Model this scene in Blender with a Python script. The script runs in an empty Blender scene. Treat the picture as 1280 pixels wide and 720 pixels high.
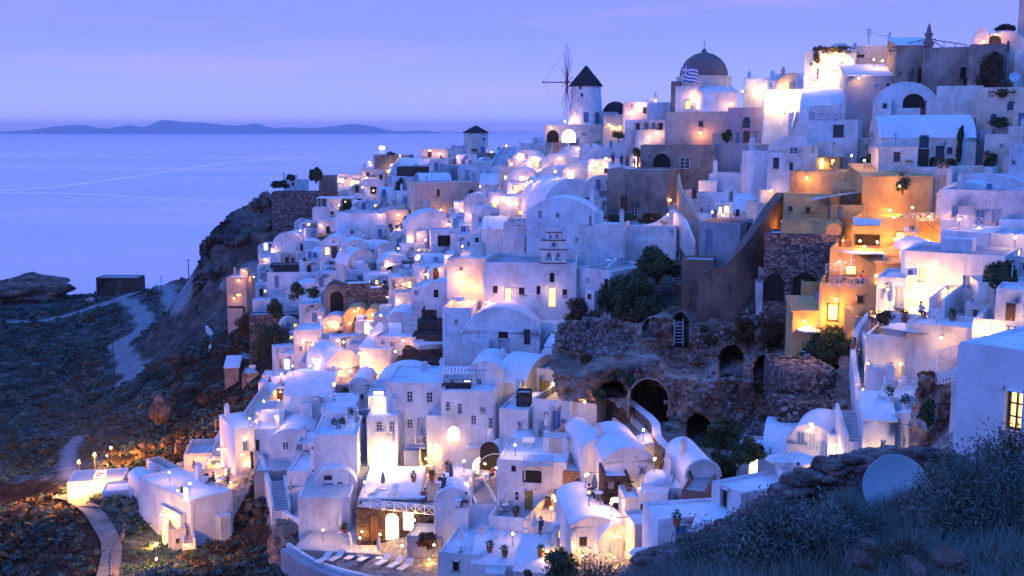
HAZE = 4.2e-5
import bpy, bmesh, math, random
import numpy as np
from mathutils import Vector, Matrix, noise
R = math.radians
random.seed(7)
rng = np.random.default_rng(11)
scene = bpy.context.scene
COL = scene.collection
PI = math.pi

# ------------------------------------------------------------------ camera
F = 1372.0                      # focal length in photo pixels (1280 wide)
PITCH = math.atan(200 / F)
CT, ST = math.cos(PITCH), math.sin(PITCH)
SEA = -100.0                    # the eye is at z = 0, the sea 100 m below
camd = bpy.data.cameras.new('camera')
cam = bpy.data.objects.new('camera', camd); COL.objects.link(cam)
cam.location = (0, 0, 0); cam.rotation_euler = (PI / 2 - PITCH, 0, 0)
camd.sensor_width = 36; camd.lens = 36 * F / 1280
camd.clip_start = 0.3; camd.clip_end = 200000
scene.camera = cam

def ray(px, py):
    u = (px - 640) / F; v = (360 - py) / F
    return Vector((u, CT + ST * v, -ST + CT * v))      # not normalised
def P(px, py, Y):
    d = ray(px, py); return d * (Y / d.y)
def pix(p):
    f = p.y * CT - p.z * ST; up = p.y * ST + p.z * CT
    return 640 + F * p.x / f, 360 - F * up / f

# ------------------------------------------------------------------ terrain
CP = [  # photo pixel x, y and distance north of the eye in metres: where the ground is
 (732,162,222),(595,195,290),(520,208,300),(440,240,305),(380,262,312),(345,262,318),(300,262,320),
 (262,300,318),(252,340,304),(250,388,288),(330,388,268),(300,340,296),(330,300,305),
 (400,332,235),(450,292,250),(470,372,195),(520,335,210),(560,275,225),(620,235,235),(700,200,215),
 (640,265,195),(760,275,158),(660,384,140),(600,388,144),(620,450,130),(800,240,165),(850,190,172),(870,146,184),
 (930,183,166),(560,428,148),(480,480,140),(460,560,122),(560,575,112),(640,605,104),(700,480,120),
 (740,455,124),(780,565,100),(830,605,92),(760,645,92),(450,650,107),(550,700,98),(360,600,124),
 (420,695,104),(300,560,138),(340,540,145),(700,705,87),(640,715,90),(900,645,80),(950,590,86),(1010,592,86),
 (1090,562,84),(1080,485,94),(860,450,118),(930,420,122),(930,480,112),(880,520,108),(820,370,135),(960,372,124),(1010,380,120),
 (960,300,132),(900,320,135),
 (850,275,146),(1040,405,112),(1130,400,102),(1100,330,112),(1200,372,95),(1250,330,96),(1150,250,124),
 (1230,260,122),(1000,240,142),(1070,205,142),(1180,210,132),(1250,165,134),(1080,104,162),(1200,70,150),(1240,60,146),
 (960,125,176),(1010,180,156),(1140,530,80),(1190,500,72),(1270,440,70),(1230,400,84),
 (1040,480,100),(1000,520,98),(970,560,94),(870,560,98),(800,470,120),(760,400,132),(720,400,136),
 (400,440,192),(370,400,222),(290,392,256),(410,380,200),
 (300,500,205),(250,450,250),(200,500,235),(280,420,245),(230,405,285),
 (180,400,360),(185,380,395),(160,460,290),(100,440,320),(40,460,300),(0,420,360),(60,400,400),(120,368,450),
 (0,368,455),(200,362,440),(225,345,430),
 (100,550,215),(20,560,200),(0,640,150),(0,720,118),(90,535,240),(130,612,138),(60,640,132),(140,650,120),
 (140,720,102),(190,640,124),(250,600,142),(200,590,150),(230,700,106),(290,690,108),(330,660,112),(340,720,98),
 (250,540,175),(180,550,190),(320,610,128),(420,520,140),(380,560,132),(520,640,104),
 # the near spur with grass, wall and dish
 (1280,790,6.0),(1100,790,7),(960,790,8),(800,780,11.5),(690,760,15),(1280,712,12.5),(1180,700,14),(1060,690,16),(960,706,18),
 (880,722,19.5),(1180,606,24.5),(1090,612,25),(1000,634,25),(900,682,24.5),(820,724,22),(1280,590,27),(1240,590,28),(1230,585,33),
]
WP = [  # the same in world metres: ground the eye cannot see
 (-95,400,-68),(-110,345,-66),(-125,330,-70),(-60,380,-60),(-20,350,-50),(30,300,-40),(60,260,-25),(90,230,-10),
 (110,200,0),(120,150,10),(-90,420,-75),(-60,470,-96),(0,430,-96),(80,380,-90),(160,300,-60),(-150,520,-85),(-200,560,-108),(-100,560,-108),(0,520,-110),
 (-260,520,-106),(-330,440,-104),(-280,400,-74),(-240,330,-72),(-200,250,-66),(-150,180,-58),(-120,120,-55),(-90,80,-52),(-60,60,-48),(-40,40,-38),
 (-20,30,-24),(-12,18,-15),(-10,6,-8),(0,3,-3),(20,5,-1),(20,20,-5.5),(4,27,-11.5),(6,34,-17),(10,40,-22),(14,34,-15),(20,36,-13),(26,40,-14),(2,50,-29),(-10,60,-35),(12,60,-27),(24,60,-23),(36,60,-18),
 (60,60,-8),(50,40,-6),(40,25,-4),(80,100,0),(100,120,5),(120,100,8),(90,60,0),(-30,80,-44),(-50,90,-45),(0,75,-33),(24,72,-26),(16,27.5,-9.4),(9,27.8,-10.4),(4,22,-9.6),
 (300,450,-105),(250,300,-70),(250,200,-20),(300,600,-120),(-400,600,-120),(-450,450,-110),(-400,300,-90),(-300,200,-75),(0,700,-125),
]
pts = [tuple(P(*c)) for c in CP] + WP
pts = np.array(pts)
def warp(x, y):                       # near things matter more: work in a log-scaled plan
    r = np.sqrt(x * x + y * y) + 6.0
    s = r ** -.45 * 4.0
    return x * s, y * s
cx_, cy_ = warp(pts[:, 0], pts[:, 1])
def kern(ax, ay, bx, by):
    return np.sqrt((ax[:, None] - bx[None, :]) ** 2 + (ay[:, None] - by[None, :]) ** 2 + 4.0)
_K = -kern(cx_, cy_, cx_, cy_)
_n = len(pts)
_A = np.zeros((_n + 3, _n + 3)); _A[:_n, :_n] = _K + np.eye(_n) * -0.6 * 0
_A[:_n, :_n] += np.eye(_n) * 0.8
_A[:_n, _n] = 1; _A[:_n, _n + 1] = cx_; _A[:_n, _n + 2] = cy_
_A[_n:, :_n] = _A[:_n, _n:].T
_b = np.zeros(_n + 3); _b[:_n] = pts[:, 2]
_w = np.linalg.solve(_A, _b)
def ground(x, y):
    x = np.atleast_1d(np.asarray(x, float)); y = np.atleast_1d(np.asarray(y, float))
    wx, wy = warp(x, y)
    out = np.zeros(len(x))
    for i in range(0, len(x), 20000):
        sx, sy = wx[i:i + 20000], wy[i:i + 20000]
        out[i:i + 20000] = -kern(sx, sy, cx_, cy_) @ _w[:_n] + _w[_n] + _w[_n + 1] * sx + _w[_n + 2] * sy
    return out
ground0 = ground
LOW = [(795,284,160),(737,208,200),(754,208,198),(772,206,196),(935,185,172),(947,132,186),(976,140,184),(846,224,170),(925,224,170),(903,226,172),(886,282,156),
 (918,262,160),(938,226,166),(908,284,150),(934,282,148),(952,252,150),(1092,146,158),(1112,110,166),(1131,146,152),(1140,114,156),(1183,114,152),(1230,114,148),
 (1197,162,146),(1252,172,138),(1282,190,136),(1224,212,137),(1252,218,133),(1276,228,130),(1150,312,120),(1178,300,120),(1266,300,108),(1262,322,102),(1218,420,91),
 (1224,398,92),(1181,452,88),(1250,430,85),(1126,560,80),(1240,490,72),(985,588,91),(507,592,118),(585,592,115),(676,450,134),(676,730,86),(222,686,115)]
_lp = np.array([tuple(P(*c)) for c in LOW]); _lc = np.minimum(0, _lp[:, 2] - ground0(_lp[:, 0], _lp[:, 1])) - .8
def ground(x, y):
    x = np.atleast_1d(np.asarray(x, float)); y = np.atleast_1d(np.asarray(y, float)); g = ground0(x, y)
    for i in range(0, len(x), 20000):
        sl = slice(i, i + 20000)
        w_ = np.exp(-((x[sl, None] - _lp[None, :, 0]) ** 2 + (y[sl, None] - _lp[None, :, 1] - 2.5) ** 2) / (2 * 6.5 ** 2)); sw = w_.sum(1)
        g[sl] += (w_ @ _lc) / (sw + 1e-9) * np.minimum(1, sw * 1.15)
    return g
def gz(x, y): return float(ground([x], [y])[0])
_ys = np.concatenate([np.linspace(4, 60, 160), np.linspace(60.3, 520, 1100)])
def hit(px, py, ymin=0):
    """where the sight line through a photo pixel meets the bare ground"""
    d = ray(px, py)
    ys = _ys[_ys >= ymin]
    t = ys / d.y
    z = ground(d.x * t, ys)
    below = np.nonzero(d.z * t < z)[0]
    if len(below) == 0:
        k = np.nonzero(ys > max(100, ymin))[0]; return P(px, py, float(ys[k[np.argmin((d.z * t - z)[k])]]))
    i = below[0]
    if i == 0: return P(px, py, ys[0])
    y0, y1 = ys[i - 1], ys[i]
    for _ in range(12):
        m = (y0 + y1) / 2; tt = m / d.y
        if d.z * tt < gz(d.x * tt, m): y1 = m
        else: y0 = m
    return P(px, py, (y0 + y1) / 2)
def gY(px, py): return hit(px, py, 58).y     # town side of the valley, past the near spur

# ------------------------------------------------------------------ tagging
def tag(o, label=None, cat=None, group=None, kind=None):
    if label: o['label'] = label
    if cat: o['category'] = cat
    if group: o['group'] = group
    if kind: o['kind'] = kind
    return o
def empty(name, loc=(0, 0, 0), rz=0.0):
    o = bpy.data.objects.new(name, None); COL.objects.link(o)
    o.location = loc; o.rotation_euler = (0, 0, rz); o.empty_display_size = .3
    return o
def copy_tree(o, parent=None):
    c = o.copy(); COL.objects.link(c); c.parent = parent
    for ch in [k for k in KIDS.get(o.name, [])]:
        copy_tree(ch, c)
    return c
KIDS = {}

class MB:
    """collects faces, then links them as ONE mesh object"""
    def __init__(s): s.v = []; s.f = []; s.m = []
    def face(s, ps, m=0):
        i = len(s.v); s.v += [tuple(p) for p in ps]; s.f.append(tuple(range(i, i + len(ps)))); s.m.append(m)
    def box(s, x0, x1, y0, y1, z0, z1, m=0, skip=''):
        a = [(x0, y0, z0), (x1, y0, z0), (x1, y1, z0), (x0, y1, z0), (x0, y0, z1), (x1, y0, z1), (x1, y1, z1), (x0, y1, z1)]
        i = len(s.v); s.v += a
        fs = {'b': (0, 3, 2, 1), 't': (4, 5, 6, 7), 'f': (0, 1, 5, 4), 'r': (1, 2, 6, 5), 'k': (2, 3, 7, 6), 'l': (3, 0, 4, 7)}
        for k, q in fs.items():
            if k not in skip: s.f.append(tuple(i + j for j in q)); s.m.append(m)
    def bar(s, a, b, w, h=None, m=0):
        """a beam of w by h from a to b"""
        a = Vector(a); b = Vector(b); h = h or w
        d = (b - a)
        if d.length < 1e-6: return
        d.normalize()
        up = Vector((0, 0, 1)) if abs(d.z) < .95 else Vector((0, 1, 0))
        sx = d.cross(up).normalized() * w / 2; sy = sx.cross(d).normalized() * h / 2
        i = len(s.v)
        for p in (a, b):
            for q in (-sx - sy, sx - sy, sx + sy, -sx + sy): s.v.append(tuple(p + q))
        for q in ((0, 1, 2, 3), (7, 6, 5, 4), (0, 4, 5, 1), (1, 5, 6, 2), (2, 6, 7, 3), (3, 7, 4, 0)):
            s.f.append(tuple(i + j for j in q)); s.m.append(m)
    def tube(s, path, rad, n=8, m=0, cap=True):
        path = [Vector(p) for p in path]
        if not hasattr(rad, '__len__'): rad = [rad] * len(path)
        i0 = len(s.v)
        for k, p in enumerate(path):
            d = (path[min(k + 1, len(path) - 1)] - path[max(k - 1, 0)])
            if d.length < 1e-9: d = Vector((0, 0, 1))
            d.normalize()
            up = Vector((0, 0, 1)) if abs(d.z) < .9 else Vector((1, 0, 0))
            a = d.cross(up).normalized(); b = a.cross(d)
            for j in range(n):
                t = 2 * PI * j / n
                s.v.append(tuple(p + (a * math.cos(t) + b * math.sin(t)) * rad[k]))
        for k in range(len(path) - 1):
            for j in range(n):
                a = i0 + k * n + j; b = i0 + k * n + (j + 1) % n
                s.f.append((a, b, b + n, a + n)); s.m.append(m)
        if cap:
            s.f.append(tuple(i0 + j for j in range(n))[::-1]); s.m.append(m)
            e = i0 + (len(path) - 1) * n
            s.f.append(tuple(e + j for j in range(n))); s.m.append(m)
    def lathe(s, prof, n=20, m=0, a0=0.0, a1=2 * PI, c=(0, 0, 0), sy=1.0):
        """prof: (radius, z) from bottom to top"""
        i0 = len(s.v); full = abs(a1 - a0 - 2 * PI) < 1e-6
        k = n if full else n + 1
        for r, z in prof:
            for j in range(k):
                t = a0 + (a1 - a0) * j / n
                s.v.append((c[0] + r * math.cos(t), c[1] + r * math.sin(t) * sy, c[2] + z))
        for q in range(len(prof) - 1):
            for j in range(n):
                a = i0 + q * k + j; b = i0 + q * k + (j + 1) % k
                s.f.append((a, b, b + k, a + k)); s.m.append(m)
    def build(s, name, mats, parent=None, smooth=False, bevel=0, seg=2, weld=True, jit=0.0):
        me = bpy.data.meshes.new(name)
        me.from_pydata(s.v, [], s.f); me.update()
        mats = mats if isinstance(mats, (list, tuple)) else [mats]
        for q in mats: me.materials.append(M(q) if isinstance(q, str) else q)
        me.polygons.foreach_set('material_index', [min(q, len(mats) - 1) for q in s.m])
        if weld or smooth or bevel:
            bm = bmesh.new(); bm.from_mesh(me)
            bmesh.ops.remove_doubles(bm, verts=bm.verts, dist=.0008)
            bmesh.ops.recalc_face_normals(bm, faces=bm.faces) if weld == 'recalc' else None
            if jit:
                for v in bm.verts:
                    q = noise.noise_vector(v.co * .55 + Vector((s_seed(), 0, 0))) * jit
                    v.co += Vector((q.x, q.y, q.z * .6))
            bm.to_mesh(me); bm.free()
        if smooth: me.polygons.foreach_set('use_smooth', [True] * len(me.polygons))
        o = bpy.data.objects.new(name, me); COL.objects.link(o)
        if parent is not None:
            o.parent = parent; KIDS.setdefault(parent.name, []).append(o)
        if bevel:
            md = o.modifiers.new('b', 'BEVEL'); md.width = bevel; md.segments = seg; md.limit_method = 'ANGLE'; md.angle_limit = R(35)
            md.harden_normals = False
            me.polygons.foreach_set('use_smooth', [True] * len(me.polygons))
            md2 = o.modifiers.new('w', 'WEIGHTED_NORMAL'); md2.keep_sharp = True
        return o
_sd = [0.0]
def s_seed(): return _sd[0]

# ------------------------------------------------------------------ materials
MATS = {}
def M(name):
    if name in MATS: return MATS[name]
    return MATS.setdefault(name, MAKERS[name]())
def nt(name):
    m = bpy.data.materials.new(name); m.use_nodes = True
    n = m.node_tree.nodes; l = m.node_tree.links
    return m, n, l, n['Principled BSDF']
def ramp(n, stops):
    r = n.new('ShaderNodeValToRGB'); e = r.color_ramp.elements
    while len(e) < len(stops): e.new(.5)
    for k, (p, c) in enumerate(stops):
        e[k].position = p; e[k].color = (*c, 1) if len(c) == 3 else c
    return r
def coords(n, l, kind='Object', scale=1.0):
    t = n.new('ShaderNodeTexCoord'); mp = n.new('ShaderNodeMapping')
    l.new(t.outputs[kind], mp.inputs[0])
    mp.inputs['Scale'].default_value = scale if hasattr(scale, '__len__') else (scale,) * 3
    # every object gets its own patch of the pattern
    oi = n.new('ShaderNodeObjectInfo'); mu = n.new('ShaderNodeVectorMath'); mu.operation = 'SCALE'
    cx = n.new('ShaderNodeCombineXYZ'); l.new(oi.outputs['Random'], cx.inputs[0]); l.new(oi.outputs['Random'], cx.inputs[1])
    l.new(cx.outputs[0], mu.inputs[0]); mu.inputs['Scale'].default_value = 57.0
    l.new(mu.outputs[0], mp.inputs['Location'])
    return mp
def noi(n, l, mp, sc, det=4, ro=.6):
    q = n.new('ShaderNodeTexNoise'); l.new(mp.outputs[0], q.inputs['Vector'])
    q.inputs['Scale'].default_value = sc; q.inputs['Detail'].default_value = det; q.inputs['Roughness'].default_value = ro
    return q
def bump(n, l, h, b, dist=.02, st=.6, prev=None):
    q = n.new('ShaderNodeBump'); q.inputs['Distance'].default_value = dist; q.inputs['Strength'].default_value = st
    l.new(h, q.inputs['Height'])
    if prev: l.new(prev.outputs[0], q.inputs['Normal'])
    l.new(q.outputs[0], b.inputs['Normal']); return q
def mixc(n, l, fac, a, b, mode='MIX'):
    q = n.new('ShaderNodeMix'); q.data_type = 'RGBA'; q.blend_type = mode
    if hasattr(fac, 'is_linked'): l.new(fac, q.inputs[0])
    else: q.inputs[0].default_value = fac
    for k, x in ((6, a), (7, b)):
        if hasattr(x, 'is_linked'): l.new(x, q.inputs[k])
        else: q.inputs[k].default_value = (*x, 1)
    return q.outputs[2]
def plaster(c, dirt, amt=.5, stain=.55, bd=.05):
    def mk():
        m, n, l, b = nt('plaster'); mp = coords(n, l)
        a = noi(n, l, mp, .35, 5, .62); st = noi(n, l, mp, 1.7, 6, .7)
        mp2 = coords(n, l, 'Object', (1.6, 1.6, .22)); dr = noi(n, l, mp2, 1.1, 5, .65)      # streaks of rain water
        r1 = ramp(n, [(stain - .1, (0, 0, 0)), (stain + .2, (1, 1, 1))]); l.new(a.outputs[0], r1.inputs[0])
        r2 = ramp(n, [(.52, (0, 0, 0)), (.8, (1, 1, 1))]); l.new(dr.outputs[0], r2.inputs[0])
        mx = n.new('ShaderNodeMath'); mx.operation = 'MULTIPLY_ADD'; l.new(r1.outputs[0], mx.inputs[0]); mx.inputs[1].default_value = amt
        m3 = n.new('ShaderNodeMath'); m3.operation = 'MULTIPLY'; l.new(r2.outputs[0], m3.inputs[0]); m3.inputs[1].default_value = amt * .8
        l.new(m3.outputs[0], mx.inputs[2])
        ca = mixc(n, l, mx.outputs[0], c, dirt)
        r4 = ramp(n, [(.3, (.86, .86, .86)), (.7, (1.05, 1.05, 1.05))]); l.new(st.outputs[0], r4.inputs[0])
        l.new(mixc(n, l, 1.0, ca, r4.outputs[0], 'MULTIPLY'), b.inputs['Base Color'])
        b.inputs['Roughness'].default_value = .85; b.inputs['Specular IOR Level'].default_value = .25
        q = bump(n, l, a.outputs[0], b, .12, .5); bump(n, l, st.outputs[0], b, bd, .55, q)
        return m
    return mk
def stone(c1, c2, mortar, sc=2.2, rnd=1.0, mw=.06, flat=(1, 1, 1.6)):
    def mk():
        m, n, l, b = nt('stonework'); mp = coords(n, l, 'Object', flat)
        wq = noi(n, l, mp, 2.5, 2); ad = n.new('ShaderNodeVectorMath'); ad.operation = 'MULTIPLY_ADD'
        l.new(wq.outputs['Color'], ad.inputs[0]); ad.inputs[1].default_value = (.22,) * 3; l.new(mp.outputs[0], ad.inputs[2])
        v = n.new('ShaderNodeTexVoronoi'); v.feature = 'DISTANCE_TO_EDGE'; v.inputs['Scale'].default_value = sc; l.new(ad.outputs[0], v.inputs['Vector'])
        v2 = n.new('ShaderNodeTexVoronoi'); v2.inputs['Scale'].default_value = sc; l.new(ad.outputs[0], v2.inputs['Vector'])
        v2.inputs['Randomness'].default_value = rnd; v.inputs['Randomness'].default_value = rnd
        r = ramp(n, [(mw * .4, (0, 0, 0)), (mw * 1.6, (1, 1, 1))]); l.new(v.outputs[0], r.inputs[0])
        sp = n.new('ShaderNodeSeparateColor'); l.new(v2.outputs['Color'], sp.inputs[0])
        r2 = ramp(n, [(0.0, c1), (.55, tuple((x + y) / 2 for x, y in zip(c1, c2))), (1.0, c2)]); l.new(sp.outputs[0], r2.inputs[0])
        nn = noi(n, l, mp, 9, 5); r3 = ramp(n, [(.3, (.6, .6, .6)), (.75, (1.15, 1.15, 1.15))]); l.new(nn.outputs[0], r3.inputs[0])
        cc = mixc(n, l, r.outputs[0], mortar, r2.outputs[0])
        l.new(mixc(n, l, 1.0, cc, r3.outputs[0], 'MULTIPLY'), b.inputs['Base Color'])
        b.inputs['Roughness'].default_value = .9; b.inputs['Specular IOR Level'].default_value = .2
        q = bump(n, l, r.outputs[0], b, .09, .9); bump(n, l, nn.outputs[0], b, .05, .6, q)
        return m
    return mk
def rocky(c1, c2, c3, sc=.25, bd=.5):
    def mk():
        m, n, l, b = nt('rock'); mp = coords(n, l)
        a = noi(n, l, mp, sc, 7, .66); r = ramp(n, [(.32, c1), (.5, c2), (.66, c3)]); l.new(a.outputs[0], r.inputs[0])
        f = noi(n, l, mp, sc * 9, 7, .7); r3 = ramp(n, [(.3, (.45, .45, .45)), (.7, (1.25, 1.25, 1.25))]); l.new(f.outputs[0], r3.inputs[0])
        l.new(mixc(n, l, 1.0, r.outputs[0], r3.outputs[0], 'MULTIPLY'), b.inputs['Base Color'])
        b.inputs['Roughness'].default_value = .95; b.inputs['Specular IOR Level'].default_value = .15
        q = bump(n, l, a.outputs[0], b, bd, .8); bump(n, l, f.outputs[0], b, bd * .35, .9, q)
        return m
    return mk
def paint(c, rough=.5, metal=0.0, var=.15):
    def mk():
        m, n, l, b = nt('painted'); mp = coords(n, l); a = noi(n, l, mp, 6, 4)
        r = ramp(n, [(.3, tuple(x * (1 - var) for x in c)), (.7, tuple(min(1, x * (1 + var)) for x in c))]); l.new(a.outputs[0], r.inputs[0])
        l.new(r.outputs[0], b.inputs['Base Color']); b.inputs['Roughness'].default_value = rough; b.inputs['Metallic'].default_value = metal
        return m
    return mk
def glow(c, s, var=.35):
    def mk():
        m, n, l, b = nt('lit'); mp = coords(n, l); a = noi(n, l, mp, 2.2, 3)
        r = ramp(n, [(.3, tuple(x * (1 - var) for x in c)), (.7, c)]); l.new(a.outputs[0], r.inputs[0])
        b.inputs['Base Color'].default_value = (.3, .2, .1, 1)
        l.new(r.outputs[0], b.inputs['Emission Color']); b.inputs['Emission Strength'].default_value = s
        return m
    return mk
def glass(c=(.02, .03, .05)):
    def mk():
        m, n, l, b = nt('window_glass'); b.inputs['Base Color'].default_value = (*c, 1); b.inputs['Roughness'].default_value = .12
        b.inputs['Specular IOR Level'].default_value = .6; return m
    return mk
def leafy(c1, c2, c3, sc=1.5):
    def mk():
        m, n, l, b = nt('leaves'); mp = coords(n, l); a = noi(n, l, mp, sc, 4, .7)
        r = ramp(n, [(.3, c1), (.5, c2), (.68, c3)]); l.new(a.outputs[0], r.inputs[0]); l.new(r.outputs[0], b.inputs['Base Color'])
        b.inputs['Roughness'].default_value = .8; b.inputs['Specular IOR Level'].default_value = .1; return m
    return mk
def tiles(c1, c2, grout, sc=1.6):
    def mk():
        m, n, l, b = nt('paving'); mp = coords(n, l)
        q = n.new('ShaderNodeTexBrick'); l.new(mp.outputs[0], q.inputs['Vector']); q.inputs['Scale'].default_value = sc
        q.inputs['Color1'].default_value = (*c1, 1); q.inputs['Color2'].default_value = (*c2, 1); q.inputs['Mortar'].default_value = (*grout, 1)
        q.inputs['Mortar Size'].default_value = .03
        a = noi(n, l, mp, 3, 5); r3 = ramp(n, [(.3, (.75, .75, .75)), (.7, (1.1, 1.1, 1.1))]); l.new(a.outputs[0], r3.inputs[0])
        l.new(mixc(n, l, 1.0, q.outputs[0], r3.outputs[0], 'MULTIPLY'), b.inputs['Base Color'])
        b.inputs['Roughness'].default_value = .7; bump(n, l, q.outputs['Fac'], b, -.02, .5); return m
    return mk
def spotted():
    m, n, l, b = nt('spotted_wall'); mp = coords(n, l)
    v = n.new('ShaderNodeTexVoronoi'); v.inputs['Scale'].default_value = 1.3; l.new(mp.outputs[0], v.inputs['Vector'])
    r = ramp(n, [(.2, (.04, .035, .04)), (.26, (.76, .76, .78))]); l.new(v.outputs['Distance'], r.inputs[0])
    l.new(r.outputs[0], b.inputs['Base Color']); b.inputs['Roughness'].default_value = .85
    a = noi(n, l, mp, 2, 5); bump(n, l, a.outputs[0], b, .06, .6); return m
MAKERS = {
 'white': plaster((.79, .79, .81), (.40, .38, .39), .62, .47),
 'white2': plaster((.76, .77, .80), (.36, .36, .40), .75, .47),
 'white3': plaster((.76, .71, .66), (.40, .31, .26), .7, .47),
 'cream': plaster((.70, .60, .50), (.42, .31, .23), .6, .5),
 'peach': plaster((.66, .48, .38), (.36, .25, .2), .6, .5),
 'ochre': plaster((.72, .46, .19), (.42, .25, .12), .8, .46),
 'mauve': plaster((.34, .27, .36), (.2, .16, .2), .6, .5),
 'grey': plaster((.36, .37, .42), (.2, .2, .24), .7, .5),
 'tan': plaster((.40, .31, .25), (.17, .13, .12), .9, .45, .12),
 'brown': plaster((.27, .17, .13), (.11, .07, .07), .9, .45, .15),
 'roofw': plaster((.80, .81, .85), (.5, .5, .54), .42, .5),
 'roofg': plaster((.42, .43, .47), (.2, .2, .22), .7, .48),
 'floorw': tiles((.62, .60, .60), (.52, .50, .51), (.4, .38, .38)),
 'floorb': tiles((.28, .22, .2), (.2, .15, .15), (.55, .5, .48), 1.2),
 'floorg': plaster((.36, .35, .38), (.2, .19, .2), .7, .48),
 'lava': stone((.045, .03, .03), (.19, .12, .1), (.10, .08, .08), 2.6),
 'rubble': stone((.09, .07, .07), (.38, .30, .28), (.05, .04, .04), 1.9, 1.0, .05),
 'lanewall': stone((.10, .07, .06), (.34, .25, .2), (.5, .45, .42), 2.4, 1.0, .05),
 'orangestone': stone((.2, .10, .05), (.4, .23, .12), (.5, .38, .28), 2.6),
 'mosaic': stone((.10, .09, .09), (.22, .19, .18), (.78, .74, .68), 1.9, 1.0, .14, (1, 1, 1)),
 'spotted': spotted,
 'tanrock': rocky((.05, .04, .04), (.16, .11, .09), (.33, .24, .2), .3, .6),
 'bluewood': paint((.06, .17, .36), .5), 'palewood': paint((.42, .48, .58), .6), 'redwood': paint((.10, .035, .03), .5),
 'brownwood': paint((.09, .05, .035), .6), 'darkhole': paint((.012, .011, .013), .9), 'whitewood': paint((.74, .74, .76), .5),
 'yellowwood': paint((.45, .30, .06), .5), 'greenwood': paint((.05, .30, .10), .5),
 'redmetal': paint((.16, .03, .03), .5), 'greymetal': paint((.22, .23, .25), .45, .6), 'dishmetal': paint((.34, .55, .64), .6, .0, .05),
 'cone': rocky((.025, .022, .03), (.045, .04, .05), (.07, .06, .07), 1.5, .08),
 'dome': plaster((.25, .175, .17), (.13, .09, .1), .8, .45),
 'glass': glass(), 'lit': glow((1, .62, .2), 3.0), 'litw': glow((1, .80, .5), 5.0), 'bulb': glow((1, .66, .28), 60.0, .0),
 'boatlit': glow((1, .85, .65), 9.0), 'pool': glow((.35, .75, .75), 1.6, .1), 'coolwater': paint((.03, .09, .13), .08), 'lampglass': glow((1, .7, .35), 12.0, .1),  # pool: the glow of the lit basin is put into the water surface
 'canvas': paint((.70, .66, .62), .8), 'straw': paint((.28, .19, .11), .9), 'bluecloth': paint((.08, .12, .2), .8),
 'terracotta': paint((.35, .13, .07), .8), 'darkcloth': paint((.05, .05, .07), .8), 'redcloth': paint((.4, .06, .05), .8),
 'skin': paint((.5, .3, .22), .6, 0, .05), 'hair': paint((.03, .02, .015), .7), 'navy': paint((.03, .04, .09), .8), 'shirt': paint((.55, .5, .5), .8),
 'bush': leafy((.018, .036, .022), (.045, .075, .04), (.10, .125, .065)),
 'bushdry': leafy((.04, .028, .02), (.09, .055, .035), (.13, .09, .05)),
 'flower': leafy((.03, .05, .02), (.08, .06, .03), (.3, .05, .12), 4),
 'bark': paint((.07, .05, .04), .9),
 'rust': paint((.20, .08, .05), .7),
}
# ------------------------------------------------------------------ world
w = bpy.data.worlds.new('World'); scene.world = w; w.use_nodes = True
n = w.node_tree.nodes; l = w.node_tree.links; bg = n['Background']
sky = n.new('ShaderNodeTexSky'); sky.sky_type = 'NISHITA'; sky.sun_disc = False
sky.sun_elevation = R(2.0); sky.sun_rotation = R(-62); sky.air_density = 1.6; sky.ozone_density = 4
tc = n.new('ShaderNodeTexCoord'); sep = n.new('ShaderNodeSeparateXYZ'); l.new(tc.outputs['Generated'], sep.inputs[0])
rp = ramp(n, [(0.0, (.05, .18, .80)), (.485, (.26, .33, 1.12)), (.5015, (.40, .44, 1.25)), (.515, (.33, .39, 1.25)), (.54, (.24, .295, 1.2)), (.57, (.21, .26, 1.1)), (.66, (.08, .29, 1.18)), (1.0, (.11, .38, 1.32))])
ma = n.new('ShaderNodeMapRange'); ma.inputs['From Min'].default_value = -1; ma.inputs['From Max'].default_value = 1
l.new(sep.outputs[2], ma.inputs[0]); l.new(ma.outputs[0], rp.inputs[0])
# pink afterglow band opposite, behind the eye, and a little towards the upper left
mb_ = n.new('ShaderNodeMapRange'); mb_.inputs['From Min'].default_value = .55; mb_.inputs['From Max'].default_value = -.15
l.new(sep.outputs[1], mb_.inputs[0])
c1 = mixc(n, l, mb_.outputs[0], rp.outputs[0], (.045, .28, 1.18))
# thin streaks of cloud
mp = n.new('ShaderNodeMapping'); mp.inputs['Scale'].default_value = (2.2, 2.2, 26); l.new(tc.outputs['Generated'], mp.inputs[0])
cn = n.new('ShaderNodeTexNoise'); cn.inputs['Scale'].default_value = 1.6; cn.inputs['Detail'].default_value = 5; cn.inputs['Roughness'].default_value = .5
l.new(mp.outputs[0], cn.inputs['Vector'])
cr = ramp(n, [(.5, (0, 0, 0)), (.72, (.45, .45, .45))]); l.new(cn.outputs[0], cr.inputs[0])
c2 = mixc(n, l, cr.outputs[0], c1, (.50, .37, 1.0))
sk = n.new('ShaderNodeVectorMath'); sk.operation = 'SCALE'; sk.inputs['Scale'].default_value = .35; l.new(sky.outputs[0], sk.inputs[0])
c3 = mixc(n, l, .012, c2, sk.outputs[0])
sc_ = n.new('ShaderNodeVectorMath'); sc_.operation = 'SCALE'; sc_.inputs['Scale'].default_value = 10.0; l.new(c3, sc_.inputs[0])
l.new(sc_.outputs[0], bg.inputs[0]); bg.inputs[1].default_value = .10
sun = bpy.data.lights.new('sun', 'SUN'); sun.energy = .21; sun.angle = R(25); sun.color = (1, .62, .66)
so = bpy.data.objects.new('sun', sun); COL.objects.link(so); so.rotation_euler = (R(72), 0, R(-42))
scene.view_settings.view_transform = 'Standard'; scene.view_settings.look = 'None'; scene.view_settings.exposure = .36; scene.view_settings.gamma = 1
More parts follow.
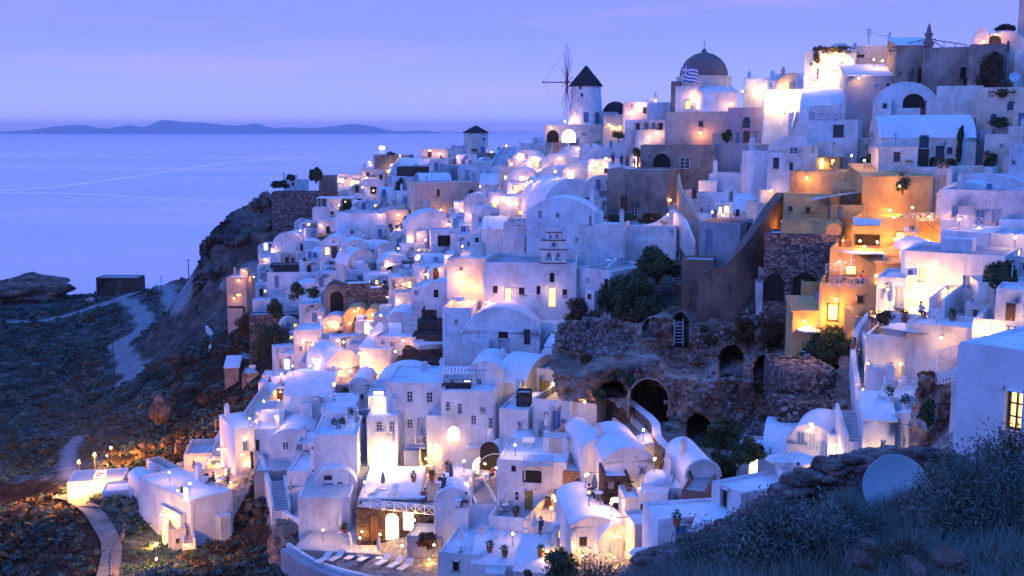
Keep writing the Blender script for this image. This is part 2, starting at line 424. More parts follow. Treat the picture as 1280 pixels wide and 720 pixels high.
scene.render.engine = 'CYCLES'; cy = scene.cycles
cy.use_denoising = True; cy.max_bounces = 5; cy.diffuse_bounces = 3; cy.glossy_bounces = 2; cy.transmission_bounces = 2; cy.volume_bounces = 0
cy.sample_clamp_indirect = 4; cy.caustics_reflective = False; cy.caustics_refractive = False; cy.use_light_tree = True
cy.use_adaptive_sampling = True; cy.adaptive_threshold = .02

# ------------------------------------------------------------------ sea and islands
m, n, l, b = nt('sea_water')
t = n.new('ShaderNodeTexCoord')
def sn(sx, sy, s, d=4, rot=0):
    q = n.new('ShaderNodeMapping'); q.inputs['Scale'].default_value = (sx, sy, 1); q.inputs['Rotation'].default_value = (0, 0, rot)
    l.new(t.outputs['Object'], q.inputs[0]); e = n.new('ShaderNodeTexNoise'); e.inputs['Scale'].default_value = s; e.inputs['Detail'].default_value = d
    l.new(q.outputs[0], e.inputs['Vector']); return e
wv = sn(.05, .12, 1.0, 6); big = sn(.0009, .0035, 1.0, 3, .12)
# calm lanes between ruffled water: smoother water
rr = ramp(n, [(.35, (.26,) * 3), (.5, (.2,) * 3), (.62, (.13,) * 3)]); l.new(big.outputs[0], rr.inputs[0]); l.new(rr.outputs[0], b.inputs['Roughness'])
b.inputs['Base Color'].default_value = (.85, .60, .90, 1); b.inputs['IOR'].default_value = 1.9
b.inputs['Specular IOR Level'].default_value = .5
bq = n.new('ShaderNodeBump'); bq.inputs['Distance'].default_value = .2; bq.inputs['Strength'].default_value = .25; l.new(wv.outputs[0], bq.inputs['Height']); l.new(bq.outputs[0], b.inputs['Normal'])
MATS['sea_water'] = m
mb = MB(); mb.face([(-45000, -3000, SEA), (45000, -3000, SEA), (45000, 30000, SEA), (-45000, 30000, SEA)])
tag(mb.build('sea', 'sea_water'), 'calm violet blue sea reaching to the horizon', 'sea', kind='structure')
# calm lanes of smoother, brighter water: thin sheets on the sea
def seaP(px, py):
    d = ray(px, py); return d * (SEA / d.z)
def lane(pl, wd, name):
    mb = MB(); pr = []
    for (x, y) in pl:
        a = seaP(x, y - wd / 2); b_ = seaP(x, y + wd / 2); pr.append((a, b_))
    for (a, b_), (c, d) in zip(pr, pr[1:]):
        mb.face([(q.x, q.y, SEA + .05) for q in (b_, d, c, a)])
    o = mb.build(name, 'sea_lane'); tag(o, None, None, kind='structure'); return o
m, n, l, b = nt('sea_lane'); b.inputs['Base Color'].default_value = (.95, .8, .97, 1); b.inputs['IOR'].default_value = 1.9; b.inputs['Roughness'].default_value = .06
MATS['sea_lane'] = m
tc_ = n.new('ShaderNodeTexCoord')
lane([(-60, 242), (0, 241), (60, 241), (120, 243), (180, 247), (240, 250), (300, 251.5)], 1.3, 'sea_current')
lane([(0, 238), (60, 235), (120, 227), (180, 219), (240, 209), (290, 202.5), (330, 199.5), (400, 196)], 1.6, 'sea_current')

m, n, l, b = nt('hazy_island_rock'); b.inputs['Base Color'].default_value = (.42, .36, .46, 1); b.inputs['Roughness'].default_value = 1; MATS['hazy_island_rock'] = m  # pale lavender base: distance haze is put into the rock colour
prof = [(14, 0), (30, 2), (60, 3.5), (85, 7), (105, 10), (112, 10), (125, 7), (143, 4), (155, 7), (166, 10), (178, 8), (192, 6), (205, 11), (222, 13.5), (232, 13.5), (243, 12.5), (255, 13.2), (270, 13), (282, 11.5),
        (297, 8), (312, 7.5), (325, 9), (340, 7), (355, 5), (365, 7), (375, 8), (395, 6.5), (425, 7), (455, 7.5), (472, 7), (490, 4), (505, 2), (520, 2.5), (535, 2), (552, 0)]
xs = np.linspace(14, 552, 270); hs = np.interp(xs, [p[0] for p in prof], [p[1] for p in prof])
YD = 21000.0; NR = 26; mb = MB(); grid = []
for k, (x, h) in enumerate(zip(xs, hs)):
    row = []
    for j in range(NR):
        s = j / (NR - 1); yy = YD - 900 + 1800 * s
        X = (x - 640) / F * YD / CT
        env = math.sin(PI * s) ** .8
        hm = (h + 1.0) / F * YD * env * (1 + .45 * noise.fractal(Vector((X / 900, yy / 700, 3)), 1, 2, 4) * (s * (1 - s) * 4)) * (1.0 if 0 < k < len(xs) - 1 else 0)
        row.append((X, yy, SEA - 6 + max(0, hm)))
    grid.append(row)
for a, c in zip(grid, grid[1:]):
    for j in range(NR - 1): mb.face([a[j], c[j], c[j + 1], a[j + 1]])
tag(mb.build('distant_islands', 'hazy_island_rock', smooth=True), 'low blue island ridge on the horizon', 'islands', kind='structure')

# haze: even air
hz = MB(); hz.box(-47000, 47000, -3500, 31000, SEA - 30, 132)
m = bpy.data.materials.new('haze_air'); m.use_nodes = True; n = m.node_tree.nodes; l = m.node_tree.links
for q in list(n): n.remove(q)
ou = n.new('ShaderNodeOutputMaterial'); pv = n.new('ShaderNodeVolumePrincipled'); l.new(pv.outputs[0], ou.inputs['Volume'])
pv.inputs['Color'].default_value = (.95, .96, 1, 1); pv.inputs['Anisotropy'].default_value = .75; pv.inputs['Density'].default_value = HAZE
MATS['haze_air'] = m
if HAZE > 0: tag(hz.build('haze', 'haze_air', weld=False), 'thin blue evening haze over the sea', 'haze', kind='stuff')

# ------------------------------------------------------------------ terrain
def inpoly(x, y, poly):
    """vectorised point-in-polygon"""
    x = np.asarray(x); y = np.asarray(y); r = np.zeros(x.shape, bool); j = len(poly) - 1
    for i in range(len(poly)):
        xi, yi = poly[i]; xj, yj = poly[j]
        c = ((yi > y) != (yj > y)) & (x < (xj - xi) * (y - yi) / (yj - yi + 1e-12) + xi)
        r ^= c; j = i
    return r
def segdist(x, y, pl):
    d = np.full(np.shape(x), 1e9)
    for (ax, ay), (bx, by) in zip(pl, pl[1:]):
        vx, vy = bx - ax, by - ay; L = vx * vx + vy * vy + 1e-9
        t = np.clip(((x - ax) * vx + (y - ay) * vy) / L, 0, 1)
        d = np.minimum(d, np.hypot(x - ax - t * vx, y - ay - t * vy))
    return d
road_px = [(-30, 403), (40, 402), (105, 388), (128, 380), (150, 374), (168, 380), (180, 392), (182, 405), (168, 418), (152, 428), (150, 440), (160, 452), (172, 462), (160, 474)]
road2_px = [(128, 381), (150, 373), (170, 365), (195, 358), (212, 360), (232, 376)]
dirt_px = [(282, 398), (250, 395), (225, 402), (205, 418), (212, 436)]
path_px = [(75, 622), (98, 628), (115, 640), (126, 655), (136, 672), (140, 690), (134, 725)]
path2_px = [(100, 545), (88, 560), (84, 580), (88, 596)]
def wl(px): return [(hit(a, b_, 58).x, hit(a, b_, 58).y) for a, b_ in px]
road_w, road2_w, dirt_w, path_w, path2_w = map(wl, (road_px, road2_px, dirt_px, path_px, path2_px))
town_px = [(335, 240), (420, 205), (560, 178), (640, 160), (760, 128), (1300, 0), (1400, 300), (1330, 540), (1150, 580), (1020, 600), (960, 660), (820, 740), (420, 740), (350, 690), (330, 640), (318, 600), (290, 650), (215, 650), (170, 640),
           (190, 600), (250, 560), (330, 500), (350, 450), (360, 400), (300, 392), (285, 360), (330, 315), (375, 270)]
ruin_px = [(690, 400), (760, 345), (790, 315), (850, 315), (870, 350), (960, 290), (1042, 290), (1030, 355), (985, 405), (1040, 440), (1075, 430), (1070, 505), (1020, 525), (940, 530), (905, 590), (850, 600), (828, 560), (790, 515), (700, 480), (690, 440)]
def near_px(x, y, z):
    f = y * CT - z * ST; up = y * ST + z * CT
    return 640 + F * x / f, 360 - F * up / f
NX, NY = 560, 620
az = np.tan(np.linspace(math.atan(-1000 / F), math.atan(860 / F), NX))
dy = np.concatenate([np.geomspace(3.2, 60, 130), np.geomspace(60.4, 640, NY - 130)])
GX, GY = np.meshgrid(az, dy); GX = GX * GY
gxf, gyf = GX.ravel(), GY.ravel()
gzf = ground(gxf, gyf)
ppx, ppy = near_px(gxf, gyf, gzf)
far = gyf > 56
intown = inpoly(ppx, ppy, town_px) & far
ruin = inpoly(ppx, ppy, ruin_px) & far & (gyf < 150)
rd = np.minimum.reduce([segdist(gxf, gyf, q) for q in (road_w, road2_w)])
pd = segdist(gxf, gyf, path_w); dd = segdist(gxf, gyf, dirt_w); pd2 = segdist(gxf, gyf, path2_w)
wild = np.where(intown & ~ruin, 0.0, 1.0)
amp = np.where(far, 1.5, .12) * wild
amp = np.where(ruin, 1.4, amp)
amp = np.where((gyf > 285) & (ppx > 200) & (ppx < 340), 6.5, amp)     # the cliff
amp *= np.clip((rd - 4) / 9, 0, 1) * np.clip((pd - 1.5) / 4, 0, 1) * np.clip((pd2 - 1.5) / 4, 0, 1)
dz = np.zeros(len(gxf)); dx = np.zeros(len(gxf)); dyy = np.zeros(len(gxf))
for i in range(len(gxf)):
    if amp[i] > .01:
        a = amp[i]; p = Vector((gxf[i], gyf[i], gzf[i]))
        if a > 3:
            v = noise.noise_vector(p * .07) + noise.noise_vector(p * .18) * .5 + noise.noise_vector(p * .45) * .25
            dx[i], dyy[i] = v.x * 4.5, v.y * 4.5; dz[i] = v.z * 3.2
        elif gyf[i] > 56:
            dz[i] = a * (noise.fractal(p * .055, .8, 2.1, 5))
        else:
            dz[i] = a * noise.fractal(p * .6, .8, 2.1, 4)
cave_px = [(704, 412), (742, 404), (790, 410), (832, 392), (872, 386), (960, 380), (1034, 408), (1064, 436), (1062, 500), (1008, 512), (940, 522), (922, 554), (900, 582), (862, 590), (834, 556), (806, 518), (766, 496), (706, 494), (692, 450)]
dz = np.where(inpoly(ppx, ppy, cave_px) & far & (gyf < 150), dz - 9, dz)
zz = gzf + dz
land_hit_z = zz
verts = np.stack([gxf + dx, gyf + dyy, zz], 1)
NYY = len(dy)
idx = np.arange(NX * NYY).reshape(NYY, NX)
quads = np.stack([idx[:-1, :-1], idx[:-1, 1:], idx[1:, 1:], idx[1:, :-1]], -1).reshape(-1, 4)
me = bpy.data.meshes.new('hillside')
me.vertices.add(len(verts)); me.vertices.foreach_set('co', verts.astype(np.float32).ravel())
me.loops.add(len(quads) * 4); me.polygons.add(len(quads))
me.loops.foreach_set('vertex_index', quads.ravel().astype(np.int32))
me.polygons.foreach_set('loop_start', np.arange(0, len(quads) * 4, 4, dtype=np.int32)); 
me.update(calc_edges=True); me.polygons.foreach_set('use_smooth', [True] * len(quads))
# what the ground is made of: R paved/whitewashed, G bare earth and rock, B reddish scrub
col = np.zeros((len(verts), 4), np.float32); col[:, 3] = 0
col[:, 3] = np.clip((3.6 - rd + 1.2 * np.sin(gxf * .31) * np.cos(gyf * .23)) / 1.5, 0, 1)
col[:, 0] = np.where(intown & ~ruin, 1, 0)
col[:, 1] = np.where(ruin, .75, 0)
cliffm = (gyf > 280) & (ppx > 200) & (ppx < 345) & (ppy > 236) & (ppy < 392)
col[:, 1] = np.maximum(col[:, 1], np.where(cliffm, 1, 0))
col[:, 1] = np.maximum(col[:, 1], .55 * np.clip(1.3 - dd / 5, 0, 1) * (gyf > 200))
scr = [(285, 395), (360, 390), (372, 470), (350, 500), (260, 560), (190, 610), (120, 600), (150, 540), (215, 480), (250, 430)]
scr2 = [(-80, 600), (60, 600), (120, 640), (150, 740), (-80, 760)]; scr3 = [(330, 570), (372, 690), (360, 740), (200, 740), (260, 660)]
col[:, 2] = np.where((inpoly(ppx, ppy, scr) | inpoly(ppx, ppy, scr2) | inpoly(ppx, ppy, scr3)) & far, 1, 0)
col[:, 3] = np.maximum(col[:, 3], np.clip((1.9 - pd2) / 1.2, 0, 1))
ca = me.color_attributes.new('cover', 'FLOAT_COLOR', 'POINT'); ca.data.foreach_set('color', col.ravel())
m, n, l, b = nt('hill_ground')
at = n.new('ShaderNodeAttribute'); at.attribute_name = 'cover'; sp = n.new('ShaderNodeSeparateColor'); l.new(at.outputs['Color'], sp.inputs[0])
tc = n.new('ShaderNodeTexCoord')
class _o: outputs = [tc.outputs['Object']]
a1 = noi(n, l, _o, .045, 8, .68); a2 = noi(n, l, _o, .32, 8, .7); a3 = noi(n, l, _o, 2.0, 6, .7)
g1 = ramp(n, [(.36, (.012, .03, .032)), (.48, (.05, .08, .08)), (.58, (.12, .14, .14)), (.7, (.24, .25, .26))]); l.new(a2.outputs[0], g1.inputs[0])
g2 = ramp(n, [(.36, (.015, .012, .01)), (.5, (.045, .03, .022)), (.62, (.09, .055, .04)), (.75, (.16, .11, .09))]); l.new(a2.outputs[0], g2.inputs[0])
r1 = ramp(n, [(.3, (.04, .038, .04)), (.46, (.10, .085, .08)), (.58, (.17, .14, .12)), (.74, (.27, .235, .21))]); l.new(a2.outputs[0], r1.inputs[0])
e1 = ramp(n, [(.44, (0,) * 3), (.56, (1,) * 3)]); l.new(a1.outputs[0], e1.inputs[0])
mx = n.new('ShaderNodeMath'); mx.operation = 'MAXIMUM'
m8 = n.new('ShaderNodeMath'); m8.operation = 'MULTIPLY'; m8.inputs[1].default_value = .65; l.new(e1.outputs[0], m8.inputs[0])
l.new(sp.outputs[2], mx.inputs[0]); l.new(m8.outputs[0], mx.inputs[1])
gg = mixc(n, l, mx.outputs[0], g1.outputs[0], g2.outputs[0])
gg = mixc(n, l, sp.outputs[1], gg, r1.outputs[0])
pv_ = ramp(n, [(.4, (.22, .2, .2)), (.6, (.4, .37, .36))]); l.new(a2.outputs[0], pv_.inputs[0])
gg = mixc(n, l, sp.outputs[0], gg, pv_.outputs[0])
rv_ = ramp(n, [(.35, (.20, .20, .22)), (.65, (.36, .36, .38))]); l.new(a2.outputs[0], rv_.inputs[0])
gg = mixc(n, l, at.outputs['Alpha'], gg, rv_.outputs[0])
f3 = ramp(n, [(.3, (.4,) * 3), (.7, (1.4,) * 3)]); l.new(a3.outputs[0], f3.inputs[0])
l.new(mixc(n, l, 1.0, gg, f3.outputs[0], 'MULTIPLY'), b.inputs['Base Color'])
b.inputs['Roughness'].default_value = 1; b.inputs['Specular IOR Level'].default_value = .05
q = bump(n, l, a2.outputs[0], b, .8, .8); bump(n, l, a3.outputs[0], b, .25, .8, q)
me.materials.append(m)
hill = bpy.data.objects.new('hillside', me); COL.objects.link(hill)
tag(hill, 'steep scrub and rock hillside falling to the sea', 'hillside', kind='structure')
from mathutils.bvhtree import BVHTree
hill_bvh = BVHTree.FromPolygons([tuple(v) for v in verts], [tuple(q) for q in quads])
def hz_at(x, y):
    r = hill_bvh.ray_cast(Vector((x, y, 60)), Vector((0, 0, -1)))
    return r[0].z if r[0] is not None else gz(x, y)
def gp(px, py, ymin=58):
    """a point on the built ground seen through a photo pixel"""
    d = ray(px, py).normalized(); o = d * ymin
    r = hill_bvh.ray_cast(o, d)
    return r[0] if r[0] is not None else hit(px, py, ymin)

def ribbon(pl, width, name, mat, kind, lift=.12, step=2.5, wj=.0):
    """a strip laid over the ground"""
    pts_ = [Vector((x, y, 0)) for x, y in pl]; P2 = [pts_[0]]
    dens = []
    for i in range(len(pts_) - 1):
        p0 = pts_[max(i - 1, 0)]; p1 = pts_[i]; p2 = pts_[i + 1]; p3 = pts_[min(i + 2, len(pts_) - 1)]
        k = max(2, int((p2 - p1).length / step))
        for j in range(k):
            t = j / k
            dens.append(.5 * ((2 * p1) + (-p0 + p2) * t + (2 * p0 - 5 * p1 + 4 * p2 - p3) * t * t + (-p0 + 3 * p1 - 3 * p2 + p3) * t ** 3))
    dens.append(pts_[-1]); rows = []
    for i, p in enumerate(dens):
        d = (dens[min(i + 1, len(dens) - 1)] - dens[max(i - 1, 0)]).normalized(); nn = Vector((-d.y, d.x, 0))
        ww = width * (1 + wj * noise.noise(p * .08)); row = []
        for s in (-.5, -.25, 0, .25, .5):
            q = p + nn * s * ww; row.append((q.x, q.y, hz_at(q.x, q.y) + lift))
        mz = max(r[2] for r in row); row = [(r[0], r[1], r[2] * .3 + mz * .7) for r in row]
        rows.append(row)
    mb = MB()
    for a, c in zip(rows, rows[1:]):
        for j in range(4): mb.face([a[j], a[j + 1], c[j + 1], c[j]])
    o = mb.build(name, mat, smooth=True); tag(o, kind='structure'); return o
MAKERS['gravel'] = rocky((.17, .16, .17), (.26, .25, .26), (.33, .32, .33), .5, .1)
MAKERS['dustpath'] = rocky((.16, .14, .12), (.26, .22, .2), (.34, .3, .27), .5, .1)
ribbon(path_w, 2.1, 'foot_path', 'dustpath', 0, lift=.15)
# ------------------------------------------------------------------ house builder
def fwd(p): return p.y * CT - p.z * ST
OPEN = {  # code: name, frame material, panel material, arched, divided like a casement
 'w': ('window', 'whitewood', 'glass', 0, 1), 'n': ('window', 'brownwood', 'glass', 0, 1), 'g': ('window', 'palewood', 'palewood', 0, 1),
 'L': ('window', 'brownwood', 'lit', 0, 1), 'M': ('window', 'whitewood', 'litw', 0, 1),
 'd': ('door', 'brownwood', 'redwood', 0, 0), 'b': ('door', 'palewood', 'bluewood', 0, 0), 'p': ('door', 'whitewood', 'palewood', 0, 0),
 'l': ('door', 'brownwood', 'lit', 0, 0), 'm': ('door', 'whitewood', 'litw', 0, 0), 'y': ('door', 'brownwood', 'yellowwood', 0, 0),
 'o': ('opening', None, 'darkhole', 0, 0), 'a': ('window', 'brownwood', 'glass', 1, 0), 'A': ('archway', None, 'litw', 1, 0), 'B': ('window', 'bluewood', 'glass', 1, 1),  # darkhole panel: unlit depth of the opening painted as a near-black sheet
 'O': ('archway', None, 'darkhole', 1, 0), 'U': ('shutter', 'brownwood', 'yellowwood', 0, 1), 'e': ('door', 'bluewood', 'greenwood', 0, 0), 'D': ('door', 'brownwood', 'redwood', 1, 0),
}
SP = {'open': None}
def holes_wall(mb, T, u0, u1, v0, v1, holes, rev=.22, m=0):
    """a wall rectangle in face coordinates with rectangular holes and their reveals; T maps (u, v, inward) to a point"""
    us = sorted({u0, u1, *[q for h in holes for q in (h[0], h[1])]}); vs = sorted({v0, v1, *[q for h in holes for q in (h[2], h[3])]})
    for a, b in zip(us, us[1:]):
        for c, d in zip(vs, vs[1:]):
            if b - a < 1e-4 or d - c < 1e-4: continue
            cu, cv = (a + b) / 2, (c + d) / 2
            if any(h[0] < cu < h[1] and h[2] < cv < h[3] for h in holes): continue
            mb.face([T(a, c, 0), T(b, c, 0), T(b, d, 0), T(a, d, 0)], m)
    for (a, b, c, d, arch) in holes:
        for (p, q) in (((a, c), (b, c)), ((b, c), (b, d)), ((b, d), (a, d)), ((a, d), (a, c))):
            if arch and p[1] == d and q[1] == d: continue
            mb.face([T(*p, 0), T(*p, rev), T(*q, rev), T(*q, 0)], m)
        if arch:
            r = (b - a) / 2; rh = min(r, (d - c) * .6); n = 8; cu = (a + b) / 2; cz = d - rh
            arc = [(cu + r * math.cos(t), cz + rh * math.sin(t)) for t in [PI * k / n for k in range(n + 1)]]
            mb.face([T(b, d, 0)] + [T(x, y, 0) for x, y in arc[:n // 2 + 1]][::-1], m)
            mb.face([T(a, d, 0)] + [T(x, y, 0) for x, y in arc[n // 2:]][::-1], m)
            for (p, q) in zip(arc, arc[1:]): mb.face([T(*p, 0), T(*q, 0), T(*q, rev), T(*p, rev)], m)

def fill_opening(root, T, hl, code, dep):
    name, fm, pm, arch, div = OPEN[code]
    a, b, c, d, _ = hl
    w = b - a; h = d - c; e = .012; fw = min(.09, w * .14)
    fr = None
    if fm:
        mb = MB()
        def bx(a_, b_, c_, d_, t0, t1):
            pp = [T(a_, c_, t0), T(b_, c_, t0), T(b_, d_, t0), T(a_, d_, t0), T(a_, c_, t1), T(b_, c_, t1), T(b_, d_, t1), T(a_, d_, t1)]
            i = len(mb.v); mb.v += [tuple(p) for p in pp]
            for q in ((0, 1, 2, 3), (4, 7, 6, 5), (0, 4, 5, 1), (1, 5, 6, 2), (2, 6, 7, 3), (3, 7, 4, 0)): mb.f.append(tuple(i + j for j in q)); mb.m.append(0)
        t0, t1 = dep - .07, dep
        bx(a + e, a + fw, c + e, d - e, t0, t1); bx(b - fw, b - e, c + e, d - e, t0, t1)
        bx(a + fw, b - fw, d - fw, d - e, t0, t1); bx(a + fw, b - fw, c + e, c + fw, t0, t1)
        if div:
            cu = (a + b) / 2; bx(cu - fw * .35, cu + fw * .35, c + fw, d - fw, t0 + .005, t1)
            for k in (1, 2): vv = c + h * k / 3; bx(a + fw, b - fw, vv - .02, vv + .02, t0 + .01, t1)
        elif name == 'door' and w > .5:
            cu = (a + b) / 2; bx(cu - .02, cu + .02, c + fw, d - fw, t0 + .02, t1)
        if dep < .1:                       # a frame standing proud gets a sill
            pass
        fr = mb.build(name, fm, root)
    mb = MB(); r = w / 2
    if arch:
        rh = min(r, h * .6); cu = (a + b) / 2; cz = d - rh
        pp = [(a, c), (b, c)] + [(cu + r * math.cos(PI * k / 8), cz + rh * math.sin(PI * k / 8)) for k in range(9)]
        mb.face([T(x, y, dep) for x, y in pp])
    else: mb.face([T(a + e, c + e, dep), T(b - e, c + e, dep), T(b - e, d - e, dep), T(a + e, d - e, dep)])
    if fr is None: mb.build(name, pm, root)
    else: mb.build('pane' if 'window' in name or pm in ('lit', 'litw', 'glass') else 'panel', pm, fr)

HOUSES = []
def seg_arc(w, rise, n=12):
    """points of a vault section from (-w/2, 0) up to (0, rise) and down"""
    r = (w * w / 4 + rise * rise) / (2 * rise); a = math.asin(min(1, w / 2 / r))
    if rise > w / 2: a = PI - a
    return [(r * math.sin(t), r * math.cos(t) - (r - rise)) for t in [-a + 2 * a * k / n for k in range(n + 1)]]
def H(x, yb, w, h, yaw, d, roof, col, op='', label='', **k):
    """a house whose front stands with its foot at photo pixel (x, yb), w by h pixels large, d metres deep"""
    Y = k.get('Y') or gY(x, yb) + k.get('dY', 0)
    O = P(x, yb, Y); sc = fwd(O) / F; ya = R(yaw)
    # the turn is measured from the sight line
    los = math.atan2(O.x, O.y); ang = ya - los
    W = w * sc / max(.35, math.cos(ya)); Ht = h * sc
    rv = Vector((math.cos(ang), math.sin(ang), 0)); kv = Vector((-math.sin(ang), math.cos(ang), 0))
    root = empty(k.get('name', 'house'), O, ang)
    tag(root, label, k.get('cat', 'house'), k.get('group'))
    foot = k.get('foot', 2.6)
    foot = max([foot] + [.8 - (gz((Matrix.Translation(O) @ Matrix.Rotation(ang, 4, 'Z') @ Vector((q, r_, 0))).x, (Matrix.Translation(O) @ Matrix.Rotation(ang, 4, 'Z') @ Vector((q, r_, 0))).y) - O.z) for q in (-W / 2, W / 2) for r_ in (0, d)])
    foot = min(foot, 11)
    rise = 0
    if roof in 'vV': rise = min(W * (.5 if roof == 'V' else k.get('rise', .3)), Ht * .6)
    if roof in 'xX': rise = min(d * (.46 if roof == 'X' else .28), Ht * .6)
    ev = Ht - rise
    faces = {'f': (Vector((-W / 2, 0, 0)), Vector((1, 0, 0)), Vector((0, 1, 0)), W),
             'r': (Vector((W / 2, 0, 0)), Vector((0, 1, 0)), Vector((-1, 0, 0)), d),
             'k': (Vector((W / 2, d, 0)), Vector((-1, 0, 0)), Vector((0, -1, 0)), W),
             'l': (Vector((-W / 2, d, 0)), Vector((0, -1, 0)), Vector((1, 0, 0)), d)}
    def mk(key):
        o_, u_, i_, L = faces[key]
        return lambda u, v, t: o_ + u_ * u + i_ * t + Vector((0, 0, v))
    holes = {q: [] for q in faces}; later = []
    mw = Matrix.Translation(O) @ Matrix.Rotation(ang, 4, 'Z'); inv = mw.inverted(); eye = inv @ Vector((0, 0, 0))
    for it in [q.split() for q in op.split(';') if q.strip()]:
        code = it[0]; cx, cy, ow, oh = map(float, it[1:5]); best = None
        for key in ('f', 'r', 'l'):
            o_, u_, i_, L = faces[key]
            nrm = -i_
            if (eye - o_).dot(nrm) <= 0: continue
            def onface(px, py, o_=o_, u_=u_, nrm=nrm):
                dd = (inv.to_3x3() @ ray(px, py)); t = (o_ - eye).dot(nrm) / dd.dot(nrm); p = eye + dd * t
                return (p - o_).dot(u_), p.z
            u, v = onface(cx, cy)
            miss = max(0, -u, u - L)
            if best is None or miss < best[0] - 1e-6: best = (miss, key, onface, L)
        if best is None: continue
        _, key, of, L = best
        (ua, va), (ub, vb) = of(cx - ow / 2, cy + oh / 2), of(cx + ow / 2, cy - oh / 2)
        um, vm = of(cx, cy); ww = min(abs(ub - ua), L * .8); hh = abs(of(cx, cy + oh / 2)[1] - of(cx, cy - oh / 2)[1])
        if it[0] in 'dbpleyomDA': ww = max(ww, .7)
        um = min(max(um, ww / 2 + .12), L - ww / 2 - .12); a, b = um - ww / 2, um + ww / 2; c = vm - hh / 2; dd_ = vm + hh / 2
        top = ev - .12 if roof not in 'fFtT' else Ht - .12
        if OPEN[code][0] in ('door', 'archway', 'opening') and c < .7: c = 0.02
        arch = OPEN[code][3]
        hl = (a, b, c, dd_, arch)
        clash = any(not (b < q[0] - .03 or a > q[1] + .03 or dd_ < q[2] - .03 or c > q[3] + .03) for q in holes[key])
        if clash: continue
        if dd_ <= top and c >= -foot + .1: holes[key].append(hl); later.append((key, hl, code, .2))
        else: later.append((key, hl, code, -.015))
    mb = MB(); RV = .22
    for key in faces:
        o_, u_, i_, L = faces[key]
        # the second storey material band
        holes_wall(mb, mk(key), 0, L, -foot, ev, holes[key], RV)
    ro = MB(); rc = k.get('roofc', 'ochre' if col == 'ochre' else 'roofw')
    if roof in 'fFtT':
        pr = k.get('par', {'f': .28, 'F': .28, 't': .8, 'T': .1}[roof]); th = min(.25, W * .1); zf = ev - pr
        xo, xi = W / 2, W / 2 - th
        for (A, B, C, D) in (((-xo, 0), (xo, 0), (xi, th), (-xi, th)), ((xo, 0), (xo, d), (xi, d - th), (xi, th)), ((xo, d), (-xo, d), (-xi, d - th), (xi, d - th)), ((-xo, d), (-xo, 0), (-xi, th), (-xi, d - th))):
            mb.face([(*A, ev), (*B, ev), (*C, ev), (*D, ev)]); mb.face([(*D, ev), (*C, ev), (*C, zf), (*D, zf)])
        ro.face([(-xi + .001, th, zf + .004), (xi - .001, th, zf + .004), (xi, d - th, zf + .004), (-xi, d - th, zf + .004)])
        if roof in 'tT': rc = k.get('roofc', 'ochre' if col == 'ochre' else 'floorw')
        elif roof == 'F': rc = k.get('roofc', 'roofg')
    elif roof in 'vV':
        arc = seg_arc(W, rise); lip = .1
        for yy, fl in ((0, 0), (d, 1)):
            pp = [(ax, yy, ev + az) for ax, az in arc]
            mb.face(pp[::-1] if not fl else pp)
        for (p, q) in zip(arc, arc[1:]): ro.face([(p[0], 0, ev + p[1]), (q[0], 0, ev + q[1]), (q[0], d, ev + q[1]), (p[0], d, ev + p[1])])
        for (p, q) in zip(arc, arc[1:]):       # raised rim on the gable
            s_ = lambda z: (z[0] * (1 + .12 / (W / 2)), z[1] + .14)
            P0, Q0 = s_(p), s_(q)
            mb.face([(p[0], -.04, ev + p[1]), (q[0], -.04, ev + q[1]), (Q0[0], -.04, ev + Q0[1]), (P0[0], -.04, ev + P0[1])])
            mb.face([(P0[0], -.04, ev + P0[1]), (Q0[0], -.04, ev + Q0[1]), (Q0[0], .3, ev + Q0[1]), (P0[0], .3, ev + P0[1])])
            mb.face([(P0[0], .3, ev + P0[1]), (Q0[0], .3, ev + Q0[1]), (q[0], .3, ev + q[1]), (p[0], .3, ev + p[1])])
    elif roof in 'xX':
        arc = seg_arc(d, rise)
        for xx, fl in ((-W / 2, 0), (W / 2, 1)):
            pp = [(xx, d / 2 + ax, ev + az) for ax, az in arc]
            mb.face(pp if fl == 0 else pp[::-1])
        for (p, q) in zip(arc, arc[1:]): ro.face([(-W / 2, d / 2 + p[0], ev + p[1]), (W / 2, d / 2 + p[0], ev + p[1]), (W / 2, d / 2 + q[0], ev + q[1]), (-W / 2, d / 2 + q[0], ev + q[1])])
    elif roof == 'o':
        mb.face([(-W / 2, 0, ev), (W / 2, 0, ev), (W / 2, d, ev), (-W / 2, d, ev)])
        r_ = min(W, d) * .46; ro.lathe([(r_ * 1.0, 0)] + [(r_ * math.cos(t), .15 + r_ * .85 * math.sin(t)) for t in [PI / 2 * j / 9 for j in range(10)]], 24, 0, c=(0, d / 2, ev + .003))
    elif roof == 's':                          # leaning roof, high at the back
        hb = k.get('back', 1.2); o_ = .12
        mb.face([(W / 2, 0, ev), (W / 2, d, ev), (W / 2, d, ev + hb)]); mb.face([(-W / 2, 0, ev), (-W / 2, d, ev + hb), (-W / 2, d, ev)]); mb.face([(-W / 2, d, ev), (-W / 2, d, ev + hb), (W / 2, d, ev + hb), (W / 2, d, ev)])
        ro.face([(-W / 2 - o_, -o_, ev + .01), (W / 2 + o_, -o_, ev + .01), (W / 2 + o_, d + o_, ev + hb + .01), (-W / 2 - o_, d + o_, ev + hb + .01)])
        ro.face([(-W / 2 - o_, -o_, ev + .15), (W / 2 + o_, -o_, ev + .15), (W / 2 + o_, d + o_, ev + hb + .15), (-W / 2 - o_, d + o_, ev + hb + .15)])
        ro.face([(-W / 2 - o_, -o_, ev + .01), (W / 2 + o_, -o_, ev + .01), (W / 2 + o_, -o_, ev + .15), (-W / 2 - o_, -o_, ev + .15)])
    elif roof == 'g':
        hb = k.get('back', 1.5)
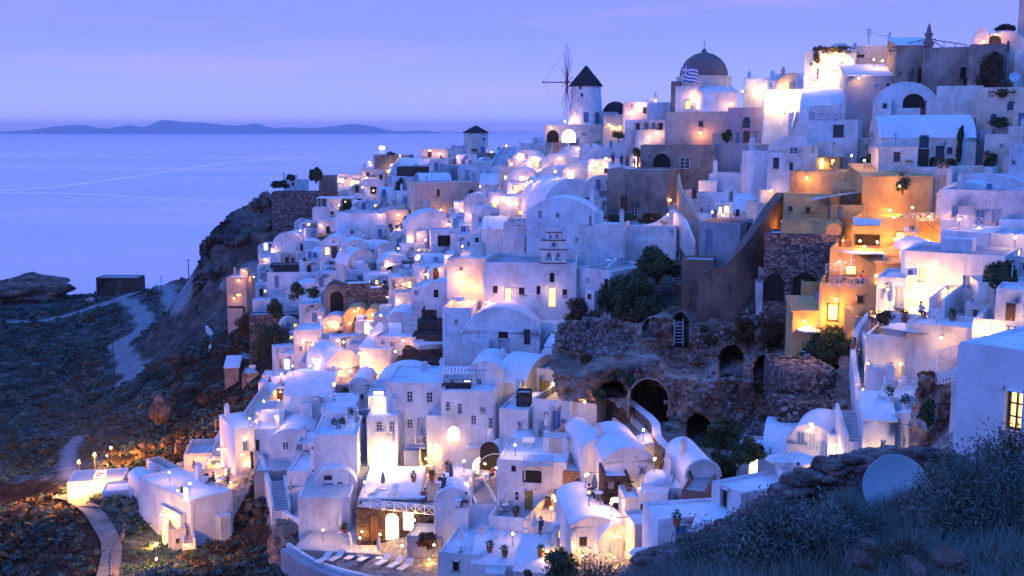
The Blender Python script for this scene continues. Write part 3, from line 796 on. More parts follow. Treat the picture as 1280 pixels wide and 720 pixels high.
        mb.face([(W / 2, 0, ev), (0, 0, ev + hb), (-W / 2, 0, ev)][::-1]); mb.face([(W / 2, d, ev), (0, d, ev + hb), (-W / 2, d, ev)])
        ro.face([(-W / 2, 0, ev), (0, 0, ev + hb), (0, d, ev + hb), (-W / 2, d, ev)]); ro.face([(0, 0, ev + hb), (W / 2, 0, ev), (W / 2, d, ev), (0, d, ev + hb)])
    _sd[0] = (x * 7.3 + yb * 1.7) % 50
    wl_ = mb.build('walls', col, root, bevel=k.get('bev', min(.14, W * .05)), seg=2)
    if ro.f: ro.build('terrace_floor' if roof in 'tT' else 'roof', rc, root, smooth=roof in 'vVxXo')
    for key, hl, code, dep in later: fill_opening(root, mk(key), hl, code, dep)
    HOUSES.append((root, O, ang, W, d, Ht, roof))
    return root
def H_pt(root, lx, ly, lz):
    return Matrix.Translation(root.location) @ Matrix.Rotation(root.rotation_euler[2], 4, 'Z') @ Vector((lx, ly, lz))
# ================================================================== the houses, from the far ridge to the foot of the slope
# x, y(foot), w, h in photo pixels, turn, depth in metres, roof, colour, openings, label
# --- far ridge, left of the small windmill
H(394,268,106,28,-8,7,'f','rubble','','long brown stone retaining wall of the old fort above the cliff',name='fort_wall',cat='wall',roofc='tanrock',foot=6)
H(369,236,30,11,-5,6,'f','white2','n 366 230 3 4','low white house with dark window on the fort above the cliff')
H(414,236,26,16,5,7,'F','tan','','dark flat stone house beside the round bush on the fort')
H(443,238,42,20,-8,7,'f','white','l 440 229 5 8;l 455 228 5 8;M 427 226 5 6','floodlit white house with two glowing doors on the fort ridge')
H(466,232,32,20,-8,8,'f','white3','n 460 218 4 5;n 476 220 4 4','pinkish white house right of the floodlit fort house')
H(411,272,40,12,-5,6,'t','white','n 415 266 4 4','white terrace block under the white pergola above the cliff')
H(454,258,32,15,-10,6,'t','white2','o 450 252 6 8','white stepped terrace right of the white pergola')
H(470,247,22,22,10,6,'f','white','o 467 238 8 9;n 476 222 4 5','tall white house with dark niche below the lit stair ramp')
H(489,206,44,12,-12,7,'f','tan','','dark stone ruin crowning the ridge beside the round tree',roofc='tanrock')
H(478,214,36,12,-10,9,'x','white2','','long pale vault under the dark ridge ruin')
H(526,212,52,14,-5,8,'x','white2','w 520 206 3 3;w 535 206 3 3','long bluish vault with small windows under the ridge houses')
H(521,222,50,13,-5,5,'f','lava','','dark stone house wall below the long bluish vault',roofc='roofg')
H(542,204,36,18,-10,7,'f','white3','d 537 193 5 7;n 551 196 3 3','pink lit house with brown door on the ridge')
H(569,204,18,16,-10,6,'f','white3','d 572 197 4 7','small pink lit house left of the small windmill')
H(607,206,38,14,-5,8,'f','tan','','curved brown retaining wall under the small windmill',name='retaining_wall',cat='wall',roofc='roofw')
H(630,193,18,12,0,6,'V','white','o 625 188 5 8','small lit white dome right of the small windmill')
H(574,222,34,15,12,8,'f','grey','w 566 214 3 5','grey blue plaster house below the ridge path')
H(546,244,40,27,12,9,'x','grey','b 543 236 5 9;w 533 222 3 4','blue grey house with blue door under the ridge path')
H(560,266,80,38,14,8,'f','peach','n 548 241 4 9;n 589 241 6 7;p 533 257 8 13;w 542 260 4 4','large peach house with sloping wall and two dark windows')
H(512,266,32,26,-12,7,'f','white2','p 503 258 5 9;w 515 262 3 4','bluish white house left of the large peach house')
H(618,240,38,22,-5,9,'x','white','w 608 232 3 4;w 622 232 3 4','long white vault below the two ridge stairways')
H(628,267,36,27,-8,8,'t','white','l 618 258 6 10;L 630 254 6 7;l 640 258 6 9','white house with glowing shop front below the long ridge vault')
H(497,292,28,30,-5,7,'f','cream','D 507 277 5 14;n 488 282 4 5','warm lit cream house with tall arched brown door')
H(540,300,64,36,6,9,'v','white','w 560 270 5 6;w 567 272 3 5;w 570 275 3 7','broad white vault with stepped side windows below the peach house',rise=.28)
H(522,303,26,18,-8,6,'f','white','o 516 297 8 8','white porch cube left of the broad vault')
H(560,308,42,20,4,6,'f','white2','o 556 300 18 12','flat roofed white porch with deep blue shade under the broad vault')
H(608,284,36,26,-4,8,'v','white','w 600 274 3 5','pale blue white vault right of the broad vault')
H(456,300,72,34,-18,9,'t','white','n 440 290 3 4','big white terrace house with loungers above the vaulted inn')
H(415,292,36,18,-12,6,'f','white2','M 424 284 5 5;o 410 286 5 6','small white house behind the straw parasols')
H(482,282,26,22,-18,6,'V','white','','small white vault at the end of the lounger terrace')
# --- left middle cluster
H(361,326,42,36,-24,9,'V','white','w 352 307 2 3','round white vault at the left edge of the town')
H(387,328,34,27,-8,8,'v','white','a 377 309 3 9;w 387 322 5 4','white vault house with narrow arched window left of the lit inn')
H(417,334,34,38,-6,9,'v','white','L 409 314 6 10;d 418 315 7 15;L 427 315 5 9;w 417 302 4 4','white vaulted inn with two lit windows and brown door',rise=.34)
H(447,336,34,36,4,9,'v','white','w 442 308 3 5;n 436 322 4 10;D 442 321 4 10','white vault house with narrow brown door right of the lit inn',rise=.4)
H(385,346,92,16,-4,4,'f','lava','','long red brown stone terrace front below the vaulted inn',name='retaining_wall',cat='wall',roofc='floorg')
H(368,374,66,34,-8,9,'t','white','b 346 352 5 14;b 350 354 5 12','white terrace block with blue doors at the left edge')
H(388,376,64,22,-6,9,'v','white','w 386 366 7 12;w 399 365 5 6;w 368 370 5 4;w 392 346 4 5','low wide white vault above the long white parapet wall',rise=.2)
H(365,394,96,20,-3,3,'f','white2','','long white parapet wall over the dark stone terrace',name='terrace_wall',cat='wall')
H(358,416,90,24,-3,3,'f','rubble','','dark rough stone terrace wall below the long white parapet',name='terrace_wall',cat='wall')
H(420,394,28,38,-2,7,'V','tan','O 421 378 16 28','open beige vault niche with dark arch',roofc='tanrock')
H(454,352,36,40,22,7,'v','white3','w 452 346 8 10','lavender vault house leaning against the inn terrace',rise=.5)
H(463,318,30,16,4,8,'x','white','','low white vault left of the lit lane',)
H(482,322,26,18,4,7,'v','white','w 474 315 3 5','small round topped vault left of the lit lane')
H(495,346,42,27,6,8,'v','white','w 479 330 3 6;o 487 337 8 8','white vault house with shaded porch left of the lit stairs')
H(514,340,22,14,4,5,'F','rubble','','square stone cube beside the lit stairs')
H(450,362,26,24,0,6,'f','white2','b 451 350 8 12','bluish cube with blue doorway above the stone ruins')
H(474,366,36,22,3,7,'f','white','L 463 354 4 7;L 471 354 4 8;n 481 355 4 9','flat white house with three warm windows above the stone ruins')
H(505,372,34,26,3,7,'f','white3','w 492 355 4 9;l 512 356 5 9','pink lit flat house right of the three warm windows')
H(450,388,34,34,3,5,'f','rubble','b 440 378 6 12','bare stone house shell with blue door')
H(474,388,22,28,5,5,'f','rubble','','narrow broken stone house right of the stone shell')
H(446,412,34,28,-5,6,'V','ochre','O 448 402 12 14','glowing yellow arch vault in the restaurant garden')
H(466,410,16,24,-5,6,'V','ochre','','smaller glowing yellow vault right of the garden arch')
H(480,428,26,34,-5,5,'f','white3','n 472 408 3 5','pink wall house beside the garden restaurant')
H(386,452,36,40,-8,7,'f','white','g 386 437 9 20;w 376 436 3 6','small white house with shuttered door beside the lit garden',)
H(418,440,38,16,-4,6,'t','white','','white terrace with lanterns right of the shuttered house')
H(405,466,28,24,4,6,'f','peach','w 399 442 4 4','pink cube with white roof under the lantern terrace',roofc='roofw')
H(532,402,36,44,-16,8,'f','white2','w 520 366 4 6;w 548 382 3 4','pale blue block house beside the terraced stone steps')
H(534,420,34,42,-20,9,'v','white2','a 525 405 9 14','narrow bluish vault beside the terraced stone steps',rise=.45)
H(500,426,34,36,-6,8,'v','white','','white vault roof between garden restaurant and blue block',rise=.22)
H(494,472,50,52,-16,8,'f','white3','w 490 433 4 9;w 478 428 3 3','pink lit white house with one small window above the stair lane')
H(575,346,40,28,-4,8,'f','white','n 566 326 4 4','white upper house left of the church')
H(584,384,50,62,-12,8,'f','white3','n 576 336 3 3;n 607 344 4 4','tall warm lit cube house left of the church',Y=139)
H(614,330,54,44,-12,8,'f','white','n 596 300 5 6;n 630 306 5 6','upper white cube house behind the church',dY=14)
# --- the church group
church=H(662,384,116,56,-4,11,'F','white','n 619 362 6 9;l 635 369 9 18;n 652 364 7 9;n 673 363 5 11;l 690 369 10 19;n 706 367 6 11;n 690 347 6 12','white church with bell tower and lit brown doors',name='church',cat='church',par=.5,Y=136)
H(740,380,46,44,-38,10,'F','white','n 758 356 5 15;w 735 350 3 5','white side wing of the church leading to the blue balcony',Y=135)
H(700,300,84,52,-6,9,'v','white','w 675 268 6 10;w 697 269 6 8','big white vault house with two dark windows above the church',rise=.22,dY=0,Y=146)
H(738,330,80,50,-8,8,'f','white','w 738 276 5 14;w 721 300 3 4','white middle block joined to the big vault above the church',Y=143)
H(776,330,136,48,0,7,'f','white','w 769 301 7 6;p 767 318 11 20;w 840 290 4 5','long white wall house with a door onto the blue balcony',Y=146)
H(716,286,72,62,16,14,'V','white','w 734 251 7 12;g 744 262 6 14','huge smooth white vault behind the twin window house',Y=158,foot=6)
H(795,284,74,72,-14,9,'f','tan','d 780 255 8 21;w 793 266 8 12;w 807 266 6 5;w 809 245 2 2','weathered grey stone house with white coping',Y=160,roofc='roofw')
H(660,205,44,12,-4,8,'V','white','M 655 200 5 6;M 668 200 5 5','lit white vault at the foot of the windmill terrace',Y=222)
# --- terraces of small vaults between windmill and church vault
H(660,206,40,18,-6,8,'v','white','M 650 196 7 8;w 665 199 4 4','bright lit vault left of the windmill arches',Y=212,rise=.4)
H(668,216,34,20,-6,8,'v','white','M 662 206 5 8;l 671 206 5 7','second lit vault below the windmill arches',Y=206,rise=.5)
H(697,214,46,22,-6,8,'v','white','w 690 206 4 4','wide white vault below the windmill platform',Y=200,rise=.3)
H(716,205,40,22,-6,8,'V','white','','tall rounded vault at the foot of the windmill platform',Y=205)
H(737,208,26,28,-6,7,'v','white','w 738 180 3 8;w 732 190 3 3','white vault house with narrow window below the windmill',Y=200,rise=.4)
H(754,208,24,26,-6,7,'V','white','w 753 181 4 7','rounded white house with one window right of the windmill terrace',Y=198)
H(772,206,24,28,-6,7,'f','white','w 763 180 5 10;w 773 177 4 5','white cube house with porch window under the palm',Y=196)
H(655,236,44,26,-6,8,'v','white','M 652 224 6 7;w 640 226 4 4','lit white vault under the bright lane',Y=196,rise=.35)
H(694,232,48,24,-6,8,'v','white','L 712 218 6 5','broad white vault with lit arch window below the bright lane',Y=190,rise=.25)
H(722,228,38,26,-6,8,'V','white','A 713 219 8 8','rounded vault with glowing fanlight below the bright lane',Y=188)
H(652,250,36,22,-6,7,'t','white','l 645 236 6 10;L 660 240 6 6','cream terrace house with glowing doors left of the huge vault',Y=186)
H(648,272,48,26,-6,8,'f','white','L 650 266 5 6;L 658 266 4 6;b 644 276 7 8','blue white house with two glowing windows left of the huge vault',Y=176)
H(652,300,46,22,-6,8,'t','white','','white stepped terrace with blue gate left of the twin window house',Y=160)
H(618,296,32,24,-6,7,'x','white','w 612 286 3 4','small bluish vault house above the warm lit cube',Y=172)
H(593,262,26,20,-6,7,'v','white','w 590 254 3 4','little white vault right of the peach house',Y=208,rise=.4)
H(640,232,34,24,-6,7,'f','white3','L 632 222 5 6;L 644 222 5 6','small house with two warm windows beside the ridge stairway',Y=212)
H(676,196,30,16,-6,7,'f','white','w 670 190 3 3','low white house left of the windmill arches',Y=222)
# --- windmill platform and ridge right of it
H(716,178,72,22,-6,9,'f','white3','O 691 170 15 15;A 711 170 17 16;w 730 168 6 4','lavender platform under the windmill with two arches',name='platform',cat='terrace',Y=216)
H(800,150,42,22,-4,8,'f','white','n 806 138 5 8;w 790 132 3 3','pale flat house with roof terrace left of the church dome',Y=196)
H(772,157,36,14,-6,7,'f','grey','','low blue grey house right of the windmill',Y=205)
H(770,172,34,14,-6,7,'f','cream','L 765 160 5 7;L 775 160 5 7','low house glowing warm at the foot of the windmill',Y=204)
H(826,146,34,18,-4,8,'f','white2','','grey blue cube left of the church dome',Y=192)
H(808,176,54,26,-4,7,'t','white2','n 797 158 5 9;b 808 157 5 9;b 817 157 5 9;n 826 158 6 9','terrace house with railing and coloured figures left of the dome',Y=188)
H(762,150,18,10,-4,6,'F','grey','','small dark grey shed right of the windmill',Y=214)
dome=H(876,146,64,38,-4,9,'f','white','L 860 131 7 11;m 875 130 10 13;L 889 131 7 11','white church hall with lit windows under the brown dome',name='church',cat='church',Y=186)
H(846,140,16,38,-4,8,'f','tan','','tall narrow grey tower wall left of the domed church',Y=188)
H(871,178,80,38,-4,7,'f','peach','n 876 155 6 7','large blank peach wall house under the domed church',Y=178)
H(900,142,42,26,12,7,'s','white','','white sloping wall right of the domed church',back=1.5,Y=183)
H(935,185,52,50,-6,8,'f','mauve','a 933 153 10 14;b 922 172 6 15;d 933 171 9 15;w 944 171 6 15;w 914 172 6 14','mauve plaster house with arched window and three doors',Y=172)
H(947,132,36,34,-6,8,'f','white','','floodlit stepped white house right of the mauve house',Y=186)
H(976,140,40,40,-6,8,'f','white','','overlit stepped white house below the wall of lights',Y=184)
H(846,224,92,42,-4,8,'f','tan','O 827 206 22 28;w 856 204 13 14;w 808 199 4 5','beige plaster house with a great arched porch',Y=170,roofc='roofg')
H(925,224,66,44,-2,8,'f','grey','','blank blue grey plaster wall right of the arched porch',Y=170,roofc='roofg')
H(903,226,16,26,-4,6,'f','tan','','brown cube between the arched porch and the grey wall',Y=172)
# --- white houses under the arched porch
H(886,282,46,42,-6,7,'f','white','d 863 242 5 13;w 879 240 3 3;w 877 262 4 6;w 894 266 4 8','white house with small balcony right of the lit stairs',Y=156)
H(918,262,66,44,-4,8,'f','white','b 899 245 8 12;w 931 240 3 4','wide white house with blue shuttered window below the grey wall',Y=160)
H(938,226,26,22,-6,6,'f','white2','','bluish cube on the roof behind the wide white house',Y=166)
H(908,284,24,30,-4,7,'f','white','M 900 263 4 8;M 908 262 6 9;w 914 270 4 6','narrow white house with glowing glass door',Y=150)
H(934,282,38,38,-6,8,'x','white','n 922 266 5 9;w 914 268 4 6','bluish white vault house with shaded loggia',Y=148)
H(952,252,22,62,14,7,'f','white','n 955 247 5 14','tall white wall house left of the ochre complex',Y=150)
H(967,286,44,32,12,7,'f','white3','','pink lit parapet house beside the ochre complex',Y=140)
# --- top right
H(1036,110,62,46,-4,8,'f','white','A 1061 76 12 9;m 1061 95 14 20;w 1040 89 3 3;w 1034 89 3 3;w 1022 92 4 14','brilliantly lit white vault hotel on the skyline',Y=168,rise=.4)
H(1090,106,42,48,-4,8,'f','cream','U 1088 92 16 18;n 1076 70 10 4','lit cream house with yellow shutters on the skyline',Y=167)
H(990,112,38,20,-4,7,'v','peach','','small pink vault left of the skyline hotel',Y=178,rise=.45)
H(1010,110,30,16,-4,7,'f','white','','overlit low white house left of the skyline hotel',Y=174)
H(985,158,64,46,-6,9,'f','white','','bright white terrace house full of steps below the skyline',Y=170)
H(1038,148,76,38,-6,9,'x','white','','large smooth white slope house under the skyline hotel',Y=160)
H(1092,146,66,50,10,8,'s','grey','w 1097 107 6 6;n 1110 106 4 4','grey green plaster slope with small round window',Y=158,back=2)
H(1112,110,40,28,-4,7,'f','white','n 1116 90 6 3','low white house behind the grey green slope',Y=166)
H(1131,146,78,42,-6,9,'V','white','O 1142 126 28 18;d 1154 134 7 17','big white arch house with a deep shaded niche',Y=152)
H(1140,114,42,56,10,8,'s','tan','d 1150 94 8 18','brown house with outside stair below the iron pergola',Y=156,back=1.6)
H(1183,114,60,54,-6,8,'f','tan','o 1204 91 8 14;w 1180 96 3 3','tall beige plaster house with one dark square opening',Y=152)
H(1230,114,40,58,-8,9,'f','tan','w 1222 88 6 6','beige block with a single tiny window on the skyline',Y=148)
H(1197,162,54,54,-4,8,'f','white3','','blank lavender plaster wall above the big vault house',Y=146)
H(1252,172,62,62,-6,8,'f','cream','B 1264 132 11 12;B 1242 149 9 14;b 1264 152 16 30','cream house with blue arched windows and blue door',Y=138)
H(1252,80,64,40,-6,9,'V','white3','O 1243 52 18 16;n 1260 58 4 14','pale arched gable house at the top right skyline',Y=150)
H(1226,62,18,18,-4,6,'g','white3','','small gabled belfry shape on the top right skyline',Y=151,back=1.2)
H(1278,60,14,76,-4,6,'f','peach','','narrow pink tower at the right edge of the picture',name='tower',cat='tower',Y=150)
H(1282,190,34,60,-10,7,'f','cream','b 1277 150 10 18','cream house cut by the right edge under the ivy',Y=136)
# --- right: big vault house and neighbours
big=H(1157,214,114,70,10,10,'x','white3','a 1155 178 13 18;d 1154 198 15 24;n 1175 191 12 18;n 1187 188 7 8;d 1085 200 6 22;n 1087 178 3 8','big white vaulted house with arched doorway and vines',Y=136)
H(1120,240,46,56,10,7,'f','white3','n 1121 196 9 12','white lower wing with one brown window before the big vaulted house',Y=131)
H(1162,246,54,36,6,4,'f','white3','','smooth curved garden wall before the big vaulted house',name='garden_wall',cat='wall',Y=129)
H(1207,226,60,18,-10,5,'f','white3','','long pale parapet right of the big vaulted house',name='garden_wall',cat='wall',Y=130)
H(1224,212,24,50,-6,7,'f','grey','w 1220 172 7 8','narrow blue grey house right of the big vaulted house',Y=137)
H(1252,218,44,50,-8,8,'f','white3','w 1252 182 3 3','pale cube house with roof planters at right',Y=133)
H(1276,228,30,48,-8,8,'f','white2','n 1267 203 3 3','white house cut by the right edge below the cream house',Y=130)
H(985,240,52,68,-4,9,'v','white','n 970 204 8 14;n 989 208 5 10;w 992 188 12 9','white vault house with two brown windows beside the ochre complex',Y=143,rise=.35)
H(1010,238,20,56,0,6,'f','white3','w 1016 187 3 10','tall white chimney block with orange lamp',Y=141)
H(1030,216,46,40,-6,8,'V','white','','wide white vault behind the chimney block',Y=147)
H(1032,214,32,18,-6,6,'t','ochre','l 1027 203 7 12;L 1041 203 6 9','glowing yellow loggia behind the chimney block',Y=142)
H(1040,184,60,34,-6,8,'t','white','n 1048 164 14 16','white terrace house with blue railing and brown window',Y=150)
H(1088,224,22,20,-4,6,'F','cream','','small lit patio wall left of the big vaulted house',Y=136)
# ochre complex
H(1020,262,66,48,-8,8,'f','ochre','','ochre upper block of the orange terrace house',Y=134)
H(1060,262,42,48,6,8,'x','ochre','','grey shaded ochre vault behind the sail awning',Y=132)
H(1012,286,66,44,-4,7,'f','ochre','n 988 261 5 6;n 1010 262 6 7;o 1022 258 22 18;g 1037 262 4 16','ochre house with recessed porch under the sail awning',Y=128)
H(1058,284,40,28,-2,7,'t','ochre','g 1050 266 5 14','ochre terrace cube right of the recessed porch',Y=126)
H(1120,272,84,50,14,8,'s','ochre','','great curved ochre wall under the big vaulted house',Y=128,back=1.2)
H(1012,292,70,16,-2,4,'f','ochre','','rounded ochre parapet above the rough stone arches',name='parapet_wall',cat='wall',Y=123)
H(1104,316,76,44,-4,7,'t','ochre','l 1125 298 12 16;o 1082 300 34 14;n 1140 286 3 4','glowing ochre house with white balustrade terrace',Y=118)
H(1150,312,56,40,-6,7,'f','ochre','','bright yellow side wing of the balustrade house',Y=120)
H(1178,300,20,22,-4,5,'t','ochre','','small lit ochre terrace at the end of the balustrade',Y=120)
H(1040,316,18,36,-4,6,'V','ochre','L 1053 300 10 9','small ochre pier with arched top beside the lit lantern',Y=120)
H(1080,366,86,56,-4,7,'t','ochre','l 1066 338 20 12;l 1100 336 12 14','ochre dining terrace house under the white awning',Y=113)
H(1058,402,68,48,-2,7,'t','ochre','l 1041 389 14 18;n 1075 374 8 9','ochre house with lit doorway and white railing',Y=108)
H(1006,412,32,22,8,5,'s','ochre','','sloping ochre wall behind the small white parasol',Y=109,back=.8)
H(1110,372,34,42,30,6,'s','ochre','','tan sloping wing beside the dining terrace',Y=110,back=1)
# white houses at right
H(1230,240,100,22,-14,8,'v','white2','','wide bluish vault roof at the right below the garden wall',Y=128,rise=.35)
H(1205,258,66,30,-8,8,'v','white2','b 1237 238 7 18;w 1190 244 4 4','bluish vault house with a tall blue shutter',Y=122,rise=.35)
H(1228,286,100,48,-8,8,'t','white2','b 1225 270 14 17;g 1246 270 12 17;b 1194 264 5 14','blue shaded white house with stepped parapet and two shutters',Y=114)
H(1190,262,20,24,-6,6,'f','white3','','pink lit corner cube of the stepped parapet house',Y=116)
H(1266,300,34,26,-8,6,'t','white2','','white terrace with white railing at the right edge',Y=108)
H(1215,332,76,42,-14,9,'f','white2','n 1254 312 4 12','large plain blue white cube behind the pink lit house',Y=104)
H(1262,322,46,30,-8,8,'f','white','M 1265 316 22 9','lit white house at the right edge behind the round bush',Y=102)
H(1160,325,48,22,14,7,'V','white2','','low bluish vault beside the ochre house',Y=108)
pinkh=H(1186,392,120,76,-10,8,'F','white','g 1153 344 10 18;g 1209 351 11 13;m 1167 368 12 16;n 1140 340 8 9;p 1129 374 9 28','pink lit white house with grey shutters and wide flat roof',Y=97)
H(1112,396,34,50,-6,7,'f','white','w 1108 358 4 6;p 1128 372 8 26','white cube with grey door left of the pink lit house',Y=98)
H(1136,408,60,16,-4,4,'t','white','','white patio with dining tables before the pink lit house',Y=95)
H(1218,420,60,24,-4,7,'F','white','n 1219 390 6 6','flat roofed white block with small porch under the stair ramp',Y=91)
H(1224,398,34,20,-8,6,'F','white3','n 1219 392 5 7','little porch house under the stair ramp',Y=92)
H(1181,452,96,46,-12,7,'f','white3','','long pinkish wall house above the white railing',Y=88)
H(1250,430,66,30,-8,8,'t','white','L 1264 413 8 8','white terrace house with a small orange window',Y=85)
H(1122,472,80,52,-8,8,'t','white','w 1137 441 8 7;g 1133 462 14 18;g 1150 464 8 16;w 1113 456 4 7','white house with grey double door under the plant terrace',Y=92)
H(1106,452,44,22,6,6,'t','white','','white plant terrace right of the curved stairway',Y=94)
H(1096,478,26,20,-6,6,'f','white','','low white block beside the curved stairway',Y=91)
H(1142,506,72,14,-10,7,'T','white3','','paved patio with blue furniture above the white stairs',Y=86)
H(1118,526,44,30,-4,6,'f','white','','white cube roof with dark pots beside the rock',Y=83,name='house')
H(1126,560,26,44,-14,7,'V','white','p 1119 546 9 28;w 1130 556 3 16','white vault with pale blue door below the rock',Y=80)
H(1098,560,38,34,6,5,'s','white','n 1103 555 4 6','white sloping wall house between two stairways',Y=80,back=1)
H(1086,520,30,20,-6,6,'t','white','','small white landing at the top of the twin stairways',Y=88)
H(1240,490,96,24,-14,8,'T','white3','','wide pink terrace inside the white lattice railing',Y=72,foot=5)
# lower right below the rocks
H(1012,592,58,62,-8,8,'v','white','M 1014 534 7 12;b 1001 548 6 18;p 1015 552 10 24;p 1027 560 7 22;w 962 566 4 6','white vault house with a lit arched window',Y=88,rise=.45)
H(985,588,66,50,-4,8,'x','white','b 1000 552 5 18;w 963 562 3 7','long white vault behind the patio parasol',Y=91)
H(1046,590,26,48,-8,7,'f','white','','white wall beside the lit lower stairs',Y=86)
H(1024,604,86,14,-10,6,'T','white3','','lit patio with dining table and parasol',Y=84)
H(906,666,36,60,-50,11,'f','white','n 906 625 10 27','flat roofed white house with dark window near the stone wall',Y=72,roofc='roofw')
H(878,640,42,66,16,7,'v','white2','a 861 594 5 11','narrow tall vault tower right of the round dome',Y=84,rise=.5)
H(866,652,30,40,-10,6,'f','brown','b 856 640 6 22;p 866 642 5 18','rusty red doorway house beside the vault tower',Y=80,roofc='roofg')
H(838,648,40,40,-8,8,'f','white2','b 839 632 8 14;e 820 641 12 18;w 834 646 3 4','white house with green door and blue window beside the round dome',Y=84)
rd_=H(816,650,36,36,-6,5,'o','white','a 803 635 8 11;e 820 641 12 17','round domed white house with a green door',Y=83)
H(843,606,34,18,-8,6,'t','white3','','small walled terrace above the green door',Y=88)
H(786,624,60,66,12,9,'v','white','g 803 588 7 8;w 795 572 3 4','white vault house beside the lamp lit stone path',Y=92,rise=.3)
H(771,630,32,36,8,4,'f','lava','w 764 607 7 9;g 780 610 5 9;m 770 626 8 10','dark brown stone front with two windows before the vault house',Y=90)
H(746,600,34,52,14,8,'v','white','w 744 558 3 6','white round shouldered vault with dark window above the orange stone wall',Y=97,rise=.4)
H(724,628,42,40,-6,5,'f','orangestone','','orange lit stone wall house on the dining terrace',Y=98,roofc='roofw')
H(742,690,56,44,10,9,'v','white','n 729 677 10 12;w 747 674 3 2','white house with brown window beside the mosaic path',Y=82,rise=.22)
H(735,634,60,14,-6,7,'T','peach','','orange lit dining terrace with blue parasol',Y=95)
H(790,650,20,30,10,3,'f','white','','low white parapet beside the mosaic path',Y=84,name='parapet_wall',cat='wall')
# --- centre: white wall with round barn vault
H(626,450,96,66,-6,10,'v','white','o 629 419 12 9;p 629 435 12 22;n 659 421 8 19','large round fronted white vault with two brown doors',Y=130,rise=.34)
H(676,450,40,50,-40,8,'f','white','','white outer stair wall right of the round fronted vault',Y=134)
# H1 left big house
H1=H(519,592,70,116,-8,9,'f','white','w 512 496 8 14;w 537 497 8 14;w 491 533 7 12;w 512 530 8 12;p 527 534 10 22;p 540 532 7 12','tall white hotel house with lattice balcony and two top windows',Y=118)
H(479,604,38,86,-8,6,'f','white','w 474 533 8 12;w 490 534 7 12;A 480 580 32 44','white front block of the hotel with a blazing arch',Y=115.5)
H(515,592,20,30,-8,1,'f','grey','','slim grey stone pier right of the blazing arch',Y=115)
H(500,488,66,18,-8,9,'v','white','','low white vault roof on top of the seven window hotel',Y=122,rise=.3)
H(473,514,22,28,-6,5,'f','white','m 473 497 14 16','small open loggia room glowing on the hotel roof',Y=120)
# H2
H2=H(585,592,66,106,-6,8,'f','white','w 560 508 6 12;w 575 511 6 13;w 604 513 7 8;w 592 525 7 12;w 617 529 6 14;p 604 531 13 22;A 567 542 14 17;A 604 588 26 34','three storey white house with six windows and a lattice balcony',Y=115)
H(606,500,44,48,-8,8,'v','white','w 599 480 6 12;b 606 484 8 20;w 617 488 7 14;w 569 475 4 5','white top floor room with blue door behind the stone parapet',Y=119,rise=.25)
H(574,494,42,22,-6,6,'t','white','w 565 478 6 9;M 584 477 9 4','roof terrace room with white plank pergola',Y=119)
H(570,496,36,15,-6,1.2,'f','lava','','dark lava stone parapet of the top terrace',Y=117,name='parapet_wall',cat='wall')
H(636,500,40,50,-30,9,'x','cream','y 654 489 7 26;w 638 480 3 4','warm lit vault side of the top floor room',Y=119)
H(682,500,60,40,-14,7,'f','white','y 654 490 6 24;w 667 482 7 13;y 680 488 11 24;n 701 490 4 10','flat roofed white apartment with yellow doors and a lit lamp',Y=120)
H(694,460,26,26,-10,6,'s','white','w 668 453 5 9;n 660 452 5 6','white sloping wall house under the rubble terrace',Y=126,back=.8)
H(724,508,56,16,-8,8,'T','white','','sun terrace with a closed white parasol',Y=114)
H(705,550,80,50,-18,8,'t','white','w 683 521 5 12;b 695 526 12 26;w 704 529 4 11;w 657 534 5 9;w 648 524 5 10','white apartment with blue doors under the sun terrace',Y=109)
H(654,516,18,26,-6,2,'f','lava','','black stone balcony parapet between two apartments',Y=112,name='parapet_wall',cat='wall')
H(642,570,36,60,-14,8,'f','white','w 650 532 4 9','white stair tower wall below the black parapet',Y=110)
H(654,594,44,46,-2,8,'v','white','','small peaked white vault with glowing edge',Y=106,rise=.4)
H(672,588,52,26,-20,8,'x','white2','','blue white barrel roof beside the peaked vault',Y=107)
H(716,590,60,42,-14,7,'t','peach','w 714 580 5 9;n 722 565 14 5','pink terrace house with dining tables below the blue doors',Y=102)
# under the hotels
H(552,642,56,14,-4,10,'T','white','','brick floored courtyard between the two hotels',name='courtyard',cat='courtyard',Y=105,roofc='floorb')
H(545,574,22,56,-8,7,'f','white','m 545 560 8 12','white pier with a wall lantern between the hotels',Y=116)
H(620,612,44,46,-8,6,'V','white','O 612 570 24 36','white grotto arch with candle lit table',Y=108)
H(486,640,76,18,-6,10.5,'T','white','','blazing white terrace deck with closed parasol',name='terrace',cat='terrace',Y=104.5,roofc='roofw')
H(496,676,100,42,-10,2.5,'T','lava','A 490 657 16 30;M 510 652 14 24;d 467 657 11 26;n 532 662 8 16','lava stone house with two glowing arches under the deck',Y=102,roofc='floorw')
H(586,690,76,62,-4,8,'f','white','n 574 644 10 13;p 574 663 13 28;p 586 666 6 12;n 608 673 13 15','white house with scroll gable and brown framed windows',Y=98,roofc='floorg')
H(566,650,46,40,-4,7,'V','white','','curved scroll gable wall of the brown window house',Y=98)
H(664,640,86,66,-8,8,'f','white','o 665 596 24 16;n 646 620 5 10;y 661 626 10 26;n 684 627 6 14;n 696 617 7 11;p 694 638 9 20;n 642 586 6 8','wide white apartment house with pergola balcony niche',Y=99)
H(640,668,60,22,-12,6,'t','white','','white patio with closed parasol below the balcony niche',Y=95)
H(690,672,72,20,-16,6,'t','white3','','curved lit patio with tables at the lane corner',Y=92)
H(706,700,44,46,-10,8,'v','white','L 701 668 7 10;p 702 688 7 20','small white house with a lit orange window near the lane',Y=88,rise=.3)
H(625,718,74,30,-6,9,'x','white','','wide white vault roof at the bottom centre',Y=90)
H(574,730,52,40,-16,7,'f','white','n 570 708 8 13','low white house with small brown window at the bottom',Y=91)
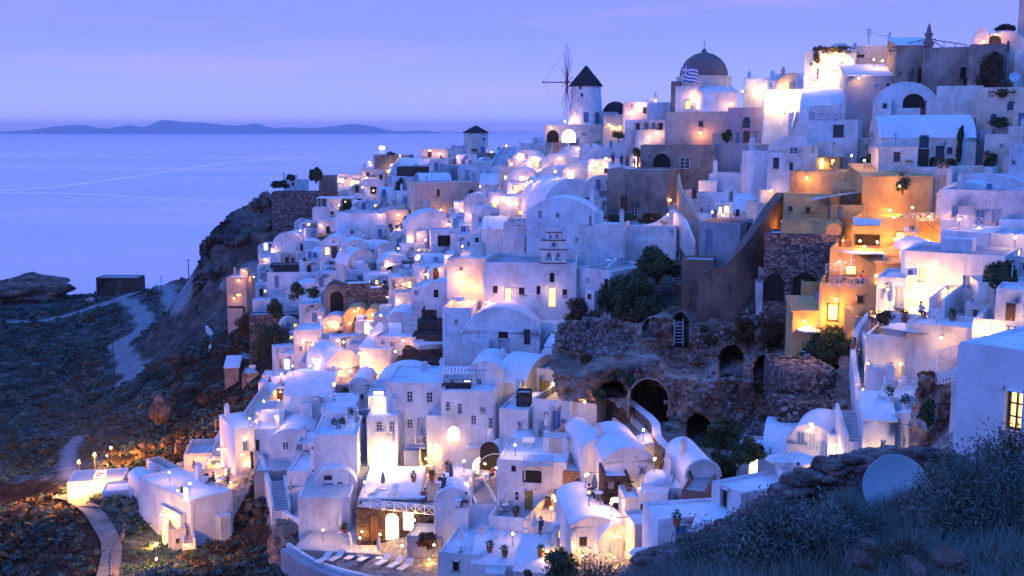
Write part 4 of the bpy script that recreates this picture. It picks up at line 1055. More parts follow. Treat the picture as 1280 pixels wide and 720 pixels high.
H(676,730,70,36,-8,8,'x','white2','','pale roof vault behind the dark shrub at the bottom',Y=86)
H(612,692,26,14,-8,4,'T','floorg','','small tiled landing by the lower stairs',Y=94,name='landing',cat='landing')
H(440,712,150,22,-18,10,'T','floorg','','pool deck with sun loungers in a row',name='terrace',cat='terrace',Y=100,roofc='floorw',foot=6)
H(530,690,44,20,-16,6,'T','floorg','','lower stone patio beside the red flower bush',name='terrace',cat='terrace',Y=98)
# --- left of the hotels
H(420,600,54,58,-6,8,'f','white','a 411 596 9 5;b 409 612 13 22;w 425 607 7 14','white vault house with fanlight door on the blue courtyard',Y=112)
H(420,632,52,48,-6,7,'V','white','a 410 597 10 6;b 410 615 13 24;w 425 608 8 14','rounded white house with fanlight and grey door',Y=110)
H(418,585,58,32,-5,7,'T','spotted','','white wall studded with dark stones under the lava balcony',Y=116)
H(421,560,54,24,-5,7,'t','lava','','lava stone balcony with white lattice railing',Y=119,roofc='floorg')
H(424,534,44,26,-5,7,'f','white','','white roof terrace wall with round chairs',Y=124)
H(405,646,64,26,-8,8,'T','white2','','blue shaded paved courtyard with a staircase',Y=106)
H(338,590,36,56,-6,8,'f','white','n 307 557 4 14','plain white cube house left of the low vault',Y=130)
H(365,592,54,56,-8,8,'v','white','w 357 557 8 10','low white vault house with square blue window',Y=128,rise=.25)
H(385,592,30,40,-14,6,'f','white','b 369 559 8 8;w 383 565 6 6','small white cube with a square window by the fan palm',Y=124)
H(385,628,50,40,-12,7,'f','white','w 383 609 6 6;w 357 610 4 4','white patio house with square window above two loungers',Y=116)
H(310,585,30,52,14,8,'f','white','b 307 558 6 12;n 315 575 4 22','white house with narrow blue window at the lane corner',Y=132)
H(386,516,62,44,-10,8,'x','white','w 372 522 4 5','blue white house below the turquoise pool',Y=136)
H(420,506,54,26,-8,8,'T','floorg','','pool terrace with wicker chairs and lamp post',name='terrace',cat='terrace',Y=138,roofc='floorg')
H(393,494,60,20,-6,7,'f','white','','white pool basin with turquoise water',name='swimming_pool',cat='pool',Y=141,par=.3,roofc='pool')
H(430,478,44,40,20,8,'V','white','A 437 480 6 14','white vault with lamp lit doorway beside the pool terrace',Y=143)
H(470,480,40,44,-20,8,'s','white','','steep white stair wall right of the lamp lit doorway',Y=142,back=2)
H(397,478,44,26,-6,7,'t','white','n 415 462 4 10','white lantern terrace with pink cube above the pool',Y=150)
H(450,512,26,40,-8,7,'v','white3','n 452 496 4 6','pink lit small vault left of the glowing loggia',Y=132,rise=.35)
H(372,528,50,22,-12,7,'T','white','','white stepped terrace with round light left of the pool',Y=138)
H(340,528,40,14,-14,6,'T','white','','narrow white terrace along the lit stairway',Y=142)
H(346,600,56,12,-6,8,'T','floorg','','paved yard before the low vault house',Y=124,name='courtyard',cat='courtyard')
# left lowest cluster
H(190,634,26,36,14,6,'v','white','b 187 622 12 20','small white vault chapel with blue door at the cliff edge',Y=128,rise=.35,foot=4)
H(266,654,52,37,30,12,'f','white','n 228 612 3 8;m 233 618 5 18;w 224 604 3 8','white flat roofed villa with orange lit bay at the cliff edge',Y=118,foot=5)
H(238,664,22,24,26,5,'t','white','n 232 656 5 6','small white lower terrace before the cliff edge villa',Y=117,foot=4)
H(280,602,50,16,-8,8,'t','white3','','roof terrace with dining tables and orange lamps',Y=134,roofc='floorb')
H(248,588,34,22,-8,7,'t','white3','n 247 584 4 8','small lit terrace with planters above the villa roof',Y=140)
H(290,566,40,20,-8,7,'t','white','','white terrace with parasol bases above the lit tables',Y=146)
H(314,546,28,20,-10,6,'t','white','','white terrace corner at the foot of the long lit stairway',Y=152)
H(218,618,16,34,24,6,'t','white3','','narrow orange lit balcony left of the villa',Y=130)
H(222,686,22,26,0,4,'t','white3','n 222 676 4 6','white entrance kiosk with lamps below the villa',Y=115)
# remote buildings on the dark slope
H(146,361,48,14,-22,9,'F','lava','o 126 356 8 9;w 150 356 3 3','long abandoned dark concrete building on the shore plateau',Y=440,foot=4)
H(322,464,56,16,-10,9,'f','brown','b 312 460 5 5','dark flat roofed stable on the scrub slope',Y=218,roofc='roofg')
H(318,484,30,18,-6,6,'f','tan','w 312 466 4 4;g 318 478 20 12','small fenced ruin below the dark stable',Y=206)
H(290,474,18,14,-6,6,'s','tan','','tiny lean-to hut left of the fenced ruin',Y=212)
H(88,551,26,14,-14,8,'f','tan','p 84 546 4 7','small grey pump house on the lower scrub slope',Y=236)
H(68,550,22,8,-14,6,'f','white2','n 72 547 4 4','low pale shed left of the pump house',Y=240)
H(120,620,66,20,-10,5,'T','white','','white cliff bar terrace blazing with light',name='terrace',cat='terrace',Y=136,roofc='floorw')
H(152,628,46,16,-8,4,'f','white2','','white rough wall between the cliff bar and the chapel',name='garden_wall',cat='wall',Y=132)
H(124,612,14,16,-8,3,'f','white','','small white bar kiosk on the blazing cliff terrace',Y=137)
H(296,372,24,26,-18,7,'f','peach','L 298 369 7 4;n 294 384 20 3','pink cube house at the left edge with one lit window',Y=246,foot=5)
# foreground blue house
H(1258,584,130,150,-24,7,'f','white','L 1268 514 26 50','blue shaded foreground house with a lit lattice window',Y=29,par=.1,foot=4,bev=.2)
H(571,410,36,26,-10,6,'t','white','w 570 402 4 5','white walled terrace under the tall warm lit cube house',Y=133)
H(548,372,34,20,-10,5,'v','white','o 545 366 6 8','little white vault left of the tall warm lit cube house',Y=150,rise=.4)
H(300,612,40,18,-10,7,'t','white3','','sunken lit terrace with steps right of the villa',Y=131)
H(268,586,26,16,-12,5,'f','white','n 262 580 3 4','tiny white cube between the lit terraces above the villa',Y=140)
# ------------------------------------------------------------------ roof clutter and lean-tos, house by house
for (root, O, ang, W, d, Ht, roof) in list(HOUSES):
    if root.name.split('.')[0] != 'house' or O.y < 60: continue
    kids = KIDS.get(root.name, []); wmat = kids[0].data.materials[0].name if kids else ''
    mname = [k for k, v in MATS.items() if v is kids[0].data.materials[0]][0]
    r = random.Random(int(O.x * 31 + O.y * 7)); low = mname.startswith('white') or mname in ('cream', 'peach', 'ochre')
    if not low: continue
    if roof in 'fFvx' and r.random() < .55 and d > 5:       # chimney
        mb = MB(); cx = r.choice((-1, 1)) * (W / 2 - .55); cyy = d * r.uniform(.35, .8); zb = Ht - (1.0 if roof in 'vx' else .35); w_ = r.uniform(.22, .34); hh = zb + r.uniform(1.2, 1.9)
        mb.box(cx - w_, cx + w_, cyy - w_, cyy + w_, zb, hh); mb.box(cx - w_ - .06, cx + w_ + .06, cyy - w_ - .06, cyy + w_ + .06, hh + .003, hh + .12)
        mb.box(cx - w_ * .6, cx + w_ * .6, cyy - w_ * .6, cyy + w_ * .6, hh + .12, hh + .34); mb.box(cx - w_ * .8, cx + w_ * .8, cyy - w_ * .8, cyy + w_ * .8, hh + .343, hh + .42)
        mb.build('chimney', mname, root, weld=False)
    if roof in 'fF' and r.random() < .35 and W > 3:        # stair hatch or small roof room
        mb = MB(); a = r.uniform(.9, 1.5); cx = r.uniform(-W / 2 + a + .3, W / 2 - a - .3) if W / 2 - a - .3 > 0 else 0; mb.box(cx - a, cx + a, d * .5, min(d * .5 + 2.2, d - .3), Ht - .4, Ht + r.uniform(.7, 1.5)); mb.build('roof_room', mname, root, bevel=.08)
    if r.random() < .5 and W > 3.4:
        # lean-to against the front where no opening is
        occ = []
        for ch in kids:
            if ch.name.split('.')[0] in ('window', 'door', 'opening', 'archway', 'shutter'):
                xs_ = [v.co.x for v in ch.data.vertices]; ys_ = [v.co.y for v in ch.data.vertices]
                if max(ys_) < .6: occ.append((min(xs_), max(xs_)))
        for t in range(8):
            aw = r.uniform(1.2, min(2.6, W * .4)); x0 = r.uniform(-W / 2 + .05, W / 2 - aw - .05); dp = r.uniform(.8, 2.0); hh = Ht * r.uniform(.25, .5)
            if all(x0 > q[1] + .15 or x0 + aw < q[0] - .15 for q in occ):
                mb = MB(); mb.box(x0, x0 + aw, -dp, -.004, -3.2, hh); mb.box(x0 + .12, x0 + aw - .12, -dp + .12, -.15, hh + .002, hh + .01) if 0 else None
                an = mb.build('annex', mname, root, bevel=.08)
                if hh > 1.6 and r.random() < .6:
                    q = MB(); xc = x0 + aw / 2; q.box(xc - .3, xc + .3, -dp - .03, -dp + .02, hh - 1.15, hh - .45); wdw = q.build('window', 'brownwood', an); q = MB(); q.box(xc - .23, xc + .23, -dp - .045, -dp - .032, hh - 1.08, hh - .52); q.build('pane', 'glass', wdw)
                break
    if r.random() < .5:                                   # painted pipe or cable down the wall
        mb = MB(); x = r.choice((-1, 1)) * (W / 2 - r.uniform(.15, .5)); mb.bar((x, -.04, -1), (x, -.04, Ht * .8), .06); mb.build('drainpipe', 'palewood', root, weld=False)
# ------------------------------------------------------------------ putting things on what is built
bpy.context.view_layer.update()
DG = bpy.context.evaluated_depsgraph_get()
PX_S = []
def cast(px, py, ymin=56, vertical=None):
    """the built surface seen through a photo pixel: point, normal, top-level object, distance"""
    d = ray(px, py).normalized(); o = d * ymin
    ok, loc, nrm, i, ob, mt = scene.ray_cast(DG, o, d, distance=700)
    if not ok: return gp(px, py, ymin), Vector((0, 0, 1)), None
    if nrm.dot(d) > 0: nrm = -nrm
    r = ob
    while r.parent is not None: r = r.parent
    if r.name.startswith(('hillside', 'sea', 'haze')): r = None
    return loc, nrm, bpy.data.objects.get(r.name) if r else None
def drop(px, py, ymin=56):
    """a standing place near the pixel: if a wall is met, the surface behind its top edge is not used; the foot of it is"""
    loc, nrm, r = cast(px, py, ymin)
    if nrm.z < .55:
        for k in range(1, 14):
            l2, n2, r2 = cast(px, py + k, ymin)
            if n2.z > .6: return l2, r2
        q = loc + Vector((nrm.x, nrm.y, 0)).normalized() * .6
        ok, l3, n3, i, ob, mt = scene.ray_cast(DG, q + Vector((0, 0, .2)), Vector((0, 0, -1)), distance=30)
        if ok: return l3, None
    return loc, r
def up_seg(px, py, Y): return P(px, py, Y)

# ---- lamps: bulbs with brackets on the walls, low lamps on ground and roofs; long arms and posts added to widen the warm fill
LAMP_W = .7
def lamp(px, py, pw=1.0, off=.95, col=(1, .42, .12), label=None, ymin=56, rad=.09):
    loc, nrm, r = cast(px, py, ymin)
    wall = nrm.z < .6
    if wall: nn = Vector((nrm.x, nrm.y, 0)).normalized(); p = loc + nn * off
    else: nn = Vector((0, 0, 1)); p = loc + Vector((0, 0, 1.1))
    mb = MB()
    if wall:
        mb.bar(tuple(loc - p + Vector((0, 0, .12))), (0, 0, .12), .05); mb.lathe([(.03, .12), (.10, .10), (.11, .06)], 10)
    else:
        mb.lathe([(.06, -1.1), (.035, -1.0), (.03, -.1), (.09, -.08)], 10)
    b2 = MB(); b2.lathe([(.001, -rad)] + [(rad * math.cos(t), rad * math.sin(t)) for t in [-PI / 2 + PI * k / 8 for k in range(1, 8)]] + [(.001, rad)], 12)
    on_house = r is not None and wall and r.name.split('.')[0] in ('house', 'church', 'terrace', 'platform')
    if on_house:
        fx = mb.build('wall_lamp', 'greymetal', r); inv = r.matrix_world.inverted(); fx.matrix_parent_inverse = Matrix(); fx.location = inv @ p; fx.rotation_euler = (0, 0, -r.rotation_euler[2])
        bl = b2.build('bulb', 'bulb', fx, smooth=True)
    else:
        fx = empty('garden_lamp', p)
        mb.build('lamp_post', 'greymetal', fx); bl = b2.build('bulb', 'bulb', fx, smooth=True)
        near = nearest(p)
        tag(fx, label or ' '.join(('lamp by the ' + near).split()[:16]), 'lamp', 'small lamps lighting the lanes and terraces')
    ld = bpy.data.lights.new('lamp_light', 'POINT'); ld.energy = 190 * pw * LAMP_W; ld.color = col; ld.shadow_soft_size = .12
    lo = bpy.data.objects.new('lamp_light', ld); COL.objects.link(lo); lo.location = p + nn * .12 + Vector((0, 0, -.02))
    return fx

# ---- umbrellas
def parasol_open(px, py, hpx, wpx, mat, label, group='open parasols on the terraces', ymin=56, tilt=0):
    loc, _ = drop(px, py, ymin); s = fwd(loc) / F; Hh = hpx * s; Rr = wpx * s / 2
    e = empty('parasol', loc, random.random()); tag(e, label, 'parasol', group)
    mb = MB(); mb.tube([(0, 0, 0), (0, 0, Hh * .98)], .035, 8); mb.lathe([(.3, 0), (.3, .07), (.05, .12)], 12); mb.build('pole', 'whitewood', e, smooth=False)
    mb = MB(); n = 8; apex = (0, 0, Hh); zr = Hh - Rr * .38
    ring = [(Rr * math.cos(2 * PI * k / n), Rr * math.sin(2 * PI * k / n), zr) for k in range(n)]
    for k in range(n):
        a, b = ring[k], ring[(k + 1) % n]; md = ((a[0] + b[0]) / 2 * .96, (a[1] + b[1]) / 2 * .96, zr + .03)
        mb.face([a, md, apex]); mb.face([md, b, apex])
        mb.face([a, (a[0], a[1], zr - .16), (md[0], md[1], zr - .12), md]); mb.face([md, (md[0], md[1], zr - .12), (b[0], b[1], zr - .16), b])
    mb.build('canopy', mat, e)
    mb = MB()
    for k in range(n): mb.bar((0, 0, Hh - Rr * .25), tuple(Vector(ring[k]) * .96 + Vector((0, 0, -.02))), .03)
    mb.build('ribs', 'whitewood', e)
    return e
def parasol_closed(px, py, hpx, mat, label, group='closed parasols on the terraces'):
    loc, _ = drop(px, py); s = fwd(loc) / F; Hh = max(1.9, hpx * s)
    e = empty('parasol', loc, random.random()); tag(e, label, 'parasol', group)
    mb = MB(); mb.tube([(0, 0, 0), (0, 0, Hh)], .03, 8); mb.lathe([(.34, 0), (.34, .08), (.05, .14)], 12); mb.build('pole', 'whitewood', e)
    mb = MB(); n = 12
    prof = [(.05, .34), (.16, .36), (.19, .5), (.15, .7), (.11, .85), (.04, .97), (.01, 1.0)]
    i0 = len(mb.v)
    for r, z in prof:
        for j in range(n): t = 2 * PI * j / n; q = r * (1 + .25 * (j % 2)); mb.v.append((q * math.cos(t), q * math.sin(t), z * Hh))
    for q in range(len(prof) - 1):
        for j in range(n): a = i0 + q * n + j; b = i0 + q * n + (j + 1) % n; mb.f.append((a, b, b + n, a + n)); mb.m.append(0)
    mb.build('canopy', mat, e)
    return e
# ---- furniture built once, copied
def cyl(mb, x, y, r, z0, z1, n=12): mb.tube([(x, y, z0), (x, y, z1)], r, n)
def mk_table():
    e = empty('table', (0, 0, -500)); mb = MB(); cyl(mb, 0, 0, .38, .70, .74, 16); mb.build('table_top', 'whitewood', e)
    mb = MB(); cyl(mb, 0, 0, .03, .05, .7, 8); cyl(mb, 0, 0, .22, 0, .05, 12); mb.build('pedestal', 'greymetal', e); return e
def mk_chair(mat='whitewood'):
    e = empty('chair', (0, 0, -500)); mb = MB(); mb.box(-.22, .22, -.22, .22, .42, .47); mb.build('seat', mat, e)
    mb = MB(); mb.box(-.22, .22, .19, .23, .5, .9); mb.build('backrest', mat, e)
    for sx in (-.2, .2):
        for sy in (-.2, .2): mb = MB(); mb.bar((sx, sy, 0), (sx, sy, .9 if sy > 0 else .42), .035); mb.build('leg', mat, e)
    return e
def mk_lounger():
    e = empty('sun_lounger', (0, 0, -500)); mb = MB(); mb.box(-.32, .32, -.95, .45, .32, .36); mb.build('seat', 'canvas', e)
    mb = MB(); a = [(-.32, .45, .36), (.32, .45, .36), (.32, 1.0, .78), (-.32, 1.0, .78)]; mb.face(a); mb.face([(x, y + .04, z - .04) for x, y, z in a][::-1]); mb.bar((-.32, .45, .34), (-.32, 1.0, .76), .04); mb.bar((.32, .45, .34), (.32, 1.0, .76), .04); mb.build('backrest', 'canvas', e)
    mb = MB(); mb.bar((-.3, -.95, .31), (-.3, .5, .31), .05); mb.bar((.3, -.95, .31), (.3, .5, .31), .05)
    for sx in (-.3, .3):
        for sy in (-.85, .4): mb.bar((sx, sy, 0), (sx, sy, .3), .04)
    mb.build('frame', 'palewood', e); return e
def mk_pot(mat='terracotta', leaf='bush', s=1.0):
    e = empty('potted_plant', (0, 0, -500)); mb = MB(); mb.lathe([(.001, 0), (.16 * s, 0), (.22 * s, .32 * s), (.25 * s, .36 * s), (.2 * s, .34 * s), (.001, .32 * s)], 12); mb.build('pot', mat, e)
    mb = MB(); leaves(mb, 0, 0, .62 * s, .34 * s, .34 * s, 90, .09 * s); mb.build('foliage', leaf, e, weld=False); return e
def leaves(mb, x, y, z, rx, rz, n, sz, rnd=random):
    for _ in range(n):
        while True:
            a = Vector((rnd.uniform(-1, 1), rnd.uniform(-1, 1), rnd.uniform(-1, 1)))
            if .25 < a.length < 1: break
        k = 1 + .3 * noise.noise(a * 2.2 + Vector((x, y, z)))
        c = Vector((x + a.x * rx * k, y + a.y * rx * k, z + a.z * rz * k))
        t1 = Vector((rnd.gauss(0, 1), rnd.gauss(0, 1), rnd.gauss(0, 1))).normalized(); t2 = t1.cross(a).normalized() if t1.cross(a).length > .01 else Vector((1, 0, 0))
        s = sz * rnd.uniform(.6, 1.4)
        mb.face([c - t1 * s, c + t2 * s * .5, c + t1 * s, c - t2 * s * .5])
PROTO = {}
def put(kind, px, py, rz, label, group, cat=None, s=1.0, ymin=56, loc=None):
    if loc is None: loc, _ = drop(px, py, ymin)
    if kind not in PROTO:
        PROTO[kind] = {'table': mk_table, 'chair': mk_chair, 'dark_chair': lambda: mk_chair('navy'), 'lounger': mk_lounger, 'pot': mk_pot,
                       'flower_pot': lambda: mk_pot('terracotta', 'flower'), 'white_pot': lambda: mk_pot('whitewood', 'bush')}[kind](); o = PROTO[kind]
    else: o = copy_tree(PROTO[kind])
    o.location = loc; o.rotation_euler = (0, 0, R(rz)); o.scale = (s, s, s)
    for q in ('label', 'category', 'group'):
        if q in o: del o[q]
    tag(o, label, cat or {'table': 'table', 'chair': 'chair', 'dark_chair': 'chair', 'lounger': 'sun lounger'}.get(kind, 'potted plant'), group)
    return o
# ---- dense round shrubs and trees
def shrub(px, py, wpx, hpx, label, mat='bush', ymin=56, Y=None, dens=1.0, name='shrub', leaf=.16, cat='shrub', sink=.1):
    loc = P(px, py, Y) if Y else drop(px, py, ymin)[0]
    s = fwd(loc) / F; W_ = wpx * s / 2; H_ = hpx * s
    e = empty(name, loc); tag(e, label, cat)
    mb = MB(); k = max(3, int(4 * dens))
    for j in range(k):
        a = 2 * PI * j / k; mb.tube([(0, 0, -.3), (W_ * .2 * math.cos(a), W_ * .2 * math.sin(a), H_ * .3), (W_ * .55 * math.cos(a + .4), W_ * .55 * math.sin(a + .4), H_ * .62)], [.09 * H_ / 2, .06 * H_ / 2, .02], 6)
    mb.build('trunk', 'bark', e)
    mb = MB(); sz = leaf
    nc = int(9 * dens) + 4
    for j in range(nc):
        lo_ = .3 if name in ('tree', 'palm') else .08
        a = random.uniform(0, 2 * PI); q = math.sqrt(random.random()) * .72; zz_ = random.uniform(lo_, .78); q *= 1 - max(0, zz_ - .3) * .7
        r_ = random.uniform(.28, .46)
        leaves(mb, W_ * q * math.cos(a), W_ * q * math.sin(a), H_ * zz_, W_ * r_ * 1.1, H_ * r_ * .62, int(150 * dens * min(2.2, max(.5, W_ * H_ / 4))), sz)
    mb.build('crown', mat, e, weld=False)
    return e
# ---- stairs
def stairs(x0, y0, x1, y1, wpx, n, label, mat='white', tread='floorg', side=True, Y0=None, Y1=None, name='stairs', ymin=58, lift=.25, wallh=.55):
    a = P(x0, y0, Y0) if Y0 else gp(x0, y0, ymin); b = P(x1, y1, Y1) if Y1 else gp(x1, y1, ymin)
    a = a + Vector((0, 0, lift)); b = b + Vector((0, 0, lift))
    if b.z < a.z + .2: b.z = a.z + .2
    L = math.hypot(b.x - a.x, b.y - a.y); ang = math.atan2(b.y - a.y, b.x - a.x); wd = max(.9, wpx * fwd(a) / F)
    e = empty(name, a, ang); tag(e, label, 'stairs')
    st = MB(); tr = MB(); dh = (b.z - a.z) / n; dl = L / n
    for k in range(n):
        st.box(k * dl, (k + 1) * dl + .01, -wd / 2, wd / 2, (k + 1) * dh - dh - 2.2, (k + 1) * dh, skip='b')
        tr.box(k * dl + .03, (k + 1) * dl - .06, -wd / 2 + .06, wd / 2 - .06, (k + 1) * dh + .003, (k + 1) * dh + .02, skip='b')
    st.build('steps', mat, e, weld=False); tr.build('treads', tread, e, weld=False)
    if side:
        for s_ in (-1, 1):
            mb = MB(); y_ = s_ * (wd / 2 + .12)
            mm = [(0, -2.2), (L, b.z - a.z - 2.2), (L, b.z - a.z + wallh), (0, wallh)]
            p1 = [(x, y_ - .12, z) for x, z in mm]; p2 = [(x, y_ + .12, z) for x, z in mm]
            mb.face(p1); mb.face(p2[::-1])
            for i in range(4): mb.face([p1[i], p2[i], p2[(i + 1) % 4], p1[(i + 1) % 4]][::-1])
            mb.build('side_wall', mat, e, bevel=.05)
    return e
# ---- walls that follow the ground
def wall(pts_, hpx, th, mat, label, cop=None, name='stone_wall', ymin=58, Ys=None, sub=4, depth=2.5, cat='wall', arc=True, top=None):
    W_ = [P(x, y, Ys[i]) if Ys else gp(x, y, ymin) for i, (x, y) in enumerate(pts_)]
    hs = [hpx * fwd(p) / F if not hasattr(hpx, '__len__') else hpx[i] * fwd(p) / F for i, p in enumerate(W_)]
    D = []
    for i in range(len(W_) - 1):
        p0 = W_[max(i - 1, 0)]; p1 = W_[i]; p2 = W_[i + 1]; p3 = W_[min(i + 2, len(W_) - 1)]
        for j in range(sub):
            t = j / sub
            q = .5 * ((2 * p1) + (-p0 + p2) * t + (2 * p0 - 5 * p1 + 4 * p2 - p3) * t * t + (-p0 + 3 * p1 - 3 * p2 + p3) * t ** 3)
            D.append((q, hs[i] * (1 - t) + hs[i + 1] * t))
    D.append((W_[-1], hs[-1]))
    o = W_[0]; e = empty(name, o); tag(e, label, cat)
    def strip(mb, z0, z1, th):
        rows = []
        for i, (p, h) in enumerate(D):
            a = D[max(i - 1, 0)][0]; b = D[min(i + 1, len(D) - 1)][0]; d = Vector((b.x - a.x, b.y - a.y, 0)).normalized(); nn = Vector((-d.y, d.x, 0)) * th / 2
            q = p - o; zb, zt = z0(h), z1(h); w_ = .05 * noise.noise(p * 1.3)
            rows.append([q - nn + Vector((0, 0, zb)), q + nn + Vector((0, 0, zb)), q + nn + Vector((0, 0, zt + w_)), q - nn + Vector((0, 0, zt + w_))])
        for r, s_ in zip(rows, rows[1:]):
            for j in range(4): mb.face([r[j], r[(j + 1) % 4], s_[(j + 1) % 4], s_[j]])
        mb.face(rows[0][::-1]); mb.face(rows[-1])
    mb = MB(); strip(mb, lambda h: -depth, lambda h: h, th); mb.build('wall_body', mat, e, bevel=.05)
    if cop: mb = MB(); strip(mb, lambda h: h + .004, lambda h: h + .12, th + .1); mb.build('coping', cop, e, bevel=.04)
    return e
def lattice(a, b, h=.95, mat='whitewood', parent=None, name='railing', label=None, pitch=1.0):
    """posts, rails and crossed bars from a to b"""
    o = Vector(a); mb = MB(); d = Vector(b) - o; L = d.length; n = max(1, round(L / pitch)); upv = Vector((0, 0, h))
    for k in range(n + 1): mb.bar(d * (k / n), d * (k / n) + upv, .06)
    mb.bar(upv, d + upv, .07, .05); mb.bar(Vector((0, 0, .12)), d + Vector((0, 0, .12)), .05)
    for k in range(n):
        p = d * (k / n); q = d * ((k + 1) / n)
        mb.bar(p + Vector((0, 0, .14)), q + upv - Vector((0, 0, .03)), .035); mb.bar(p + upv - Vector((0, 0, .03)), q + Vector((0, 0, .14)), .035)
    if parent is not None:
        ob = mb.build(name, mat, parent, weld=False); inv = parent.matrix_world.inverted(); ob.location = inv @ o; ob.rotation_euler = (0, 0, -parent.rotation_euler[2])
    else: ob = mb.build(name, mat, None, weld=False); ob.location = o; tag(ob, label, 'railing')
    return ob
def on_roof(root):
    return [q for q in HOUSES if q[0] is root][0]
def person(px, py, pose, top, legs, label, rz=0, group=None, ymin=56, loc=None, s=1.0):
    """one continuous skinned figure with hair and clothes"""
    if loc is None: loc, _ = drop(px, py, ymin)
    e = empty('person', loc, R(rz)); tag(e, label, 'person', group); e.scale = (s, s, s)
    if pose == 'sit':
        J = {'pel': (0, 0, .52), 'ch': (0, .04, .92), 'nk': (0, .02, 1.08), 'hd': (0, -.02, 1.26), 'ls': (-.18, .04, 1.0), 'le': (-.24, -.12, .78), 'lh': (-.14, -.34, .74), 'rs': (.18, .04, 1.0), 're': (.24, -.12, .78), 'rh': (.14, -.34, .74),
             'lp': (-.1, 0, .5), 'lk': (-.13, -.42, .5), 'la': (-.13, -.44, .08), 'lf': (-.13, -.6, .04), 'rp': (.1, 0, .5), 'rk': (.13, -.42, .5), 'ra': (.13, -.44, .08), 'rf': (.13, -.6, .04)}
    else:
        J = {'pel': (0, 0, .92), 'ch': (0, .01, 1.28), 'nk': (0, 0, 1.46), 'hd': (0, -.03, 1.63), 'ls': (-.19, 0, 1.38), 'le': (-.25, .02, 1.1), 'lh': (-.22, -.12, .88), 'rs': (.19, 0, 1.38), 're': (.25, .02, 1.1), 'rh': (.23, -.1, .87),
             'lp': (-.1, 0, .9), 'lk': (-.12, -.03, .48), 'la': (-.12, .03, .08), 'lf': (-.13, -.13, .04), 'rp': (.1, 0, .9), 'rk': (.13, -.06, .48), 'ra': (.14, .05, .08), 'rf': (.15, -.11, .04)}
    RR = {'pel': .14, 'ch': .15, 'nk': .055, 'hd': .105, 'ls': .065, 'le': .045, 'lh': .035, 'rs': .065, 're': .045, 'rh': .035, 'lp': .1, 'lk': .065, 'la': .045, 'lf': .04, 'rp': .1, 'rk': .065, 'ra': .045, 'rf': .04}
    E = [('pel', 'ch'), ('ch', 'nk'), ('nk', 'hd'), ('ch', 'ls'), ('ls', 'le'), ('le', 'lh'), ('ch', 'rs'), ('rs', 're'), ('re', 'rh'), ('pel', 'lp'), ('lp', 'lk'), ('lk', 'la'), ('la', 'lf'), ('pel', 'rp'), ('rp', 'rk'), ('rk', 'ra'), ('ra', 'rf')]
    def skin(name, keys, grow, mat, root_key):
        ks = list(keys); me = bpy.data.meshes.new(name); me.from_pydata([J[k] for k in ks], [(ks.index(a), ks.index(b)) for a, b in E if a in ks and b in ks], [])
        ob = bpy.data.objects.new(name, me); COL.objects.link(ob); ob.parent = e; me.materials.append(M(mat))
        md = ob.modifiers.new('s', 'SKIN'); md.use_smooth_shade = True
        for i, k in enumerate(ks): me.skin_vertices[0].data[i].radius = (RR[k] + grow,) * 2; me.skin_vertices[0].data[i].use_root = k == root_key
        ob.modifiers.new('d', 'SUBSURF').levels = 1
        return ob
    skin('body', list(J), 0, 'skin', 'pel')
    skin('shirt', ['pel', 'ch', 'ls', 'le', 'rs', 're'], .022, top, 'pel')
    skin('trousers', ['pel', 'lp', 'lk', 'la', 'rp', 'rk', 'ra'], .018, legs, 'pel')
    h = J['hd']; mb = MB(); mb.lathe([(.125 * math.cos(t), .13 * math.sin(t)) for t in [-.3 + (PI / 2 + .3) * k / 7 for k in range(8)]], 12, c=(h[0], h[1] + .03, h[2] + .0)); mb.build('hair', 'hair', e, smooth=True)
    return e
